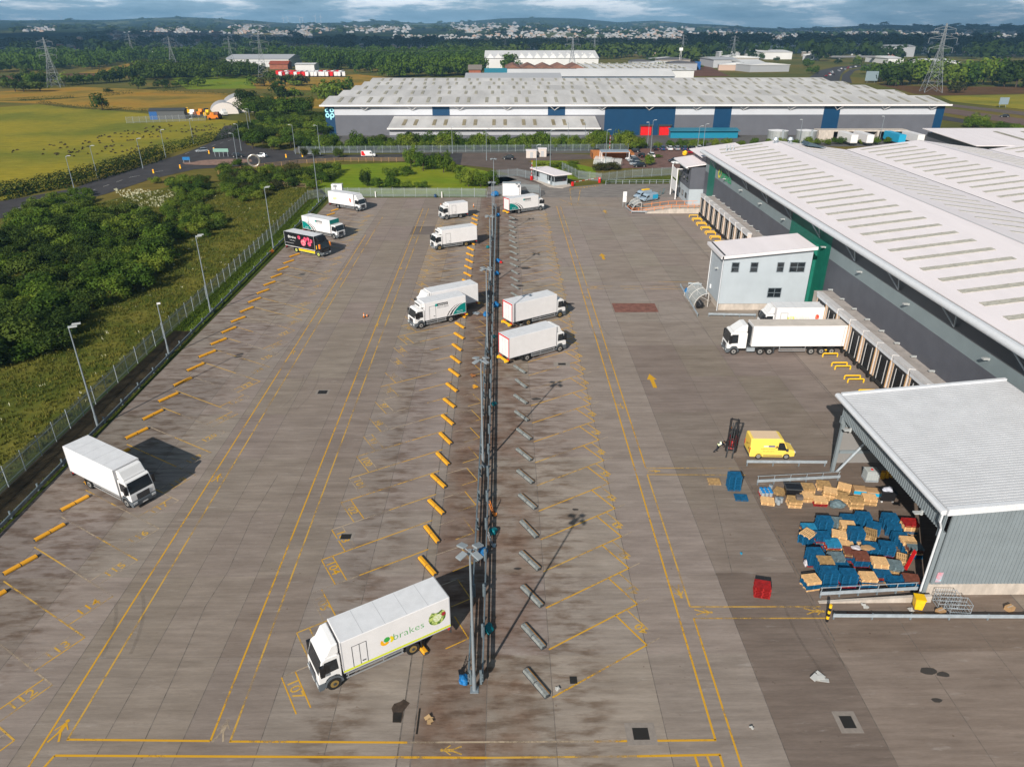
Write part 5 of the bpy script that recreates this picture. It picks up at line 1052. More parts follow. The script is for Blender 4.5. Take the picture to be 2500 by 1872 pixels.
# person bending beside the forklift
def person(label,loc,rz,pose,clothes,skin=(.5,.3,.2)):
    t=thing('person',label,'person',loc,rz)
    J=pose['J']; E_=pose['E']; Rr=pose['R']
    me=bpy.data.meshes.new('body'); me.from_pydata([J[k] for k in J],[(list(J).index(a),list(J).index(b)) for a,b in E_],[])
    me.materials.append(mat('dark_trousers',(.02,.022,.03),.8)); o=bpy.data.objects.new('body',me); COL.objects.link(o); o.parent=t
    sk=o.modifiers.new('skin','SKIN'); sv=me.skin_vertices[0].data
    for i,k in enumerate(J): sv[i].radius=(Rr.get(k,.06),)*2; sv[i].use_root=(k=='pel')
    ss=o.modifiers.new('sub','SUBSURF'); ss.levels=ss.render_levels=2
    hd=Vector(J['head']); dr=(hd-Vector(J['neck'])).normalized()
    m=MB(); 
    me2=bpy.data.meshes.new('head'); bm=bmesh.new(); bmesh.ops.create_uvsphere(bm,u_segments=14,v_segments=10,radius=.11)
    for v_ in bm.verts:
        v_.co.z*=1.2; v_.co.y*=.88
        if v_.co.x>.09 and abs(v_.co.z)<.03: v_.co.x+=.025
    bm.to_mesh(me2); bm.free(); me2.materials.append(mat('skin',skin,.6)); h_=bpy.data.objects.new('head',me2); COL.objects.link(h_); h_.parent=t; h_.location=hd+dr*.06
    me3=me2.copy(); me3.materials.clear(); me3.materials.append(mat('dark_hair',(.03,.02,.015),.8)); h3=bpy.data.objects.new('hair',me3); COL.objects.link(h3); h3.parent=t; h3.location=hd+dr*.085+Vector((-.02,0,.02)); h3.scale=(1.03,1.06,.9)
    a=Vector(J['pel']).lerp(Vector(J['chest']),.1); b=Vector(J['neck']).lerp(Vector(J['chest']),.35)
    v=MB(); n=10; ax_=(b-a).normalized(); s1=Vector((0,1,0)); s2=ax_.cross(s1)
    for i,(f_,wy,wx) in enumerate(((0,.20,.145),(.5,.215,.155),(.85,.235,.15),(1,.15,.12))):
        c=a.lerp(b,f_); v.v+=[tuple(c+s1*math.cos(k*2*math.pi/n)*wy+s2*math.sin(k*2*math.pi/n)*wx) for k in range(n)]
    for i in range(3):
        for k in range(n): v.f.append((i*n+k,i*n+(k+1)%n,(i+1)*n+(k+1)%n,(i+1)*n+k)); v.m.append(1 if i==1 else 0)
    v.build('hi_vis_vest',[clothes,mat('reflective',(.7,.72,.7),.4)],t,smooth=True)
    for s_ in ('l','r'):
        h=Vector(J['hand_'+s_]); m=MB()
        for q in range(4): m.tube(h+Vector((0,-.03+q*.02,0)),h+Vector((.03,-.03+q*.02,-.075+.008*abs(q-1.5))),.009,5)
        m.tube(h+Vector((.01,.035,.02)),h+Vector((.04,.05,-.03)),.01,5); m.build('fingers',[MAT['skin']],t)
        f=Vector(J['foot_'+s_]); MB().box(f.x-.09,f.x+.17,f.y-.05,f.y+.05,0,.09).build('boot',[rubber],t,bevel=.03)
    return t
bend=dict(J=dict(pel=(0,0,.82),waist=(.08,0,.95),chest=(.28,0,1.12),neck=(.44,0,1.2),head=(.54,0,1.22),hip_l=(0,.1,.8),knee_l=(.10,.13,.45),ank_l=(-.05,.13,.09),foot_l=(-.02,.13,.05),hip_r=(0,-.1,.8),knee_r=(-.08,-.13,.44),ank_r=(-.38,-.13,.10),foot_r=(-.34,-.13,.05),sh_l=(.36,.2,1.14),el_l=(.5,.24,.88),hand_l=(.66,.2,.68),sh_r=(.36,-.2,1.14),el_r=(.48,-.25,.87),hand_r=(.62,-.2,.64)),
 E=[('pel','waist'),('waist','chest'),('chest','neck'),('neck','head'),('pel','hip_l'),('hip_l','knee_l'),('knee_l','ank_l'),('ank_l','foot_l'),('pel','hip_r'),('hip_r','knee_r'),('knee_r','ank_r'),('ank_r','foot_r'),('chest','sh_l'),('sh_l','el_l'),('el_l','hand_l'),('chest','sh_r'),('sh_r','el_r'),('el_r','hand_r')],
 R=dict(pel=.15,waist=.13,chest=.15,neck=.06,head=.05,hip_l=.1,hip_r=.1,knee_l=.065,knee_r=.065,ank_l=.045,ank_r=.045,foot_l=.04,foot_r=.04,sh_l=.065,sh_r=.065,el_l=.045,el_r=.045,hand_l=.035,hand_r=.035))
person('person in a pale hi-vis vest bending forward at the foot of the forklift mast',(22.3,63.9,0),R(-5),bend,mat('hivis',(.72,.78,.45),.6))
# ================================================================== WHEEL STOPS, BARRIERS, MASTS
_hj=random.Random(8)
def hj(a): return _hj.uniform(-a,a)
def make_stop(m_,side_m=None):
    t=thing('wheel_stop','','wheel stop')
    for s_ in (-1,1):
        b=MB(); x0,x1=(.04,1.3) if s_>0 else (-1.3,-.04)
        b.prism([(-.20,0.02),(.20,0.02),(.20,.14),(.12,.24),(-.12,.24),(-.20,.14)],x0,x1,axis='x'); b.build('bar',[m_],t)
    MB().box(-1.35,1.35,-.24,.24,0,.02).box(-1.36,-1.3,-.12,.12,0,.2).box(1.3,1.36,-.12,.12,0,.2).box(-.035,.035,-.18,.18,0,.2).build('base',[dkgrey],t)
    return t
ystop=mat('stop_yellow',(.62,.27,.012),.6,col2=(.70,.33,.02),lo=.3,hi=.42,scale=3.2)
ystop.node_tree.nodes['Color Ramp'].color_ramp.elements[0].color=(.22,.10,.02,1); gstop=mat('stop_grey',(.20,.215,.21),.6,noise=.3,scale=3.5)
nms=['one','two','three','four','five','six','seven','eight','nine','ten','eleven','twelve','thirteen','fourteen','fifteen','sixteen','seventeen','eighteen','nineteen','twenty','twenty one','twenty two','twenty three','twenty four','twenty five','twenty six','twenty seven','twenty eight','twenty nine','thirty','thirty one','thirty two','thirty three','thirty four','thirty five']
a=make_stop(ystop); f_=True
for i in range(32):
    y=42.6+4.27*i
    o=a if f_ else dup(a); f_=False; o.location=(-40.25-.031*i+hj(.06),y+hj(.06),0); o.rotation_euler=(0,0,R(59+hj(2)))
    tag(o,'yellow wheel stop beside the left guardrail, number %s counting away from the camera'%nms[i],'wheel stop','yellow wheel stops along the left guardrail')
for i in range(33):
    y=38.1+4.1*i
    o=dup(a); o.location=(-6.45-.008*i+hj(.07),y+hj(.08),0); o.rotation_euler=(0,0,R(-57+hj(2.5))); o['label']='yellow wheel stop left of the central barrier, number %s counting away from the camera'%nms[i]; o['group']='yellow wheel stops left of the central barrier'
a=make_stop(gstop); f_=True
MB().box(-1.28,1.28,.14,.205,.16,.215).build('edge_strip',[mat('faded_orange',(.40,.20,.06),.7)],a)
for i in range(33):
    y=34.5+4.135*i
    o=a if f_ else dup(a); f_=False; o.location=(2.05-.006*i+hj(.1),y+hj(.1),0); o.rotation_euler=(0,0,R(-59+hj(3))); tag(o,'grey wheel stop right of the central barrier, number %s counting away from the camera'%nms[i],'wheel stop','grey wheel stops right of the central barrier')
bst=mat('barrier_steel',(.15,.19,.215),.5,metal=.2,noise=.2,scale=1.5)
def make_barrier(name,label,x,y0,y1,h,step,xs=0,x1=None):
    x1=x if x1 is None else x1; t=thing(name,label,'barrier',(x,y0,0)); dx=x1-x; L_=y1-y0
    m=MB(); n=12
    for i in range(n):
        a=y0+(y1-y0)*i/n; b=y0+(y1-y0)*(i+1)/n; xa=x+dx*i/n; xb=x+dx*(i+1)/n
        for zz in ((h-.32,h-.18),(h-.14,h),(.38,.5)):
            m.add([(xa-.05-x,a-y0,zz[0]),(xa+.05-x,a-y0,zz[0]),(xa+.05-x,a-y0,zz[1]),(xa-.05-x,a-y0,zz[1]),(xb-.05-x,b-y0,zz[0]),(xb+.05-x,b-y0,zz[0]),(xb+.05-x,b-y0,zz[1]),(xb-.05-x,b-y0,zz[1])],[(0,1,2,3),(7,6,5,4),(0,4,5,1),(1,5,6,2),(2,6,7,3),(3,7,4,0)])
        m.add([(xa-.02-x,a-y0,h-.2),(xa+.02-x,a-y0,h-.2),(xb+.02-x,b-y0,h-.2),(xb-.02-x,b-y0,h-.2)],[(0,1,2,3)])
    m.build('beam',[bst],t)
    n=int(L_/step); pb=None
    for i in range(n+1):
        yy_=y0+.15+(L_-.3)*i/n; X=x+dx*i/n
        if pb is None: pb=MB().box(-.08+xs,.08+xs,-.06,.06,0,h+.22).box(-.1+xs*.4,.1+xs*.4,-.05,.05,h-.42,h+.0).build('post',[bst],t); q=pb
        else: q=pb.copy(); COL.objects.link(q); q.parent=t
        q.location=(X-x,yy_-y0,0)
    return t
make_barrier('crash_barrier','long galvanised crash barrier down the middle of the yard, left of the twin pair',-2.55,34.3,176.5,1.05,4.1,.12,-2.75)
make_barrier('crash_barrier','long galvanised crash barrier down the middle of the yard, right of the twin pair',-1.6,34.3,176.5,1.05,4.1,-.12,-1.85)
make_barrier('crash_barrier','galvanised crash barrier with tall posts along the left edge of the yard',-44.6,40.0,188.3,.62,4.27,-.12,-46.5)
mst=mat('mast_steel',(.24,.28,.31),.5,metal=.2,noise=.1,scale=1)
def lampmast(x,y,label,h=11.9,heads=4,name='floodlight_mast',group=None,rz=0,armr=.82,hs=1.0):
    t=thing(name,label,'floodlight mast' if heads>2 else 'lamp post',(x,y,0),rz,group)
    MB().tube((0,0,0),(0,0,1.4),.14,10).tube((0,0,1.4),(0,0,h),.105,10,0,.06).build('pole',[mst],t)
    if heads>2: MB().box(-.28,.28,-.28,.28,0,.05).build('base_plate',[steeld],t)
    if heads==4:
        m=MB()
        for a in (45,135,225,315): m.tube((0,0,h-.15),(armr*.55*math.cos(R(a)),armr*.55*math.sin(R(a)),h-.05),.05,6)
        m.tube((0,0,h-.3),(0,0,h+.05),.12,8); m.build('bracket',[mst],t)
        for a in (45,135,225,315):
            M=Matrix.Translation((armr*.8*math.cos(R(a)),armr*.8*math.sin(R(a)),h-.02))@Matrix.Rotation(R(a),4,'Z')@Matrix.Rotation(R(12),4,'Y')
            MB().box(-.30,.32,-.22,.22,-.05,.07,0,M).build('lamp_head',[mat('mast_lamp',(.24,.27,.29),.5)],t,bevel=.03)
    elif heads==2:
        for s_ in (-1,1):
            M=Matrix.Translation((.65 if s_>0 else .35,s_*.38,h-.02))
            MB().box(-.35,.5,-.2,.2,-.05,.07,0,M).build('lamp_head',[MAT['lamp_grey']],t,bevel=.03)
        MB().tube((0,0,h-.1),(.4,.3,h),.04,6).tube((0,0,h-.1),(.2,-.3,h),.04,6).build('bracket',[mst],t)
    elif heads==1:
        MB().tube((0,0,h-.1),(-.55*hs,0,h+.12),.05,6).build('arm',[steel],t); MB().box(-1.25*hs,-.5*hs,-.14,.14,h+.05,h+.2).build('lamp_head',[MAT['lamp_grey']],t,bevel=.03)
    return t
for i,(x,y) in enumerate(((-2.15,33.95),(-2.25,61.4),(-2.35,89.9),(-2.36,118.7),(-2.37,147.5),(-2.4,176.2))):
    lampmast(x,y,'four headed floodlight mast in the central barrier, %s'%['nearest the camera','second from the camera','third from the camera','fourth from the camera','second from the far end','farthest away'][i],group='floodlight masts along the central barrier')
for i,(x,y,hd,h) in enumerate(((-45.5,69.9,2,12.1),(-45.7,89.4,0,7.4),(-45.9,105.5,2,12.2),(-46.6,142.0,2,12.1),(-47.0,183.5,1,12))):
    tt=lampmast(x,y,['twin headed lamp post nearest the camera on the left verge','short camera pole on the left verge between two tall lamp posts','twin headed lamp post in the middle of the left verge','twin headed lamp post on the left verge behind the black lorry','lamp post at the far end of the left verge by the palisade corner'][i],h,hd,'lamp_post' if hd else 'camera_pole',rz=R(25))
    if not hd: MB().box(-.05,.4,-.1,.1,h-.1,h+.12).build('camera',[cabwhite],tt,bevel=.03)
lp=[((480,1225),(405,1020),'left edge of the road, nearest the white hatchback'),((628,1143),(590,935),'road hedge, second from the left edge'),((920,1085),(890,883),'road hedge with a small yellow sign on it'),((1067,1015),(1035,835),'road hedge before the roundabout'),((1245,925),(1215,795),'hedge opposite the roundabout sign'),((1552,970),(1520,800),'verge corner of the roundabout'),((1530,1060),(1495,880),'roundabout island edge beside the steel ring'),((1900,990),(1870,808),'start of the far palisade fence'),((2060,995),(2045,835),'second along the far palisade fence'),((1605,880),(1570,757),'side road above the roundabout, nearer'),((1620,860),(1585,750),'side road above the roundabout, farther')]
for i,(b_,t_,lb) in enumerate(lp):
    g=pz1(*b_); lampmast(g[0],g[1],'slim grey street lamp at the '+lb,9.0 if i<6 else 9.6,1,'street_lamp','street lamps round the road and far fence',rz=R(180 if i in(0,1,2,3,4) else 0),hs=1.1)
for (x,y,h,lb) in (((-5.7),247,10,'gate road beside the bright meadow trees'),(14.4,228,12,'mound behind the gatehouse'),(31.5,228,12,'canopy of the car park'),(9.4,211.5,10,'barrier on the left of the gatehouse'),(-18,262,9,'hedge behind the far palisade fence'),(30,275,9,'hedge at the far edge of the car park'),(23.5,272,9,'hedge left of the car park'),(52,262,11,'middle of the car park'),(64,245,11,'car park side of the reception tower'),(72,268,9,'right end of the parked cars'),(112,282,9,'galvanised tanks'),(143,283,10,'cream loading bays'),(53,274,9,'red dock doors')):
    g=(x,y); lampmast(x,y,'slim grey lamp post by the '+lb,h,1 if y<270 else 2,'street_lamp','lamp posts about the gate and car park',rz=R(180))
# clutter along the central barrier
bluc=mat('blue_tarp',(.01,.14,.36),.6,noise=.3,scale=5); tealc=mat('teal_plastic',(.0,.14,.17),.5,noise=.2,scale=4)
def lump(name,label,cat,x,y,z,sx,sy,sz,m_,seed=1):
    me=bpy.data.meshes.new(name); bm=bmesh.new(); bmesh.ops.create_icosphere(bm,subdivisions=3,radius=1); r_=random.Random(seed); ph=[r_.uniform(0,6) for _ in range(6)]
    for v_ in bm.verts:
        p=v_.co; k=1+.18*math.sin(p.x*3.1+ph[0])*math.sin(p.y*3.7+ph[1])+.12*math.sin(p.z*6+ph[2]+p.x*4)+.06*math.sin(p.x*13+ph[3])*math.sin(p.y*11+ph[4])
        v_.co=Vector((p.x*k*sx,p.y*k*sy,max(-.98,p.z*k)*sz+sz))
    bm.to_mesh(me); bm.free(); me.materials.append(m_); o=bpy.data.objects.new(name,me); COL.objects.link(o); o.location=(x,y,z); return tag(o,label,cat)
for i,(x,y,m_,lb,s_) in enumerate(((-2.9,34.6,bluc,'crumpled blue cover at the near end of the central barrier',.35),(-1.3,39.2,tealc,'teal plastic bag against the central barrier, nearest the camera',.35),(-1.9,47.8,bluc,'blue cover lying between the twin barriers behind the second mast head',.4),(-1.1,50.6,tealc,'teal bag caught on the right barrier beside a hand truck',.35),(-1.4,107.5,bluc,'blue cover on the barrier between the two white lorries',.55),(-2.8,103.5,bluc,'blue cover beside the left barrier near the swoosh lorry',.5),(-1.2,131.6,bluc,'blue cover on the right barrier with a red bag by it',.5),(-.6,131.2,redm,'red bag lying right of the central barrier',.28),(-1.4,124.0,bluc,'blue cover farther along the right barrier',.45),(-1.4,168.5,bluc,'blue cover at the far end of the central barrier',.5),(-3.3,141.5,tealc,'teal bag left of the far central barrier',.35),(-1.5,95,tealc,'small teal bag on the right barrier behind the nearer white lorry',.3),(-1.3,74.5,tealc,'teal bag hung on the right barrier beside the third mast',.3))):
    lump('covered_bundle',lb,'cover',x,y,0.0,s_,s_*1.3,s_*.75,m_,i)
def handtruck(x,y,rz,lb,m_):
    t=thing('hand_truck',lb,'hand truck',(x,y,0),rz); m=MB()
    for s_ in (-.22,.22): m.tube((0,s_,.15),(.35,s_,1.35),.025,5)
    for k in range(5): m.tube((.07*k,-.22,.3+.24*k),(.07*k,.22,.3+.24*k),.02,5)
    m.box(-.3,.02,-.25,.25,.05,.08); m.build('frame',[m_],t)
    for s_ in (-.28,.28): MB().tube((.05,s_-.03,.13),(.05,s_+.03,.13),.13,10).build('wheel',[rubber],t)
handtruck(-1.1,53.3,R(170),'orange framed hand truck leaning on the right barrier',orange); handtruck(-1.15,48.9,R(175),'grey hand truck leaning on the right barrier',steel); handtruck(-3.0,35.4,R(10),'black hand truck leaning on the near end of the left barrier',black)
# palisade fences
def palisade(label,pts,h=2.3,pitch=.155,post=2.75,name='palisade_fence',mt=None,group=None):
    mt=mt or mat('palisade_steel',(.25,.29,.31),.5,metal=.2,noise=.1,scale=.5)
    t=thing(name,label,'fence',(*pts[0][:2],0),0,group); ox,oy=pts[0][:2]; pm=MB(); rm=MB(); pb=None; np_=0; stf_=MB()
    for p,q in zip(pts,pts[1:]):
        p=Vector((p[0],p[1],0));q=Vector((q[0],q[1],0)); d=(q-p).normalized(); L_=(q-p).length; nrm=Vector((-d.y,d.x,0)); n=int(L_/pitch); o=Vector((ox,oy,0))
        for i in range(n):
            c=p+d*(i*pitch)-o; a=c-d*.034;b=c+d*.034; 
            pm.add([a+Vector((0,0,.06)),b+Vector((0,0,.06)),b+Vector((0,0,h-.1)),c+Vector((0,0,h)),a+Vector((0,0,h-.1))],[(0,1,2,3,4)])
        for z in (.45,h-.5):
            a=p-o;b=q-o; e=nrm*.025; rm.add([a-e+Vector((0,0,z)),b-e+Vector((0,0,z)),b+e+Vector((0,0,z)),a+e+Vector((0,0,z)),a-e+Vector((0,0,z+.06)),b-e+Vector((0,0,z+.06)),b+e+Vector((0,0,z+.06)),a+e+Vector((0,0,z+.06))],[(0,1,2,3),(4,5,6,7),(0,1,5,4),(1,2,6,5),(2,3,7,6),(3,0,4,7)])
        k=int(L_/post)
        for i in range(k+1):
            c=p+d*(L_*i/max(1,k))-o; np_+=1
            if np_<=95:
                if pb is None: pb=MB().box(-.04,.04,-.03,.03,0,h+.05).build('post',[steel],t); w_=pb
                else: w_=pb.copy(); COL.objects.link(w_); w_.parent=t
                w_.location=c; w_.rotation_euler=(0,0,math.atan2(d.y,d.x))
            else: stf_.box(c.x-.04,c.x+.04,c.y-.03,c.y+.03,0,h+.05)
    pm.build('pales',[mt],t,fix=False); rm.build('rail',[mt],t,fix=False)
    if stf_.v: q=stf_.build('posts',[steel],t); q['kind']='stuff'
    return t
palisade('long steel palisade fence between the yard and the overgrown scrub on the left',[(-48.0,30),(-48.3,69.5),(-48.8,92.4),(-48.8,111.7),(-49.2,150),(-50.5,187.2)],2.4)
palisade('steel palisade fence closing the far end of the yard behind the lorries',[(-50.5,187.2),(-46.7,190.6),(-14.3,190.0),(-4.4,189.6)],2.4)
palisade('short steel palisade enclosure beside the white cabin at the end of the barrier',[(-3.2,192),(4.6,196),(9.4,194.5),(9.6,190)],2.3)
palisade('long palisade fence before the hedge of the far warehouse',[(-72,262.5),(-40,264.0),(-7.6,265.5),(22,266.8),(45,268)],2.5,mt=mat('palisade_green',(.16,.20,.21),.6),pitch=.2)
palisade('palisade fence left of the gatehouse barrier',[(-4,216),(4,219),(9,213.2)],2.3)
palisade('palisade fence curving from the gatehouse to the warehouse corner',[(18.2,229),(22,214.5),(28,210.1),(38,216),(50.3,219.9)],2.5)
palisade('grey fence round the contractors compound in the far field',[pz1(815,795),pz1(1320,778),pz1(1325,748)],3.0,mt=mat('compound_fence',(.22,.24,.25),.6),pitch=.3)
def railfence(label,pts,name='timber_fence',cat='fence',h=1.2,m_=None,step=2.5,nr=3):
    t=thing(name,label,cat,(*pts[0][:2],0)); m=MB(); pm=MB(); ox,oy=pts[0][:2]
    for p,q in zip(pts,pts[1:]):
        p=Vector((p[0]-ox,p[1]-oy,0));q=Vector((q[0]-ox,q[1]-oy,0)); L_=(q-p).length
        for k in range(nr): z=h*(k+1)/nr-.05; m.tube(p+Vector((0,0,z)),q+Vector((0,0,z)),.05,4)
        n=max(1,int(L_/step))
        for i in range(n+1): c=p.lerp(q,i/n); pm.box(c.x-.06,c.x+.06,c.y-.06,c.y+.06,0,h)
    m.build('rail',[m_ or woodd],t); pm.build('posts',[m_ or woodd],t); return t
railfence('brown timber fence beside the roundabout and the steel ring',[(-86,222),(-80,231),(-66.9,240.6),(-53,245),(-33,245),(-18,240)],h=1.4,nr=4)
railfence('pale timber rail fence beyond the palisade corner',[(-66,206),(-52,201)],h=1.2,m_=mat('pale_wood',(.30,.22,.12),.8))
railfence('galvanised pedestrian railing under the grass bank by the gate',[(28.9,206),(30,207.1),(47.3,207.2)],name='railing',m_=steel,step=1.8,h=1.1,nr=2)
for i,(x,y,a,lb) in enumerate(((8.1,213.1,-50,'raised'),)): pass
def barrier(x,y,L_,ang,up,lb):
    t=thing('barrier_gate',lb,'barrier',(x,y,0),R(ang)); MB().box(-.3,.3,-.25,.25,0,1.15).build('cabinet',[mat('bright_red',(.6,.01,.01))],t,bevel=.05)
    m=MB(); a=R(up); n=8
    for i in range(n): p=Vector((math.cos(a)*L_*i/n,0,1.0+math.sin(a)*L_*i/n)); q=Vector((math.cos(a)*L_*(i+1)/n,0,1.0+math.sin(a)*L_*(i+1)/n)); m.tube(p,q,.06,6,i%2)
    m.build('boom',[cabwhite,MAT['bright_red']],t)
barrier(8.1,213.1,4.6,40,88,'raised red and white barrier left of the gatehouse'); barrier(19.3,204.2,8.6,32,2,'lowered red and white barrier across the gate road'); t=thing('barrier_post','red barrier post at the right end of the lowered boom','post',(27.4,208.9,0)); MB().box(-.3,.3,-.3,.3,0,1.5).build('cabinet',[MAT['bright_red']],t,bevel=.05); MB().box(-.2,.2,-.31,-.3,1.2,1.35).build('lamp',[cabwhite],t)
barrier(37.5,262.8,5,90,88,'raised red and white barrier at the car park entrance')
# gatehouse
t=thing('gatehouse','small grey gatehouse with a flat white roof between the barriers','gatehouse',(14.1,203.9,0),R(-58)); 
# local x runs back along its long side
t.rotation_euler=(0,0,R(117)); 
MB().box(0,12,-4.3,0,0,1.1).build('lower_wall',[office],t); MB().box(0,12,-4.3,0,2.5,2.9).build('upper_wall',[office],t); MB().box(.08,11.9,-4.2,-.1,1.1,2.5).build('glazing',[glass],t)
m=MB()
for x in (0,1.6,3.2,5.2,6.4,8.6,10.5,11.9): m.box(x,x+.12,-.1,.0,1.1,2.5).box(x,x+.12,-4.3,-4.2,1.1,2.5)
m.box(4.0,8.2,-.09,.01,1.1,2.5); m.build('mullion',[office],t)
MB().box(-1.2,12.6,-5.0,.8,2.95,3.25).build('roof',[roofm],t,bevel=.04); MB().box(1.0,1.9,.02,.1,0,1.9).build('door',[steeld],t)
MB().box(2.4,3.3,.02,.05,.3,.9).build('notice',[cabwhite],t)
t=thing('kerb_island','low kerbed concrete island under the gatehouse','kerb',(14,203,0)); MB().prism([(8.2,214.5),(12.6,202.6),(16.4,201.0),(19.0,204),(18.6,207.5),(12.5,217)],0,.13,axis='z').build('kerb',[plinth],t); t.children[0].location=(-14,-203,0)
for i,(x,y,w_,h_) in enumerate(((9.5,253.2,3.6,2.4),(13.3,255.5,2.8,2.6))):
    t=thing('substation_box','small white kiosk on the mound by the gate road, %s'%['left and wider one','right and taller one'][i],'kiosk',(x,y,0)); MB().box(-w_/2,w_/2,-1.3,1.3,0,h_).build('cabinet',[cream],t,bevel=.05); MB().box(-w_/2-.15,w_/2+.15,-1.45,1.45,h_,h_+.15).build('roof',[roofm],t); MB().box(-.5,.5,-1.34,-1.3,.1,2).build('door',[MAT['trim_grey']],t)
t=thing('covered_bays','open car port with a glazed flat roof in the car park','car port',(32.3,245,0)); MB().box(0,9.5,0,5,2.9,3.05).build('roof',[mat('glazed_roof',(.30,.36,.42),.3)],t); 
for x in (.2,9.3): 
    for y in (.2,4.8): MB().box(x-.12,x+.12,y-.12,y+.12,0,2.9).build('post',[white],t)
t=thing('bin_enclosure','low orange brown timber bin enclosure beside the car port','enclosure',(30,250,0))
for (a,b,c_,d_) in ((0,14,0,.15),(0,.15,0,7),(14,14.15,0,7),(0,14,6.9,7.05)): MB().box(a,b,c_,d_,0,1.9).build('panel',[mat('fence_orange',(.33,.13,.04),.8,noise=.2)],t)
arch_shelter(34.5,238,60,'arched cycle canopy behind the dark bush by the gate fence'); arch_shelter(37.6,235.5,70,'second arched cycle canopy nearer the parked cars')
lump('yellow_grit_bin','yellow grit bin behind the reception tower roof','bin',63,257,0,.8,.7,.8,yelb,3); 
t=thing('sign_board','blank white sign board on two legs near the ramp','sign',(29.9,178.2,0)); MB().box(-.45,.45,-.05,.05,1.2,2.5).box(-.45,.45,-.05,.05,2.56,3.7).build('board',[cabwhite],t); MB().box(-.4,-.32,-.04,.04,0,1.2).box(.32,.4,-.04,.04,0,1.2).build('leg',[steel],t)
# white cabin, cabinet, bins and cones at the far fence
t=thing('white_cabin','white box body standing at the end of the central barrier by the palisade','cabin',(2.1,191.5,0)); MB().box(-2.4,2.4,-1.25,1.25,.15,3.35).build('body',[white],t,bevel=.05); MB().box(-2.3,2.3,-1.2,1.2,3.36,3.42).build('roof',[mat('cabin_roof',(.3,.34,.36),.6)],t); MB().box(-.03,.03,-1.28,-1.26,.3,3.2).box(-2.4,2.4,-1.28,-1.26,.15,.3).build('door_seam',[MAT['trim_grey']],t)
t=thing('white_cabinet','white cabinet standing behind the tomato picture lorry','cabinet',(-43.6,190.9,0)); MB().box(-1.4,1.4,-.8,.8,0,3.3).build('body',[white],t,bevel=.05); MB().box(-.9,.2,-.83,-.8,2.7,3.0).build('label',[steeld],t)
def cone(x,y,h,lb,name='traffic_cone'):
    t=thing(name,lb,'traffic cone',(x,y,0)); MB().box(-.2,.2,-.2,.2,0,.04).build('base',[rubber],t); MB().tube((0,0,.04),(0,0,h),.15,12,0,.03).build('cone',[orange],t,smooth=True); MB().tube((0,0,h*.5),(0,0,h*.68),.098,12,0,.07).build('band',[cabwhite],t)
cone(-15.6,178.2,.95,'orange traffic cone left of the short fridge lorry'); cone(-7.5,178.2,.95,'orange traffic cone right of the short fridge lorry'); cone(-21.6,103.2,.75,'lone orange traffic cone standing in the open left lane'); cone(-21.2,103.6,.4,'small orange cone beside the lone cone in the open lane'); cone(47.4-1.8,148.0,.7,'orange cone at the sixth far dock shelter')
t=thing('orange_arrow_board','orange arrow shaped board on the left barrier behind the black lorry','arrow board',(-45.7,138,0),R(60)); MB().prism([(-.5,.3),(.1,.3),(.1,.05),(.6,.5),(.1,.95),(.1,.7),(-.5,.7)],-.03,.03).build('board',[orange],t)
for x,y,lb in ((-33.6,190.0,'slim white post by the far palisade, left one'),(-16.2,189.4,'slim white post by the far palisade, right one')):
    t=thing('marker_post',lb,'post',(x,y,0)); MB().box(-.12,.12,-.1,.1,0,1.5).build('post',[white],t,bevel=.02)
lump('litter_bin','navy bin standing by the far palisade between two white posts','bin',-17.9,189.2,0,.4,.4,.5,cbl,5)
lump('rubbish_heap','blue and white rubbish heap in the corner by the white cabin','rubbish',-2.3,190.5,0,.9,.8,.7,bluc,8)
# steel ring sculpture and signs
t=thing('ring_sculpture','large polished steel ring standing beside the roundabout','sculpture',(-79.3,235.5,0),R(10)); me=bpy.data.meshes.new('ring'); bm=bmesh.new()
n=32;k=10; vs=[[bm.verts.new(((1.75+.32*math.cos(j*2*math.pi/k))*math.cos(i*2*math.pi/n),.32*math.sin(j*2*math.pi/k),(1.75+.32*math.cos(j*2*math.pi/k))*math.sin(i*2*math.pi/n)+2.0)) for j in range(k)] for i in range(n)]
for i in range(n):
    for j in range(k): bm.faces.new((vs[i][j],vs[(i+1)%n][j],vs[(i+1)%n][(j+1)%k],vs[i][(j+1)%k])).smooth=True
bm.to_mesh(me); bm.free(); me.materials.append(mat('polished_steel',(.45,.42,.38),.3,metal=.7)); o=bpy.data.objects.new('ring',me); COL.objects.link(o); o.parent=t
t=thing('road_sign','low green direction sign on four legs at the roundabout','road sign',(-97,256,0)); MB().box(-2.6,2.6,-.05,.05,1.6,2.7).build('panel',[mat('sign_pale_green',(.20,.36,.30),.5)],t); 
for x in (-2.2,-.7,.7,2.2): MB().box(x-.05,x+.05,.05,.12,0,2.6).build('leg',[steel],t)
t=thing('chevron_sign','small blue arrow sign at the left end of the roundabout island','road sign',(-104,243.5,0)); MB().box(-1.2,1.2,-.05,.05,.9,1.9).build('panel',[bluc],t); MB().box(-1,-.9,0,.1,0,.9).box(.9,1,0,.1,0,.9).build('leg',[steel],t)
for i,p in enumerate(((988,1115),(1345,990),(1377,972),(1840,1015),(1945,1010),(1160,1085))):
    g=pz1(*p); t=thing('bollard',['orange and white bollard on the road left of the roundabout','orange and white bollard at the road mouth, left of two','orange and white bollard at the road mouth, right of two','orange bollard on the road before the dark conifer','orange bollard beside the far palisade start','small orange bollard at the island tip'][i],'bollard',(g[0],g[1],0),0,'orange bollards round the roundabout'); MB().box(-.22,.22,-.12,.12,0,1.2).build('post',[yelb],t,bevel=.05); MB().box(-.18,.18,-.14,-.12,.7,1.05).build('panel',[orange],t)
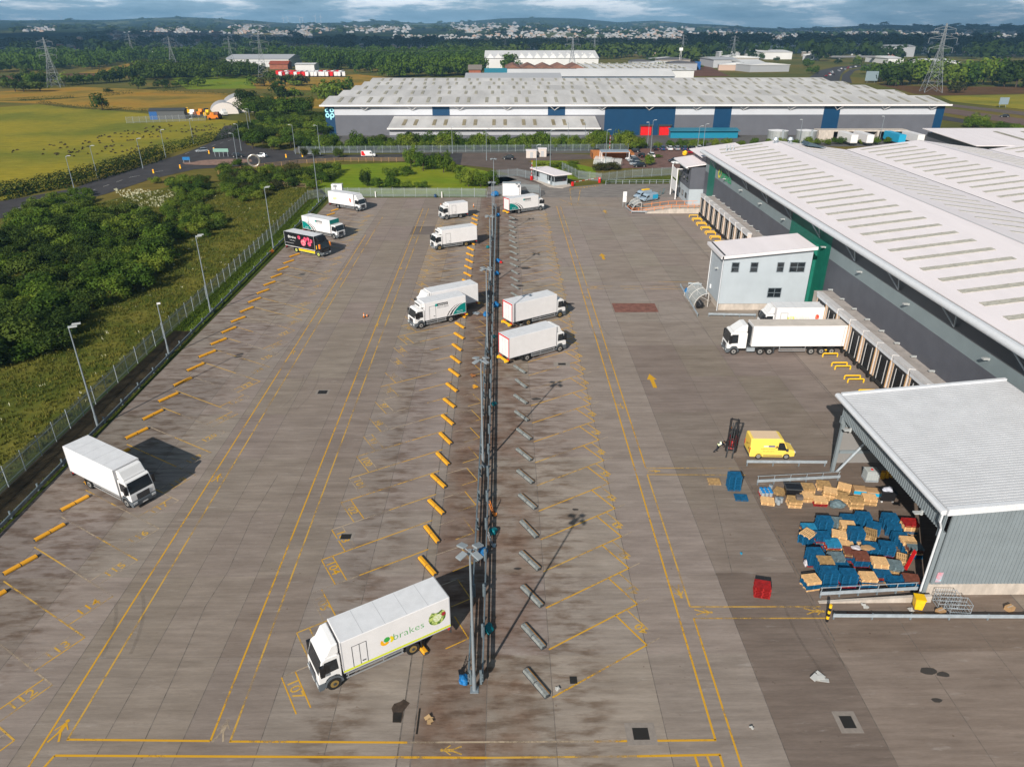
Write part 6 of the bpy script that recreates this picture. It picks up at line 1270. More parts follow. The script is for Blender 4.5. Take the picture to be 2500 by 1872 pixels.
# ================================================================== PALLETS
def pallet_mesh(m_,nails=False):
    b=MB(); W_,D_=1.2,1.0
    for i in range(7): y=-D_/2+i*(D_-.1)/6; b.box(-W_/2,W_/2,y,y+.105,.122,.144)
    for x in (-W_/2,-.05,W_/2-.1): b.box(x,x+.1,-D_/2+.002,D_/2-.002,.1,.121)
    for x in (-W_/2+.003,-.05,W_/2-.103):
        for y in (-D_/2+.003,-.05,D_/2-.103): b.box(x,x+.1,y,y+.1,.022,.0995)
    for y in (-D_/2+.001,-.05,D_/2-.101): b.box(-W_/2+.002,W_/2-.002,y,y+.1,0,.0215)
    return b
PM={}
for k,m_ in dict(b=bluep,r=redp,n=wood,w=brownp,g=greyp,o=woodd).items():
    PM[k]=pallet_mesh(m_).mesh('pallet',[m_])
lightb=mat('light_blue_wood',(.02,.20,.36),.6,noise=.2,scale=4); PM['l']=pallet_mesh(lightb).mesh('pallet',[lightb])
CN=dict(b='blue',r='red',n='pale pine',w='brown',g='grey blue',o='weathered',l='light blue')
ORD=['topmost','second from top','third from top','fourth from top','fifth from top','sixth from top','seventh from top','eighth from top','ninth from top','tenth from top','eleventh from top','twelfth from top','thirteenth from top','fourteenth from top']
ph=.147; npal=0
prr=random.Random(11)
def stack(conv,px,py,cols,rot,desc,group,sc=1.0):
    """cols listed top to bottom; px,py = top centre"""
    global npal
    n=len(cols); top=n*ph*sc
    g=conv(px,py,top)
    for i,c in enumerate(cols):
        z=(n-1-i)*ph*sc; o=bpy.data.objects.new('pallet',PM[c]); COL.objects.link(o)
        j=.03 if i else 0; o.location=(g[0]+prr.uniform(-j,j)+i*0.0,g[1]+prr.uniform(-j,j),z); o.scale=(sc,sc,sc)
        o.rotation_euler=(0,0,R(rot+(prr.uniform(-3,3) if i else 0)))
        tag(o,'%s pallet, %s in the %s'%(CN[c],ORD[i] if n>1 else 'lying single',desc),'pallet',group); npal+=1
    return g
GP='pallets stacked in front of the open shed'
S_=[ (400,935,'nnbbbn',8,'stack at the left railing end'),
(625,835,'bbbbbbbbbb',-3,'tall all-blue stack behind the railing'),
(850,865,'bbbbbbbrb',-4,'blue stack with one red layer, railing side'),
(1085,905,'nnbnbbrb',-3,'pine topped stack, front row middle'),
(1410,955,'bbbbo',-5,'low blue stack beside the brown topped one'),
(1600,930,'wbbbbr',-12,'brown topped stack in the right front corner'),
(570,715,'obbbbbbbb',-4,'stack with an open slatted top'),
(700,665,'gggrbb',-4,'grey slatted stack with a red pallet under'),
(450,610,'bbbbbbbbr',0,'blue stack with white film hanging'),
(1000,655,'wwbbbbr',-4,'widest brown topped stack in the centre'),
(1220,725,'nnnbbbww',-8,'pine topped stack right of the centre'),
(1395,760,'gggonn',-14,'grey topped stack right of the centre'),
(1500,690,'noo',62,'turned low pine stack'),
(1640,545,'gwwnbbb',-6,'grey topped stack by the shed opening'),
(1565,475,'nnbbbbb',-6,'pine topped stack beside the shed opening'),
(1310,530,'bbbbbbrn',-14,'large blue stack with pine base'),
(1110,540,'bbbbbbn',-12,'blue stack with cardboard on it'),
(1020,485,'nnnnn',-6,'pine stack behind the cardboard covered one'),
(820,525,'nnoob',-8,'pine slatted stack left of centre'),
(655,500,'llrnrb',-4,'light blue topped stack with red below'),
(530,410,'bbbrgbr',-4,'left blue stack with red layers'),
(360,392,'nbbbbbb',38,'left edge stack with a turned top'),
(372,318,'lbwob',-3,'small light blue topped stack at the far left'),
(565,225,'bbbbbbbbbb',-4,'tall blue stack at the back left'),
(695,240,'gggggg',-8,'grey stack between the two back blue stacks'),
(850,205,'bbbbbb',-6,'low blue stack in the back row'),
(1030,175,'bbbbbbbbb',-8,'tallest blue stack in the back middle'),
(840,285,'nonononn',-8,'ragged pine stack left of the centre back'),
(735,400,'nnnbbb',-20,'stack with a framed pine tray on top'),
(945,355,'bbbbbbbbbbb',-6,'tall blue stack at the very centre'),
(1110,385,'ooononn',62,'turned weathered stack right of the centre'),
(1150,290,'bbbbbbn',-28,'slanting blue stack behind the turned weathered one'),
(1350,190,'bbbbbbbb',-8,'big blue stack at the back right'),
(1390,305,'bbbbbb',-22,'slanting blue stack under the back right one'),
(1590,255,'rrnnnbbnb',-6,'dark red topped back corner stack'),
(1470,420,'bbbbbb',-10,'blue stack left of the pine topped one'),
(880,605,'wowbbr',-12,'brown stack wrapped in film'),
(765,780,'bbbb',-4,'low blue stack in the second row'),
(1250,850,'bbwrb',-4,'film wrapped low blue stack')]
for px,py,c,r_,d_ in S_: stack(pzp,px,py,c,r_,d_,GP)
GL='loose pallets along the back railing of the pallet store'
for px,py,c,r_,d_ in [(365,440,'nn',-14,'pair left in the back row'),(510,330,'oo',50,'turned pair beside the blue drums'),(850,270,'oonoon',-6,'pile right of the black tray'),(835,375,'nonn',-4,'pile with red ends below it'),(690,425,'ononn',-6,'stack with a grey box on top'),(995,425,'nnrr',-6,'pine over red stack in the middle'),
   (1040,240,'oonn',-10,'pile by the foot of the back railing'),(1120,320,'nonnono',-20,'ragged pile behind the grey wrapped bale'),(1290,270,'nnoo',-30,'slanted pine pile by the shed column'),(1250,380,'onono',-14,'pile left of the spread slats'),(1430,430,'onoonn',-6,'spread slatted stack in the middle right'),(1590,400,'nnono',-12,'stack under the blue edged cardboard')]:
    stack(pqp,px,py,c,r_,d_,GL)
stack(pzs,262,490,'bbbbbbbbbbb',-4,'tall blue stack standing alone by the walkway','pallets standing alone in the lane')
g=pzs(277,620); o=bpy.data.objects.new('pallet',PM['b']); COL.objects.link(o); o.location=(22.35,55.6,0.0); o.rotation_euler=(0,0,R(-6)); tag(o,'single blue pallet lying at the foot of the lone blue stack','pallet')
o=bpy.data.objects.new('pallet',PM['o']); COL.objects.link(o); o.location=(20.5,58.3,0); o.rotation_euler=(0,0,R(-4)); tag(o,'single worn orange pine pallet lying flat left of the lone blue stack','pallet')
stack(pzs,450,1232,'rrrrrrr',-14,'lone red stack in the dark lane','pallets in the lone red stack')
# other goods
def at(c,px,py,z=0): g=c(px,py,z); return g[0],g[1]
x,y=at(pqp,345,345,.4); o=bpy.data.objects.new('pallet',PM['r']); COL.objects.link(o); o.location=(x,y,0); o.rotation_euler=(0,0,R(-6)); tag(o,'red pallet carrying the blue topped drums','pallet')
k=0
for i in range(3):
    for j in range(3):
        t=thing('drum','blue topped steel drum on the red pallet, %s of the %s'%(['left one','middle one','right one'][i],['front line','middle line','back line'][j]),'drum',(x-.38+.38*i,y-.34+.34*j,.15),0,'blue topped drums on the red pallet')
        MB().tube((0,0,0),(0,0,.42),.17,12).build('shell',[steel],t); MB().tube((0,0,.421),(0,0,.45),.165,12).build('lid',[mat('drum_blue',(.01,.22,.55),.4)],t)
for i,(px,py) in enumerate(((480,425),(530,425),(405,275),(500,450))):
    xx,yy_=at(pqp,px,py,.4); t=thing('keg','dull steel keg %s'%['on the ground beside the left pine pallets, left of two','on the ground beside the left pine pallets, right of two','standing behind the blue topped drums','on the ground beside the left pine pallets, nearest the camera'][i],'keg',(xx,yy_,0)); MB().tube((0,0,0),(0,0,.5),.19,14).build('shell',[steel],t); MB().tube((0,0,.501),(0,0,.54),.15,12).build('top',[steeld],t)
x,y=at(pqp,670,295,.8); t=thing('black_bin','large black open plastic tray stacked on a pallet box','bin',(x,y,0),R(-6)); MB().prism([(-.62,0),(.62,0),(.75,.95),(-.75,.95)],-.5,.5).build('body',[black],t,bevel=.04); MB().box(-.8,.8,-.6,-.52,.9,1.0).box(-.8,.8,.52,.6,.9,1.0).box(-.8,-.72,-.52,.52,.9,1.0).box(.72,.8,-.52,.52,.9,1.0).build('rim',[dkgrey],t)
x,y=at(pqp,745,415,.85); t=thing('box','grey cardboard box on the stack below the black tray','box',(x,y,.74),R(-8)); MB().box(-.3,.3,-.25,.25,0,.32).build('body',[mat('grey_card',(.12,.10,.09),.8)],t); MB().box(-.3,.3,-.02,.02,.321,.326).build('tape',[dkgrey],t)
lump('wrapped_bale','blue grey bale with loose tape lying slanted before the shed','bale',*at(pqp,1195,495,.3),0,.75,.55,.32,greyp,4)
for i,(px,py,r_) in enumerate(((1475,285,-10),(1625,310,-8))):
    x,y=at(pqp,px,py,.9); t=thing('cardboard_stack','flattened cardboard with light blue edges, %s'%['left one of two by the shed opening','right one of two by the shed opening'][i],'cardboard',(x,y,0),R(r_)); MB().box(-.55,.55,-.4,.4,.15,.8).build('body',[mat('cardboard',(.42,.26,.13),.85,noise=.1)],t); MB().box(-.56,.56,-.42,-.401,.3,.65).build('blue_edge',[mat('sky_blue',(0,.3,.5))],t)
x,y=at(pqp,1800,350,.9); t=thing('wheeled_skip','black wheeled bin full of bags under the shed eave','bin',(x,y,0),R(-4)); MB().prism([(-.6,.2),(.6,.2),(.72,1.15),(-.72,1.15)],-.5,.5).build('body',[black],t,bevel=.04)
for sx in(-.5,.5): MB().tube((sx-.05,-.4,.1),(sx+.05,-.4,.1),.1,10).build('wheel',[cabwhite],t)
lump('rubbish_bag','white and blue bags heaped in the black wheeled bin','bag',x,y,1.0,.5,.35,.22,mat('bag_white',(.5,.52,.6),.5),9)
x,y=at(pqp,1640,110,1.1); t=thing('water_container','caged white plastic water container under the shed eave','container',(x,y+.4,0),R(-4)); MB().box(-.6,.6,-.5,.5,.15,1.15).build('tank',[mat('tank_plastic',(.42,.45,.44),.4)],t,bevel=.06)
m=MB()
for k in range(5): zz=.2+.22*k; m.box(-.63,.63,-.53,-.51,zz,zz+.03).box(-.63,.63,.51,.53,zz,zz+.03).box(-.63,-.61,-.51,.51,zz,zz+.03).box(.61,.63,-.51,.51,zz,zz+.03)
for k in range(6): xx=-.6+.24*k; m.box(xx-.012,xx+.012,-.55,-.531,.15,1.15)
m.box(-.62,.62,-.52,.52,.0,.14); m.build('cage',[steel],t); MB().tube((0,0,1.15),(0,0,1.2),.12,10).build('cap',[redm],t)
for i in range(3): 
    t=thing('yellow_drum','yellow drum in the shade under the shed eave, %s'%['left','middle','right'][i],'drum',(x+1.35+.5*i,y+.6+.1*i,0)); MB().tube((0,0,0),(0,0,.75),.22,12).build('shell',[yelb],t); MB().tube((0,0,.751),(0,0,.78),.2,12).build('lid',[ystop],t)
t=thing('red_board','tall red board leaning at the shed opening','board',(33.0,45.4,0)); MB().prism([(-.05,0),(.0,0),(.35,1.9),(.30,1.9)],0,.35).build('board',[mat('bright_red',(.6,.01,.01))],t)
for (px,py,sx,sy,lb) in ((1060,575,.55,.35,'brown cardboard sheet lying on the blue stack in the middle'),(930,575,.4,.3,'crumpled white film over the brown wrapped stack')):
    x,y=at(pzp,px,py,1.05); lump('sheet',lb,'packaging',x,y,1.03,sx,sy,.06,mat('cardboard',(.4,.25,.1)) if 'card' in lb else mat('film_white',(.55,.52,.55),.3),int(px))
lump('plastic_film','white plastic film hanging on the left blue stack','packaging',*at(pzp,325,760,.4),.15,.12,.3,.3,mat('film_white',(.5,.5,.5)),2)
# yellow wheeled bin, cage trolleys, post, litter
t=thing('wheelie_bin','yellow wheeled bin at the foot of the shed corner','bin',(31.65,41.2,0),R(-12)); MB().prism([(-.28,.08),(.28,.08),(.36,1.0),(-.36,1.0)],-.33,.33).build('body',[yelb],t,bevel=.04); MB().box(-.39,.39,-.38,.40,1.0,1.09).build('lid',[mat('lid_yellow',(.75,.45,.0),.4)],t,bevel=.03); MB().tube((-.3,.3,.1),(.3,.3,.1),.1,10).build('wheel',[rubber],t)
def cage(x,y,rz,lb):
    t=thing('cage_trolley',lb,'trolley',(x,y,0),R(rz)); m=MB(); s_=.02
    for a in (-.75,.75):
        for b in (-.4,.4): m.tube((a,b,.12),(a,b,1.25),s_,5)
    for z in (.15,.5,.85,1.25):
        for b in (-.4,.4): m.tube((-.75,b,z),(.75,b,z),s_,5)
        for a in (-.75,.75): m.tube((a,-.4,z),(a,.4,z),s_,5)
    for k in range(9): x_=-.75+1.5*k/8; m.tube((x_,-.4,.15),(x_,.4,.15),.012,4); m.tube((x_,.4,.15),(x_,.4,1.25),.012,4)
    m.build('frame',[steel],t)
    for a in (-.65,.65): MB().tube((a-.03,-.3,.06),(a+.03,-.3,.06),.06,8).tube((a-.03,.3,.06),(a+.03,.3,.06),.06,8).build('wheel',[rubber],t)
cage(33.9,41.4,-3,'wire cage trolley against the shed plinth, farther of two'); cage(34.3,40.55,-4,'wire cage trolley against the guardrail, nearer of two')
for x,y,lb in ((33.1,40.6,'brown cardboard box before the wire cage trolleys'),(38.6,40.9,'brown cardboard box by the shed plinth at the right edge')):
    t=thing('box',lb,'box',(x,y,0),R(20)); MB().box(-.3,.3,-.22,.22,0,.35).build('body',[mat('cardboard',(.4,.2,.1))],t); MB().box(-.3,.3,-.03,.03,.351,.356).build('tape',[plinth],t)
t=thing('striped_post','black and yellow striped post at the near end of the long guardrail','bollard',(24.15,39.9,0)); m=MB()
for k in range(6): m.tube((0,0,.27*k),(0,0,.27*(k+1)-.002),.11,12,k%2)
m.build('post',[black,yelb],t)
t=thing('rusty_beam','rusty red beam lying behind the long guardrail','beam',(26.9,40.5,0)); MB().box(-.9,.9,-.12,.12,0,.16).box(-.95,-.9,-.15,.15,0,.2).build('body',[mat('rust_beam',(.14,.045,.025),.8)],t)
def scrap(name,lb,x,y,m_,s_=.4,seed=0):
    r_=random.Random(seed); m=MB(); n=5
    for i in range(n):
        a=r_.uniform(0,3); c=Vector((r_.uniform(-.3,.3)*s_*2,r_.uniform(-.25,.25)*s_*2,.02+.03*i)); e1=Vector((math.cos(a),math.sin(a),r_.uniform(-.1,.15)))*s_*r_.uniform(.5,1); e2=Vector((-math.sin(a),math.cos(a),r_.uniform(-.1,.2)))*s_*r_.uniform(.25,.5)
        m.add([c-e1-e2,c+e1-e2,c+e1+e2,c-e1+e2,c-e1-e2+Vector((0,0,.02)),c+e1-e2+Vector((0,0,.02)),c+e1+e2+Vector((0,0,.02)),c-e1+e2+Vector((0,0,.02))],[(0,3,2,1),(4,5,6,7),(0,1,5,4),(1,2,6,5),(2,3,7,6),(3,0,4,7)])
    o=m.build(name,[m_]); o.location=(x,y,0.01); tag(o,lb,'litter'); return o
ply=mat('litter_white',(.50,.50,.48),.6); 
scrap('torn_sheet','torn pale sheet lying in the dark lane at lower right',21.4,34.7,ply,.45,2); scrap('litter','crumpled white paper by the nearest grey wheel stop',3.45,33.9,ply,.16,3); scrap('litter','yellowish litter heap right of the lorry near the drain line',-5.0,31.6,mat('litter_tan',(.42,.28,.14),.8),.3,5)
scrap('litter','clear bottle litter right of the bottom walkway',15.6,30.8,ply,.12,6); scrap('litter','white paper by the yellow wheeled bin',31.0,40.9,ply,.2,8); scrap('litter','small blue scrap in the lane beside the pallet store',20.0,47.6,mat('sky_blue',(0,.3,.5)),.12,9); scrap('litter','pale wisp of film below the shed railing',27.7,41.3,ply,.25,10)
scrap('wood_scrap','broken brown board on the ground right of the middle wheel stops',-4.2,82.5,mat('fence_orange',(.3,.1,.04)),.45,12); scrap('wood_scrap','orange board beside the fifth middle wheel stop',-3.8,79.2,mat('stop_yellow',(.6,.3,.01)),.4,13)
scrap('metal_scrap','grey grating lying behind the swoosh lorry',-4.4,104.6,steel,.6,14)
scrap('litter','tiny white scrap in the bay before the nearest lorry',-7.4,40.9,ply,.13,15)
lump('black_sack_pile','black wheeled bin under the arched shelter','bin',30.9,106.6,0,.6,.65,.65,black,4); lump('blue_bag','blue bag hung on the guardrail by the arched shelter','bag',30.3,112.8,.1,.35,.5,.6,bluc,5); lump('black_skip','black bin beside the orange railing','bin',31.2,174.5,0,1.0,.7,.7,black,6)
for i,(x,y) in enumerate(((41,190.5),(42.6,193.5))): handtruck(x,y,R(30),'teal luggage trolley by the entrance frame, %s'%['nearer','farther'][i],tealc)
# ================================================================== VEGETATION
def leafmat(name,c1,c2,c3):
    m=bpy.data.materials.new(name); m.use_nodes=True; N=m.node_tree.nodes; L=m.node_tree.links; b=N['Principled BSDF']; b.inputs['Roughness'].default_value=.75; b.inputs['Specular IOR Level'].default_value=.15
    c=N.new('ShaderNodeTexCoord'); n=N.new('ShaderNodeTexNoise'); n.inputs['Scale'].default_value=2.6; n.inputs['Detail'].default_value=4; L.new(c.outputs['Object'],n.inputs['Vector'])
    oi=N.new('ShaderNodeObjectInfo'); a=N.new('ShaderNodeMath'); a.operation='MULTIPLY_ADD'; L.new(oi.outputs['Random'],a.inputs[0]); a.inputs[1].default_value=.5; a.inputs[2].default_value=-.25
    s=N.new('ShaderNodeMath'); s.operation='ADD'; L.new(n.outputs[0],s.inputs[0]); L.new(a.outputs[0],s.inputs[1])
    r=N.new('ShaderNodeValToRGB'); r.color_ramp.elements[0].position=.25; r.color_ramp.elements[1].position=.75; r.color_ramp.elements[0].color=(*c1,1); r.color_ramp.elements[1].color=(*c3,1); e=r.color_ramp.elements.new(.5); e.color=(*c2,1)
    L.new(s.outputs[0],r.inputs[0]); L.new(r.outputs[0],b.inputs['Base Color'])
    tr=N.new('ShaderNodeBsdfTranslucent'); L.new(r.outputs[0],tr.inputs[0]); mx=N.new('ShaderNodeMixShader'); mx.inputs[0].default_value=.22; L.new(b.outputs[0],mx.inputs[1]); L.new(tr.outputs[0],mx.inputs[2]); L.new(mx.outputs[0],N['Material Output'].inputs[0]); return m
lf_dark=leafmat('leaves_dark',(.018,.037,.005),(.038,.066,.008),(.078,.112,.015)); lf_mid=leafmat('leaves_mid',(.036,.074,.007),(.076,.132,.012),(.14,.195,.022)); lf_yel=leafmat('leaves_bright',(.065,.11,.010),(.115,.165,.015),(.17,.21,.025)); lf_heath=leafmat('leaves_olive',(.03,.034,.010),(.05,.055,.014),(.085,.082,.02))
bark=mat('bark',(.06,.045,.03),.9,noise=.2,scale=3)
def crown_mesh(seed,n,lobes,leaf,m_,squash=.8,up=.75):
    r_=random.Random(seed); L_=[]
    for i in range(lobes):
        a=r_.uniform(0,6.283); d=r_.uniform(.15,.68) if i else 0; z=r_.uniform(.35,up*1.5)*squash if i else squash*.8
        L_.append((d*math.cos(a),d*math.sin(a),z,r_.uniform(.28,.46)*(1.1-.3*d)))
    vs=[];fs=[]
    for i in range(n):
        x,y,z,R_=L_[r_.randrange(lobes)]
        u=r_.uniform(-.75,1); a=r_.uniform(0,6.283); s=math.sqrt(max(0,1-u*u)); nr=Vector((s*math.cos(a),s*math.sin(a),u)); k=R_*(r_.random()**.25)*r_.uniform(.85,1.12)
        c=Vector((x,y,z))+Vector((nr.x*k,nr.y*k,nr.z*k*.9)); 
        if c.z<.03: c.z=r_.uniform(.03,.12)
        t_=(nr+Vector((r_.uniform(-.8,.8),r_.uniform(-.8,.8),r_.uniform(-.4,.8)))).normalized(); p=t_.orthogonal().normalized(); q=t_.cross(p); w_=leaf*r_.uniform(.5,1.4)
        a=r_.uniform(0,6.28); p2=p*math.cos(a)+q*math.sin(a); q2=t_.cross(p2); o=len(vs)
        vs+=[tuple(c-p2*w_),tuple(c+q2*w_*.6),tuple(c+p2*w_),tuple(c-q2*w_*.6)]; fs.append((o,o+1,o+2,o+3))
    me=bpy.data.meshes.new('crown'); me.from_pydata(vs,[],fs); me.materials.append(m_); return me
def trunk_mesh(seed,h=.55):
    r_=random.Random(seed); m=MB(); m.tube((0,0,0),(.02,.01,h),.055,7,0,.035)
    for i in range(4): a=i*1.57+r_.uniform(-.4,.4); z=h*r_.uniform(.4,.95); m.tube((0,0,z),(.38*math.cos(a),.38*math.sin(a),z+.35),.028,5,0,.01)
    return m.mesh('trunk',[bark])
TR=[trunk_mesh(i) for i in range(3)]
CR={}
for key,m_ in (('d',lf_dark),('m',lf_mid),('y',lf_yel),('h',lf_heath)):
    CR[key]=[crown_mesh(s*7+ord(key),2100,9+s*2,.055,m_) for s in range(3)]
SMALL={k:[crown_mesh(s*5+ord(k),480,9,.10,CR[k][0].materials[0]) for s in range(3)] for k in CR}
vr=random.Random(21); nveg={}
def plant(x,y,r,h,kind,name,label,cat,group,small=False,z=0,bush=True):
    me=(SMALL if small else CR)[kind][vr.randrange(3)]
    t=thing(name,label,cat,(x,y,z),vr.uniform(0,6.28),group)
    if small and r<1.1:
        pass
    c=bpy.data.objects.new('crown',me); COL.objects.link(c); c.parent=t; base=0 if bush else h*.22
    c.scale=(r,r*vr.uniform(.85,1.1),(h-base)/1.25); c.location=(0,0,base)
    k=bpy.data.objects.new('trunk',TR[vr.randrange(3)]); COL.objects.link(k); k.parent=t; k.scale=(r*(.8 if bush else 1),)*2+(h*.75,)
    return t
def inside(p,poly):
    c=False;n=len(poly)
    for i in range(n):
        a=poly[i];b=poly[(i+1)%n]
        if (a[1]>p[1])!=(b[1]>p[1]) and p[0]<(b[0]-a[0])*(p[1]-a[1])/(b[1]-a[1])+a[0]: c=not c
    return c
def scatter(poly,dist,kinds,rmin,rmax,hk,name,label,cat,group,small=False,maxn=999,bush=True,seed=1):
    r_=random.Random(seed); xs=[p[0] for p in poly]; ys=[p[1] for p in poly]; pts=[]; tries=0
    while tries<6000 and len(pts)<maxn:
        tries+=1; x=r_.uniform(min(xs),max(xs)); y=r_.uniform(min(ys),max(ys))
        if not inside((x,y),poly): continue
        if any((x-a)**2+(y-b)**2<dist*dist for a,b in pts) or (-84<x<-73 and 222<y<240): continue
        pts.append((x,y)); r=r_.uniform(rmin,rmax); plant(x,y,r,r*hk*r_.uniform(.85,1.2),r_.choice(kinds),name,label,cat,group,small,bush=bush)
    return len(pts)
A=[pa(*p) for p in [(-150,450),(150,420),(430,300),(600,230),(740,270),(800,360),(900,260),(1080,260),(1200,460),(1210,640),(1060,770),(860,840),(680,920),(620,1060),(420,1230),(200,1330),(-150,1430)]]
n=scatter([(p[0],p[1]) for p in A],3.5,'dddmmdmy',2.7,4.7,.95,'scrub_bush','dense green bush in the thicket beyond the left palisade fence','bush','bushes of the thicket beyond the left palisade fence',seed=4)
for kx,PL in enumerate(([(100,420),(130,240),(450,125),(640,95),(650,200),(600,235),(430,305)],[(1120,20),(1480,10),(1520,140),(1330,190),(1290,80)])):
    scatter([pa(*p)[:2] for p in PL],3.3,'mmdy',1.8,3.2,.95,'scrub_bush',['bush between the thicket and the road','bush at the road side edge of the rough grass'][kx],'bush',['bushes between the thicket and the road','bushes at the road side edge of the rough grass'][kx],seed=60+kx)
B=[pk(*p) for p in [(-250,-30),(0,-60),(240,-60),(330,0),(700,30),(960,0),(930,100),(780,130),(700,210),(600,190),(450,150),(300,210),(100,330),(-150,330),(-250,150)]]
n2_=scatter([(p[0],p[1]) for p in B],3.6,'mydmh',2.2,3.6,.95,'scrub_bush','bright green bush on the slope by the palisade corner','bush','bushes on the slope by the palisade corner',seed=5)
B2=[pa(*p) for p in [(1130,330),(1250,180),(1500,250),(1620,330),(1480,420),(1250,440)]]
scatter([(p[0],p[1]) for p in B2],3.6,'mdy',2.0,3.2,.9,'scrub_bush','bush at the open edge of the thicket','bush','bushes at the open edge of the thicket',seed=6)
Cc=[pq9(*p) for p in [(480,1060),(520,900),(700,800),(800,700),(1050,560),(1400,560),(1700,600),(1850,700),(1900,1000),(1640,1120),(1380,1180),(900,1150),(600,1120)]]
n3_=scatter([(p[0],p[1]) for p in Cc],4.6,'mmydd',3.6,5.6,1.0,'young_tree','leafy tree in the wood between the roundabout and the far warehouse','tree','trees of the wood beside the far warehouse',seed=7,maxn=75,bush=False)
D=[pq9(*p) for p in [(560,640),(600,520),(900,520),(1300,520),(1650,560),(1600,640),(1100,640),(700,660)]]
n4_=scatter([(p[0],p[1]) for p in D],6.5,'dddm',5.5,7.5,1.5,'broad_tree','tall dark tree behind the round white tents','tree','tall dark trees behind the white tents',seed=8,maxn=16,bush=False)
hx=-70; hr=random.Random(9)
while hx<50:
    y=268.5+(hx+70)*.02+hr.uniform(-1,1.5); b=hr.random(); r=hr.uniform(2.6,4.6); plant(hx,y,r,r*hr.uniform(1.1,1.7),hr.choice('mmyy'),'hedge_tree','small leafy tree in the screen before the far warehouse','tree','trees screening the far warehouse',bush=True); 
    if b<.65: plant(hx+1.5,y+4.5,r*1.1,r*1.55,hr.choice('mdd'),'hedge_tree','small leafy tree in the screen before the far warehouse','tree','trees screening the far warehouse')
    hx+=hr.uniform(2.0,3.4)
while hx<150:
    y=274+(hx-50)*.10+hr.uniform(-1,1); r=hr.uniform(1.8,3.2); plant(hx,y,r,r*1.1,hr.choice('myy'),'hedge_tree','rounded bush in the row before the red dock doors and tanks','bush','bushes before the red dock doors and tanks',small=False); hx+=hr.uniform(3.5,6)
def spot(c,x,y,r,h,k,lb,cat='tree',name='tree',bush=True):
    g=c(x,y); plant(g[0],g[1],r,h,k,name,lb,cat,None,bush=bush)
for x,y,r,h,k,lb in ((640,1080,3.4,7,'m','leafy tree at the left of the clump on the bright meadow'),(720,1100,3.6,6.5,'m','second tree of the clump on the bright meadow'),(850,1110,3.6,7.2,'y','tallest tree at the right of the clump on the bright meadow'),(790,1090,3,5,'m','tree in the middle of the clump on the bright meadow'),(905,1110,2.4,4,'y','small tree at the right edge of the meadow clump'),
  (500,1130,3.6,2.6,'m','low wide bush left of the meadow clump'),(600,1125,3.6,2.8,'m','low wide bush joining the meadow clump'),(360,1200,2.4,5.2,'d','dark upright tree behind the white tomato lorry'),(440,1210,2.8,3.4,'m','bush right of the dark upright tree'),(520,1215,3.2,4.2,'m','bush hanging over the far palisade'),(600,1212,2.4,2.2,'m','low bush behind the far palisade'),(700,1210,2.4,2.0,'m','last low bush behind the far palisade'),
  (960,1180,2.6,4.5,'m','left bush at the barrier end of the meadow'),(1010,1200,3.6,5.0,'y','largest bright bush at the barrier end of the meadow'),(1090,1205,3.4,5.0,'y','bright bush right behind the central masts'),(1160,1190,2.8,4.4,'m','right bush at the barrier end of the meadow'),(30,1130,4.4,4.0,'m','broad bush at the left end of the bright meadow'),(75,1120,3.5,3.2,'m','broad bush beside the left end one of the meadow'),
  (180,1015,2.0,3.6,'d','dark conifer by the road near the red and white van'),(30,1010,1.8,3.2,'d','small dark conifer by the far palisade start'),(-40,1020,1.8,4.0,'h','brownish conifer beside the orange bollards'),(1880,1100,3.8,3.0,'h','dark olive bush by the gate palisade'),(1930,1090,3.2,2.6,'h','smaller olive bush by the gate palisade')):
    spot(pzc,x,y,r,h,k,lb,'bush' if 'bush' in lb else 'tree')
for x,y,r,h,k,lb in ((1410,370,3.0,3.8,'m','small tree in the car park among parked cars'),(1530,290,1.8,1.2,'y','low bush beside the white pickup'),(1830,300,1.6,1.0,'y','low bush by the yellow grit bin'),(1300,400,0,0,'m','')):
    if lb: spot(pq4,x,y,r,h,k,lb,'bush' if 'bush' in lb else 'tree')
for i in range(14): # heather mound bushes
    x=12+hr.uniform(-1,13); y=222+hr.uniform(-4,20)
    plant(x,y,hr.uniform(2.2,3.4),hr.uniform(.8,1.6),'y','mound_bush','low yellow green shrub on the mound behind the gatehouse','bush','shrubs on the mound behind the gatehouse')
for i in range(10): plant(29.5+i*2.0,209.0+i*.15,1.7,.8,'y','bank_bush','low bright shrub on the bank above the pedestrian railing','bush','shrubs on the bank above the railing')
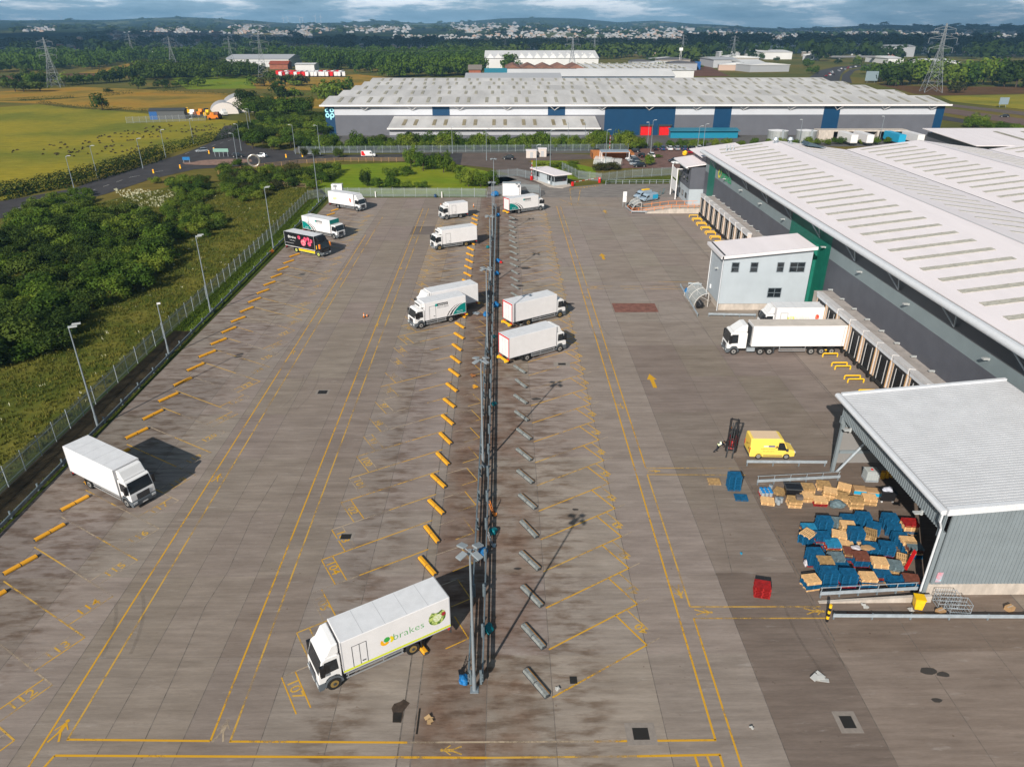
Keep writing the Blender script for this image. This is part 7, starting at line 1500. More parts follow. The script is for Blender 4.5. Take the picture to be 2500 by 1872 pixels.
# hedges
def hedge(pts,w,h,k,label,n_per=34,name='hedge'):
    r_=random.Random(int(pts[0][0]*7)); vs=[];fs=[]; t=thing(name,label,'hedge',(pts[0][0],pts[0][1],0)); ox,oy=pts[0][0],pts[0][1]
    for p,q in zip(pts,pts[1:]):
        p=Vector((p[0],p[1],0));q=Vector((q[0],q[1],0)); L_=(q-p).length; d=(q-p).normalized(); nn=Vector((-d.y,d.x,0))
        for i in range(int(L_*n_per)):
            s=r_.uniform(0,L_); env=.6+.4*math.sin(s*.55+p.x)*math.sin(s*.21+1); hh=h*(.65+.35*env); a=r_.uniform(-.2,3.34); rad=r_.random()**.3
            c=p+d*s+nn*(math.cos(a)*w/2*rad*(.7+.3*env)); z=max(.1,math.sin(a)*hh*rad); nr=(nn*math.cos(a)+Vector((r_.uniform(-.7,.7),r_.uniform(-.7,.7),math.sin(a)+r_.uniform(-.3,.5)))).normalized(); u_=nr.orthogonal().normalized(); v_=nr.cross(u_); sz=r_.uniform(.12,.34)*max(1,h/4)
            o=len(vs); c=c-Vector((ox,oy,-z)); vs+=[tuple(c-u_*sz),tuple(c+v_*sz*.7),tuple(c+u_*sz),tuple(c-v_*sz*.7)]; fs.append((o,o+1,o+2,o+3))
    me=bpy.data.meshes.new('foliage'); me.from_pydata(vs,[],fs); me.materials.append({'d':lf_dark,'m':lf_mid,'y':lf_yel,'h':lf_heath}[k]); o=bpy.data.objects.new('foliage',me); COL.objects.link(o); o.parent=t
P2=lambda L_:[pz1(*p)[:2] for p in L_]
hedge(P2([(-60,1290),(100,1255),(300,1215),(450,1195),(700,1120),(960,1040),(1010,1005)]),8,4.6,'d','dark overgrown hedge running along the road at the left',60)
hedge(P2([(1000,1000),(1250,930),(1400,895),(1560,862),(1640,820)]),6,3.8,'d','dark hedge along the road above the roundabout',55)
hedge(P2([(-30,1260),(300,1190),(700,1090),(1000,985)]),5,3.6,'h','olive edge of the road hedge on the field side',45)
hedge(P2([(120,650),(300,640),(480,632)]),5,2.6,'d','dark field hedge across the ochre fields, left piece',14); hedge(P2([(590,627),(740,612),(850,600)]),5,2.6,'d','dark field hedge across the ochre fields, right piece',14)
hedge(P2([(250,662),(420,690),(640,705),(860,712)]),4,2.0,'h','scruffy hedge between the green field and the ochre field',16); hedge(P2([(900,718),(1100,722),(1250,716)]),4,2,'h','scruffy hedge behind the compound',16)
hedge(P2([(1000,590),(1300,600),(1600,612),(1750,610)]),5,2.2,'h','low hedge below the white umbel patch',10); hedge(P2([(1030,590),(1200,570),(1480,545)]),5,2.4,'d','hedge slanting up the middle field',10); hedge(P2([(1850,612),(2050,612)]),5,2.6,'m','hedge running into the far warehouse trees',12)
hedge(P2([(0,565),(130,550),(330,545)]),9,5,'d','tall hedge line under the left pylon',10); hedge(P2([(400,560),(640,535),(800,520)]),9,5,'d','tall hedge line right of the left pylon',10)
# tree lines in the middle distance
mid=[(100,590,8,8,'d'),(155,592,9,8,'d'),(260,590,9,7,'d'),(20,570,7,6,'d'),(60,560,7,7,'m'),(240,555,8,9,'m'),(200,550,8,8,'m'),(140,545,8,9,'d'),(330,550,8,9,'d'),(290,545,8,9,'d'),(420,550,8,8,'m'),(470,545,7,6,'m'),(540,540,8,7,'m'),(600,540,8,6,'m'),(690,535,9,9,'d'),(730,530,9,10,'d'),(770,525,9,9,'m'),(830,510,9,10,'d'),(870,505,9,11,'d'),(920,480,9,11,'m'),(980,475,9,10,'d'),(890,575,9,9,'d'),(1045,568,8,6,'d'),(1100,500,9,10,'m'),(1060,500,9,10,'m'),(1010,505,9,9,'m'),(1150,500,9,9,'m'),(1200,500,9,9,'m'),(1250,500,9,9,'m'),(1300,500,9,9,'m'),(1350,490,8,8,'m'),(1400,500,8,8,'m'),(1270,555,8,6,'m'),(1210,550,7,5,'d'),(1160,560,7,4,'m'),(1640,555,7,7,'m'),(1735,540,8,9,'d'),(1700,555,7,6,'h'),(1835,550,8,8,'d'),(1870,550,7,6,'m'),(1940,550,9,8,'h'),(1780,558,6,4,'m'),(1905,555,6,4,'y'),(660,710,6,8,'d'),(700,600,4,3,'d'),(170,490,6,8,'d'),(755,460,5,5,'m'),(1820,648,8,9,'d'),(1895,640,7,6,'m'),(2050,620,7,7,'m'),(2130,615,8,9,'m'),(2160,640,8,8,'m'),(2100,660,7,7,'y'),(2210,600,8,9,'m')]
for i,(x,y,r,h,k) in enumerate(mid):
    g=pz1(x,y); plant(g[0],g[1],r*1.05,h*1.15,k,'field_tree','rounded dark tree in the hedgerows of the left fields','tree','hedgerow trees of the left fields',small=True)
for i,(x,y,r,h,k) in enumerate([(350,900,10,12,'m'),(450,940,11,13,'d'),(560,950,11,12,'d'),(640,930,11,14,'m'),(740,930,11,12,'y'),(850,930,11,13,'m'),(960,920,11,14,'m'),(1060,930,11,13,'d'),(1150,930,11,13,'m'),(1300,950,11,14,'y'),(1420,950,11,13,'m'),(1550,940,11,14,'m'),(1680,930,11,13,'y'),(1800,930,12,14,'m'),(1950,960,12,14,'d'),(2100,970,12,15,'d'),(2200,960,12,14,'d'),(2350,970,12,14,'d'),(1330,1040,6,6,'h'),(180,800,7,8,'m'),(420,870,10,12,'y'),(700,880,11,13,'m'),(900,870,11,13,'y'),(1240,870,11,13,'m'),(1500,880,11,13,'y'),(1720,870,11,14,'y'),(2000,900,12,14,'m')]):
    g=pq3(x,y); plant(g[0],g[1],r*1.25,h*1.35,k,'wood_tree','broad green tree in the wood beside the motorway at the right','tree','trees of the wood beside the motorway',small=True)
for x,y,r,h in ((1560,1490,6,5),(1640,1470,6,6),(1700,1510,5,4),(1830,1530,6,4),(1950,1540,6,4),(2080,1550,6,4)): g=pq3(x,y); plant(g[0],g[1],r*.8,h,'m','roadside_bush','rounded bush between the slip road and the side warehouse','bush','bushes beside the slip road',small=False)
spot(pq3,1370,1650,2.5,4,'m','small tree before the side warehouse roof','tree')
# far woods as masses
def wood_mass(name,label,poly,n,rmin,rmax,m_,seed,hh=1.3,nl=110,lf=.2):
    r_=random.Random(seed); src=SMALL['m']; vs=[];fs=[]; xs=[p[0] for p in poly]; ys=[p[1] for p in poly]; k=0
    base=crown_mesh(seed,nl,7,lf,m_); bv=[v.co.copy() for v in base.vertices]; bf=[tuple(p.vertices) for p in base.polygons]
    while k<n:
        x=r_.uniform(min(xs),max(xs)); y=r_.uniform(min(ys),max(ys))
        if not inside((x,y),poly): continue
        k+=1; r=r_.uniform(rmin,rmax); a=r_.uniform(0,6.28); c,s=math.cos(a),math.sin(a); z=hz(x,y); o=len(vs)
        vs+=[(x+(v.x*c-v.y*s)*r,y+(v.x*s+v.y*c)*r,z+v.z*r*hh) for v in bv]; fs+=[tuple(i+o for i in f) for f in bf]
    me=bpy.data.meshes.new(name); me.from_pydata(vs,[],fs); me.materials.append(m_); ob=bpy.data.objects.new(name,me); COL.objects.link(ob); tag(ob,label,'wood',kind='stuff'); return ob
g=lambda *L_:[pz1(*p)[:2] for p in L_]
wood_mass('wood','green wood behind the brown field on the left',g((-700,475),(0,475),(300,465),(520,455),(700,430),(830,405),(830,372),(0,372),(-700,372)),300,9,14,lf_mid,31,1.2,330,.105)
wood_mass('wood','green wood behind the white works and substation',g((830,412),(1250,425),(1420,398),(1960,398),(2010,440),(2300,470),(3300,470),(3300,395),(2300,372),(830,375)),400,8,13,lf_mid,32,1.2,330,.105)
wood_mass('wood','scrubby trees between the left pylons',g((830,520),(930,465),(1260,450),(1700,480),(1650,505),(1300,515),(900,525)),170,6,9,lf_dark,33,1.2,330,.105)
wood_mass('wood','trees right of the red and white trailers behind the far warehouse',g((2330,500),(3100,470),(3100,482),(2700,505)),40,8,12,lf_mid,34,1.2,330,.105)
def band(d0,d1,a0,a1): # annular sector in degrees right of +Y
    return [(d0*math.sin(R(a0)),d0*math.cos(R(a0))),(d0*math.sin(R((a0+a1)/2)),d0*math.cos(R((a0+a1)/2))),(d0*math.sin(R(a1)),d0*math.cos(R(a1))),(d1*math.sin(R(a1)),d1*math.cos(R(a1))),(d1*math.sin(R((a0+a1)/2)),d1*math.cos(R((a0+a1)/2))),(d1*math.sin(R(a0)),d1*math.cos(R(a0)))]
wood_mass('far_wood','dark woods between the near works and the town, left half',band(1250,2500,-42,-4),260,13,20,lf_dark,35,1.0)
wood_mass('far_wood','dark woods beyond the long sheds, middle',band(1000,2000,-5,14),260,12,18,lf_dark,36,1.0)
wood_mass('far_wood','dark woods across the right background',band(1100,2900,13,44),480,13,22,lf_dark,37,1.0)
wood_mass('far_wood','woods on the far hillside',band(3000,7600,-42,44),520,24,46,lf_dark,38,.45)
# grass tufts and weeds
def tufts(name,label,poly,n,hmin,hmax,m_,seed,w=.12,cl=1):
    r_=random.Random(seed); vs=[];fs=[]; xs=[p[0] for p in poly]; ys=[p[1] for p in poly]; k=0
    while k<n:
        x=r_.uniform(min(xs),max(xs)); y=r_.uniform(min(ys),max(ys))
        if not inside((x,y),poly): continue
        k+=1
        for b in range(5):
            a=r_.uniform(0,6.28); h=r_.uniform(hmin,hmax); xx=x+r_.uniform(-.25,.25); yy_=y+r_.uniform(-.25,.25); ww=w*r_.uniform(.5,1.3); l=r_.uniform(0,.45)*h; b_=r_.uniform(0,6.28); o=len(vs)
            vs+=[(xx-math.cos(a)*ww,yy_-math.sin(a)*ww,0),(xx+math.cos(a)*ww,yy_+math.sin(a)*ww,0),(xx+math.cos(b_)*l,yy_+math.sin(b_)*l,h)]; fs.append((o,o+1,o+2))
    me=bpy.data.meshes.new(name); me.from_pydata(vs,[],fs); me.materials.append(m_); ob=bpy.data.objects.new(name,me); COL.objects.link(ob); tag(ob,label,'grass',kind='stuff')
gl1=leafmat('grass_blades',(.050,.072,.009),(.105,.115,.017),(.19,.17,.032)); gl1.node_tree.nodes['Noise Texture'].inputs['Scale'].default_value=.5
GPl=[(-49.2,28),(-49.2,120),(-50.3,187),(-50,199),(-64,212),(-90,206),(-112,165),(-120,130),(-110,60),(-90,28)]
tufts('long_grass','long tangled grass beyond the left palisade fence',GPl,36000,.15,.5,gl1,51,.075)
tufts('umbel_flowers','drifts of small white umbel flowers in the rough grass',[pa(*p)[:2] for p in [(820,60),(1000,70),(1290,90),(1300,170),(1180,190),(960,230),(850,240),(900,180),(1000,160),(850,110)]],240,.25,.5,mat('white_umbels',(.55,.55,.38),.8),52,.11)
tufts('umbel_flowers','scattered small white flowers along the palisade fence',GPl,420,.2,.45,MAT['white_umbels'],53,.05)
tufts('verge_grass','short dark grass strip between palisade and guardrail',[(-48.8,98),(-50.3,187),(-46.6,187),(-45.2,98)],6000,.08,.25,lf_mid,54,.1)
tufts('rush_tufts','brown rush tufts dotted over the green field',[p[:2] for p in [pz1(0,980),pz1(500,900),pz1(1050,800),pz1(1560,800),pz1(1300,900),pz1(900,1000),pz1(400,1010)]],170,.3,.6,mat('rushes',(.06,.045,.02),.9),55,.55)
tufts('weeds','weeds and leaf litter along the left guardrail',[(-45.3,40),(-46.6,180),(-46.1,180),(-44.9,40)],1500,.05,.2,gl1,56,.08)
# ================================================================== PYLONS, TOWN, TURBINES, HAZE
pyl=mat('pylon_steel',(.22,.24,.26),.6,metal=.2)
def pylon(x,y,h,rz,label):
    t=thing('electricity_pylon',label,'pylon',(x,y,0),rz); s=h/32.; m=MB(); r=.09*s+.03
    def W_(z): return 3.4*s*(1-z/(h*.62))+.9*s if z<h*.62 else .9*s*(1-(z-h*.62)/(h*.38)*.75)
    zs=[0,.16*h,.30*h,.42*h,.52*h,.62*h,.70*h,.78*h,.86*h,.93*h,h]
    for a,b in zip(zs,zs[1:]):
        wa,wb=W_(a),W_(b); ca=[(-wa,-wa),(wa,-wa),(wa,wa),(-wa,wa)]; cb_=[(-wb,-wb),(wb,-wb),(wb,wb),(-wb,wb)]
        for i in range(4):
            j=(i+1)%4; m.tube((*ca[i],a),(*cb_[i],b),r,4); m.tube((*ca[i],a),(*cb_[j],b),r*.6,4); m.tube((*ca[j],a),(*cb_[i],b),r*.6,4); m.tube((*cb_[i],b),(*cb_[j],b),r*.6,4)
    m.build('tower',[pyl],t)
    for z,L_ in ((.64*h,5.5*s),(.78*h,6.6*s),(.91*h,5.0*s)):
        m=MB()
        for sd_ in (-1,1):
            for e in (-.7*s,.7*s): m.tube((sd_*.6*s,e,z),(sd_*L_,0,z+.4*s),r*.7,4); m.tube((sd_*.6*s,e,z+1.6*s),(sd_*L_,0,z+.4*s),r*.6,4)
            m.tube((sd_*L_,0,z+.4*s),(sd_*L_,0,z-2.0*s),r*.9,5)
        m.build('crossarm',[pyl],t)
    return t
for b_,h,lb,rz in ((pq1(720,965),33,'steel pylon standing in the left fields',.2),(pq2(130,720),31,'steel pylon on the field rise right of the first',.3),(pq2(890,740),31,'steel pylon standing at the left of the white works',.3),(pq2(1290,860),36,'steel pylon before the white works, tallest of the left group',.3),(pr6(1010,425),33,'steel pylon behind the sawtooth roof in the centre',.1),(pq3(1010,1030),42,'big steel pylon at the right against the sky',-.2),(pq1(1720,610),31,'steel pylon behind the left wood',.3),(pr6(370,200),28,'far steel pylon left of the factory roofs',.1),(pr6(1225,250),28,'far steel pylon right of the centre pylon',.1),(pz3(245,330),30,'far pylon beyond the soil heaps',.1),(pz3(535,350),30,'far pylon above the pale sheds at the right',.1)):
    pylon(b_[0],b_[1],h,rz,lb)
wr=MB(); PP=[(-680,1150,30),(-505,1077,28),(-357,849,28),(-282,817,28),(-205,667,30),(61,696,30),(289,516,36),(520,330,36)]
for a,b in zip(PP[1:5],PP[2:6]):
    for off in (-5,5):
        for k in range(12):
            f0=k/12;f1=(k+1)/12; z=lambda f:a[2]+(b[2]-a[2])*f-9*4*f*(1-f)
            wr.tube((a[0]+(b[0]-a[0])*f0+off,a[1]+(b[1]-a[1])*f0,z(f0)),(a[0]+(b[0]-a[0])*f1+off,a[1]+(b[1]-a[1])*f1,z(f1)),.035,3)
o=wr.build('power_line',[pyl]); tag(o,'thin power lines strung between the pylons','power line')
# turbines on the skyline
def skypt(px,y): r=ray(px,66); d=y/r[1]; return (r[0]*d,y)
for i,(px,d) in enumerate(((694,7500),(705,7900),(734,7500),(741,7900),(772,7500),(785,7500),(88,7800),(155,7800))):
    x,y=skypt(px,d); z=hz(x,y); t=thing('wind_turbine','white wind turbine on the skyline, number %s from the left of the visible row'%['three','four','five','six','seven','eight','one','two'][i],'wind turbine',(x,y,z),0,'wind turbines on the skyline')
    MB().tube((0,0,-5),(0,0,50),1.8,8,0,1.0).build('tower',[white],t); MB().box(-1.2,1.2,-3,3,48.5,51.5).build('nacelle',[white],t)
    for k in range(3):
        a=R(90+120*k+i*23); MB().tube((0,-3,50),(29*math.cos(a),-3,50+29*math.sin(a)),1.3,5,0,.4).build('blade',[white],t)
# town: houses and sheds
hw=[mat('render_white',(.40,.40,.40),.8),mat('render_cream',(.30,.27,.24),.8),mat('render_pink',(.45,.33,.27),.8),mat('render_grey',(.32,.33,.35),.8)]
hr_=[mat('roof_slate',(.09,.09,.10),.8),mat('roof_brown',(.13,.08,.06),.8),mat('roof_light',(.45,.46,.48),.6)]
HM=[]
for a in hw:
    for b in hr_[:2]:
        wm=MB().prism([(-4,0),(4,0),(4,5),(0,8),(-4,5)],-5,5).mesh('wall',[a]); rm=MB().prism([(-4.5,4.9),(0,8.25),(4.5,4.9),(4.5,4.5),(0,7.9),(-4.5,4.5)],-5.4,5.4).mesh('roof',[b]); HM.append((wm,rm))
hr2=random.Random(77)
def house(x,y,s,sx,rz,label,group):
    z=hz(x,y); wm,rm=HM[hr2.choice([0,0,1,2,2,3,4,6])]
    t=thing('house',label,'house',(x,y,z),rz,group); t.scale=(s,s*sx,s)
    for n_,me in (('wall',wm),('roof',rm)): o=bpy.data.objects.new(n_,me); COL.objects.link(o); o.parent=t
clusters=[('bright white houses of the hillside town',[(270,560),(84,112)],95,2.0,3200,4200),('houses along the wooded rise behind the white works',[(560,780),(118,124)],28,1.3,0,0),('houses of the suburb beyond the factory roofs',[(1240,1700),(100,122)],85,1.3,0,0),('houses beside the left woods',[(300,520),(122,138)],26,1.1,0,0),('houses of the village at the right of the sheds',[(1700,1990),(88,112)],40,1.4,0,0)]
for gname,(rx_,ry_),n,s,_,__ in clusters:
    s*=.72
    for i in range(n):
        px=hr2.uniform(*rx_); py=hr2.uniform(*ry_); 
        if ry_[0]<100:
            # on rising land: march until the ray meets the terrain
            r=ray(px,py); tt_=500
            while tt_<10000 and H+r[2]*tt_>hz(r[0]*tt_,r[1]*tt_): tt_+=25
            x,y=r[0]*tt_,r[1]*tt_
        else: x,y,_z=G(px,py)
        house(x,y,s*hr2.uniform(.8,1.3),hr2.choice([1,1.5,2.5]),hr2.uniform(-.5,.5)+hr2.choice([0,1.57]),'small pale house among the '+gname,gname)
# remaining specks of the town as one mass
tm=MB(); 
def speck(px,py,m_,w,h):
    r=ray(px,py); tt_=400
    while tt_<10000 and H+r[2]*tt_>hz(r[0]*tt_,r[1]*tt_): tt_+=30
    if tt_>=10000: return
    x,y=r[0]*tt_,r[1]*tt_; z=hz(x,y); k=tt_/3000.; w=w*k; tm.prism([(x-w,z),(x+w,z),(x+w,z+h*k*.7),(x,z+h*k*1.3),(x-w,z+h*k*.7)],y-w*.6,y+w*.6,m=m_)
for (x0,x1,y0,y1,n) in ((260,1200,112,136,260),(1240,1700,100,124,160),(1900,2500,112,135,70),(280,640,84,112,330),(380,460,72,84,60),(560,660,68,80,110),(660,760,80,92,70),(0,280,112,134,60),(60,140,70,78,20),(640,820,116,128,60),(960,1500,92,118,420),(1100,1260,62,82,90),(1480,1990,80,118,330),(1900,2480,78,92,130),(1960,2260,96,118,70),(1240,1700,68,88,70),(2250,2500,84,110,40),(720,1000,66,80,60)):
    for i in range(int(n*2.3)): speck(hr2.uniform(x0,x1),min(max(hr2.gauss((y0+y1)/2,(y1-y0)/3.2),y0-3),y1+3),hr2.choice([0,0,1,2,3,4]),hr2.uniform(3.5,10),hr2.uniform(4,7.5))
o=tm.build('distant_town',[hw[0],hw[1],hw[2],hw[3],hr_[2]],fix=False); tag(o,'specks of distant houses over the valley and hillside','town',kind='stuff')
def march(px,py):
    r=ray(px,py); t_=400
    while t_<10000 and H+r[2]*t_>hz(r[0]*t_,r[1]*t_): t_+=20
    return r[0]*t_,r[1]*t_,t_
# tower blocks
for i,(px,py,hp,wp_,m_,lb) in enumerate(((200,116,21,10,hw[2],'pale pink tower block standing highest in the left background'),(98,123,14,13,brick,'brown tower block left of the pale pink one'),(150,124,13,12,brick,'brown tower block just left of the pale pink one'),(187,122,7,8,brick,'small brown block beside the pale pink tower'),(10,117,10,8,brick,'brown tower block at the left edge'),(30,118,11,10,brick,'second brown tower block from the left edge'),(46,116,11,8,brick,'third tower block from the left edge'),(77,116,10,7,hw[3],'grey tower block fourth from the left edge'),(428,104,10,7,hw[0],'bright white tower block among the hillside town'))):
    x,y,t_=march(px,py); sc=t_/F; t=thing('tower_block',lb,'tower block',(x,y,hz(x,y))); w_=wp_*sc/2; h_=hp*sc*1.05
    MB().box(-w_,w_,-w_*.8,w_*.8,0,h_).build('wall',[m_],t); MB().box(-w_*.6,w_*.6,-w_*.4,w_*.4,h_,h_*1.05).build('roof',[hw[3]],t)
    m=MB(); n=8
    for k in range(n): m.box(-w_*.9,w_*.9,-w_*.8-.3,-w_*.8-.02,h_*(k+.35)/n,h_*(k+.6)/n)
    m.build('window_band',[mat('band_dark',(.14,.12,.12),.5)],t)
for (px,py,wp_,hp,m_,lb) in ((1065,66,3,4,hw[0],'first small white tower on the skyline'),(1076,66,3,5,hw[0],'second small white tower on the skyline'),(1207,65,4,6,hw[0],'left of three white towers on the central skyline'),(1214,65,4,6,hw[0],'middle of three white towers on the central skyline'),(1221,65,4,6,hw[0],'right of three white towers on the central skyline'),(1683,76,22,6,hw[0],'white hall on the hill left of the sheds'),(1830,87,14,7,hw[0],'bright white building in the right distance'),(1850,87,12,6,hw[0],'second bright white building in the right distance'),(1948,105,38,5,hw[0],'long white shed in the right distance'),(2240,88,12,8,hw[0],'white building cluster left of the big pylon'),(2280,87,16,8,hw[1],'cream building cluster behind the big pylon'),(2195,84,6,8,hw[1],'cream block left of the big pylon')):
    x,y,t_=march(px,py); sc=t_/F; t=thing('distant_building',lb,'building',(x,y,hz(x,y))); w_=wp_*sc/2; MB().box(-w_,w_,-w_*.5,w_*.5,0,hp*sc).build('wall',[m_],t); MB().box(-w_*1.02,w_*1.02,-w_*.52,w_*.52,hp*sc,hp*sc*1.08).build('roof',[hr_[2]],t)
for (px,py,wp_,dp,h,m_,rm_,lb) in ((1500,112,55,40,8,farwhite,farwhite,'white stadium like shed beyond the suburb'),(1680,130,110,25,7,fargrey,farblue,'long low dark roofed works across the middle distance'),(1870,132,90,60,9,fargrey,farwhite,'large white roofed shed in the right middle distance'),(1895,146,75,50,9,farwhite,farwhite,'white shed with a bright front before the larger one'),(1980,130,70,40,9,mat('dim_blue_wall',(.10,.14,.18),.6),fargrey,'grey shed right of the two white sheds'),(2090,127,60,30,10,hw[3],hw[3],'grey offices left of the big pylon'),(2140,132,60,35,12,hw[3],fargrey,'grey office group behind the trees'),(2185,158,38,40,6,farwhite,farwhite,'white ribbed shed behind the wood'),(2310,168,60,40,6,farwhite,farwhite,'white shed roof among the trees by the big pylon'),(1770,168,60,40,8,fargrey,fargrey,'grey shed beside the bare soil'),(1840,172,50,35,7,hw[1],farwhite,'white gabled shed by the bare soil'),(2200,140,60,25,14,hw[3],hw[3],'row of grey flats behind the big pylon')):
    x,y,t_=march(px,py); sc=t_/F; farshed(x-wp_*sc/2,x+wp_*sc/2,y,y+dp*1.5,h,lb,m_,rm_,2.0,'distant_shed','shed')
er=random.Random(44)
for i in range(34):
    px=er.uniform(1560,2180); py=er.uniform(122,176)
    if px>1960 and py>150: continue
    x,y,t_=march(px,py); w_=er.uniform(8,22); d_=er.uniform(6,14); h_=er.uniform(4,7); rz=er.uniform(-.4,.4); t=thing('industrial_unit','small unit of the industrial estate between the sheds and the motorway','building',(x,y,hz(x,y)),rz,'small units of the industrial estate')
    MB().box(-w_,w_,-d_,d_,0,h_).build('wall',[er.choice([hw[1],hw[2],hw[3],fargrey,brick])],t); MB().prism([(-w_-.5,h_),(w_+.5,h_),(w_+.5,h_+.3),(0,h_+2),(-w_-.5,h_+.3)],-d_-.5,d_+.5).build('roof',[er.choice([farwhite,fargrey,hr_[0],hr_[1],farwhite])],t)
for i in range(30):
    px=er.uniform(1560,2100); py=er.uniform(135,182); x,y,t_=march(px,py)
    if 1800<px<1960 and py>155: continue
    plant(x,y,er.uniform(5,9),er.uniform(5,10),er.choice('dmm'),'estate_tree','rounded tree among the units of the industrial estate','tree','trees of the industrial estate',small=True)
# compound, tents, trailers
def gz(c,x,y): g=c(x,y); return g[0],g[1]
for i,(x_,y_,r,L_) in enumerate(((480,705,7,16),(545,690,10,22),(610,700,6,12))):
    x,y=gz(pz1,1445 if i==0 else 1525 if i==1 else 1575,735); t=thing('tunnel_tent','round topped white tunnel tent, %s of three in the far compound'%['left one','large middle one','right one'][i],'tent',(x,y+8*i,0),R(20)); pr=[(r*math.cos(R(a)),r*.8*math.sin(R(a))) for a in range(0,181,15)]
    MB().prism(pr,0,L_).build('cover',[mat('tent_grey',(.36,.36,.37),.6)],t); MB().prism([(p[0]*.97,p[1]*.97) for p in pr],-.15,0).build('front',[mat('tent_white',(.72,.66,.62),.6)],t)
x,y=gz(pz1,1090,765); t=thing('compound_shed','low blue and dark grey shed inside the compound fence','shed',(x,y,0),R(8)); MB().box(-8,8,-3,3,0,4).build('wall',[mat('canvas_wall',(.09,.095,.10),.7)],t); MB().box(-8.06,-4.5,-3.06,-3.001,0,3.6).build('end_panel',[mat('blue_container',(.02,.10,.30),.5)],t); MB().prism([(-3.4,4),(3.4,4),(3.4,4.2),(0,5),(-3.4,4.2)],-8.2,8.4,axis='x').build('roof',[mat('dark_canvas',(.05,.055,.06),.7)],t)
cc=[('yellow excavator',yelb,1345,750),('orange digger',orange,1300,745),('yellow site cabin',yelb,1210,735),('white tanker',white,1245,748),('cream container',cream,1180,755),('black plant trailer',black,1330,740),('white pickup',cw,1440,745),('rusty skip',brownp,1400,765),('orange dumper',orange,1370,770)]
for lb,m_,px,py in cc:
    x,y=gz(pz1,px,py); t=thing('site_machine',lb+' standing in the contractors compound','machine',(x,y,0),hr2.uniform(0,3)); MB().prism([(-2.4,.5),(2.4,.5),(2.2,2.0),(.6,2.2),(.4,3.2),(-.8,3.2),(-1.1,2.1),(-2.4,2.0)],-1.1,1.1).build('body',[m_],t,bevel=.08)
    for xx in (-1.6,1.6): MB().tube((xx,-1.25,.55),(xx,1.25,.55),.55,10).build('wheel',[rubber],t)
tr=random.Random(5)
for i in range(34):
    px=1795+i*12.6; py=(495 if i%2 else 486); x,y=gz(pz1,px,py); c=tr.choice([white,white,white,MAT['bright_red'],MAT['bright_red']]); t=thing('parked_trailer','%s box trailer in the far trailer park, number %d from the left'%('red' if c is not white else 'white',i+1),'trailer',(x,y,0),tr.uniform(-.1,.2),'box trailers in the far trailer park')
    MB().box(-1.3,1.3,-5,5,1.0,4.2).build('body',[c],t); MB().box(-1.1,1.1,-4.8,4.8,.3,.99).build('chassis',[dkgrey],t)
# substation gantries
t=thing('substation','grey electricity substation gantries beside the white works','substation',(*gz(pz1,1260,445),0)); m=MB()
for i in range(16):
    for j in range(3): x=i*6; y=j*12; m.tube((x,y,0),(x,y,7),.15,4); m.tube((x,y,7),(x+6,y,7),.12,4)
m.build('gantry',[pyl],t); 
t=thing('container_stack','stack of blue containers beside the soil heap','containers',(*gz(pr6,1960,360),0))
for i in range(5):
    for j in range(3-(i%2)): MB().box(i*6.3,i*6.3+6,0,2.4,j*2.6,j*2.6+2.5).build('container',[mat('blue_container',(.02,.1,.3))],t)
t=thing('floodlight_tower','white lattice floodlight tower by the blue containers','mast',(*gz(pr6,2050,325),0)); MB().tube((-1,0,0),(-.6,0,17),.2,4).tube((1,0,0),(.6,0,17),.2,4).box(-2,2,-.3,.3,16,19).build('lattice',[white],t)
t=thing('overbridge','concrete road bridge over the motorway at the right','bridge',(*gz(pz3,1100,362),0)); m=MB().box(0,75,0,6,6,7.2).box(0,75,-.2,.0,7.2,8).box(10,11.5,1,5,0,6).box(36,37.5,1,5,0,6).box(60,61.5,1,5,0,6); m.build('deck',[mat('bridge_grey',(.18,.18,.19),.8)],t)
for i,(px,py,w_) in enumerate(((1935,1225,2.6),(240,910,5))):
    x,y=gz(pq3,px,py); t=thing('motorway_sign',['small blank blue sign back beside the motorway','large grey sign back beside the motorway behind the roof'][i],'road sign',(x,y,0)); MB().box(-w_,w_,-.1,.1,1.5,1.5+w_*1.4).build('panel',[mat('sign_back',(.20,.26,.30),.5)],t); MB().box(-w_*.6-.1,-w_*.6,.1,.3,0,3).box(w_*.6,w_*.6+.1,.1,.3,0,3).build('leg',[steel],t)
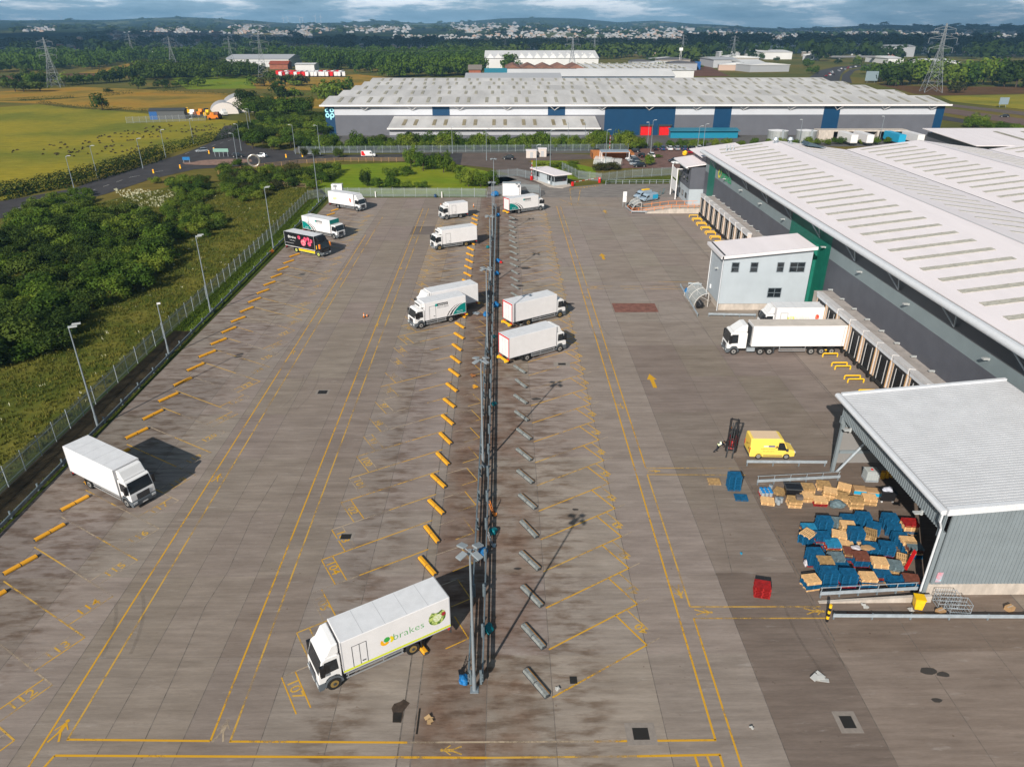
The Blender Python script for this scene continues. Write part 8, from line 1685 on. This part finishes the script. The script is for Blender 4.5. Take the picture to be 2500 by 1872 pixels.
# vehicles on the far motorway
for i in range(16):
    px=1085+tr.uniform(-60,120); py=385+i*4.2; 
    a=Vector(pz3(1080,440)).lerp(Vector(pz3(1220,384)),i/16.); x=a.x+tr.uniform(-6,6); t=make_car('distant_car','small car far off on the motorway curve',tr.choice([cw,cb,cs,cred])); t['group']='cars far off on the motorway curve'; t.location=(x,a.y,.1); t.rotation_euler=(0,0,R(80))
# clouds behind the camera that shade the far valley
cm=mat('cloud_white',(.8,.8,.8),1)
def cloud(x,y,rx,ry,z=2500,seed=1):
    """x,y = centre of the shadow on the ground"""
    cr=random.Random(seed); off=z/math.tan(R(SUN_EL)); cx=x-math.cos(R(SUN_AZ))*off; cy=y-math.sin(R(SUN_AZ))*off
    bm=bmesh.new(); bmesh.ops.create_icosphere(bm,subdivisions=5,radius=1); ph=[cr.uniform(0,6) for _ in range(8)]
    for v in bm.verts:
        p=v.co.copy(); k=1+.16*math.sin(p.x*4+ph[0])*math.cos(p.y*5+ph[1])+.10*math.sin(p.x*9+ph[2]+p.y*3)*math.sin(p.y*10+ph[3])+.05*math.sin(p.x*21+ph[4])*math.sin(p.y*19+ph[5])
        v.co=Vector((p.x*k*rx,p.y*k*ry,p.z*180))
    me=bpy.data.meshes.new('cloud'); bm.to_mesh(me); bm.free(); me.materials.append(cm); o=bpy.data.objects.new('cloud',me); COL.objects.link(o); o.location=(cx,cy,z); struct(o)
cloud(-1500,2300,1300,1000,seed=1); cloud(300,2000,1000,620,seed=2); cloud(1700,1700,1150,1050,seed=3); cloud(3600,5200,2300,1900,seed=5)
# haze: one closed box of even air round everything, sky outside
m=bpy.data.materials.new('haze_air'); m.use_nodes=True; N=m.node_tree.nodes; N.remove(N['Principled BSDF']); pv=N.new('ShaderNodeVolumePrincipled'); pv.inputs['Color'].default_value=(.30,.60,.92,1); pv.inputs['Density'].default_value=1.25e-4; pv.inputs['Anisotropy'].default_value=.0
m.node_tree.links.new(pv.outputs[0],N['Material Output'].inputs['Volume'])
hb=MB().box(-11800,11800,-400,11200,-120,215).build('haze',[m]); hb['kind']='stuff'
print('objects',len(bpy.data.objects),'pallets',npal)
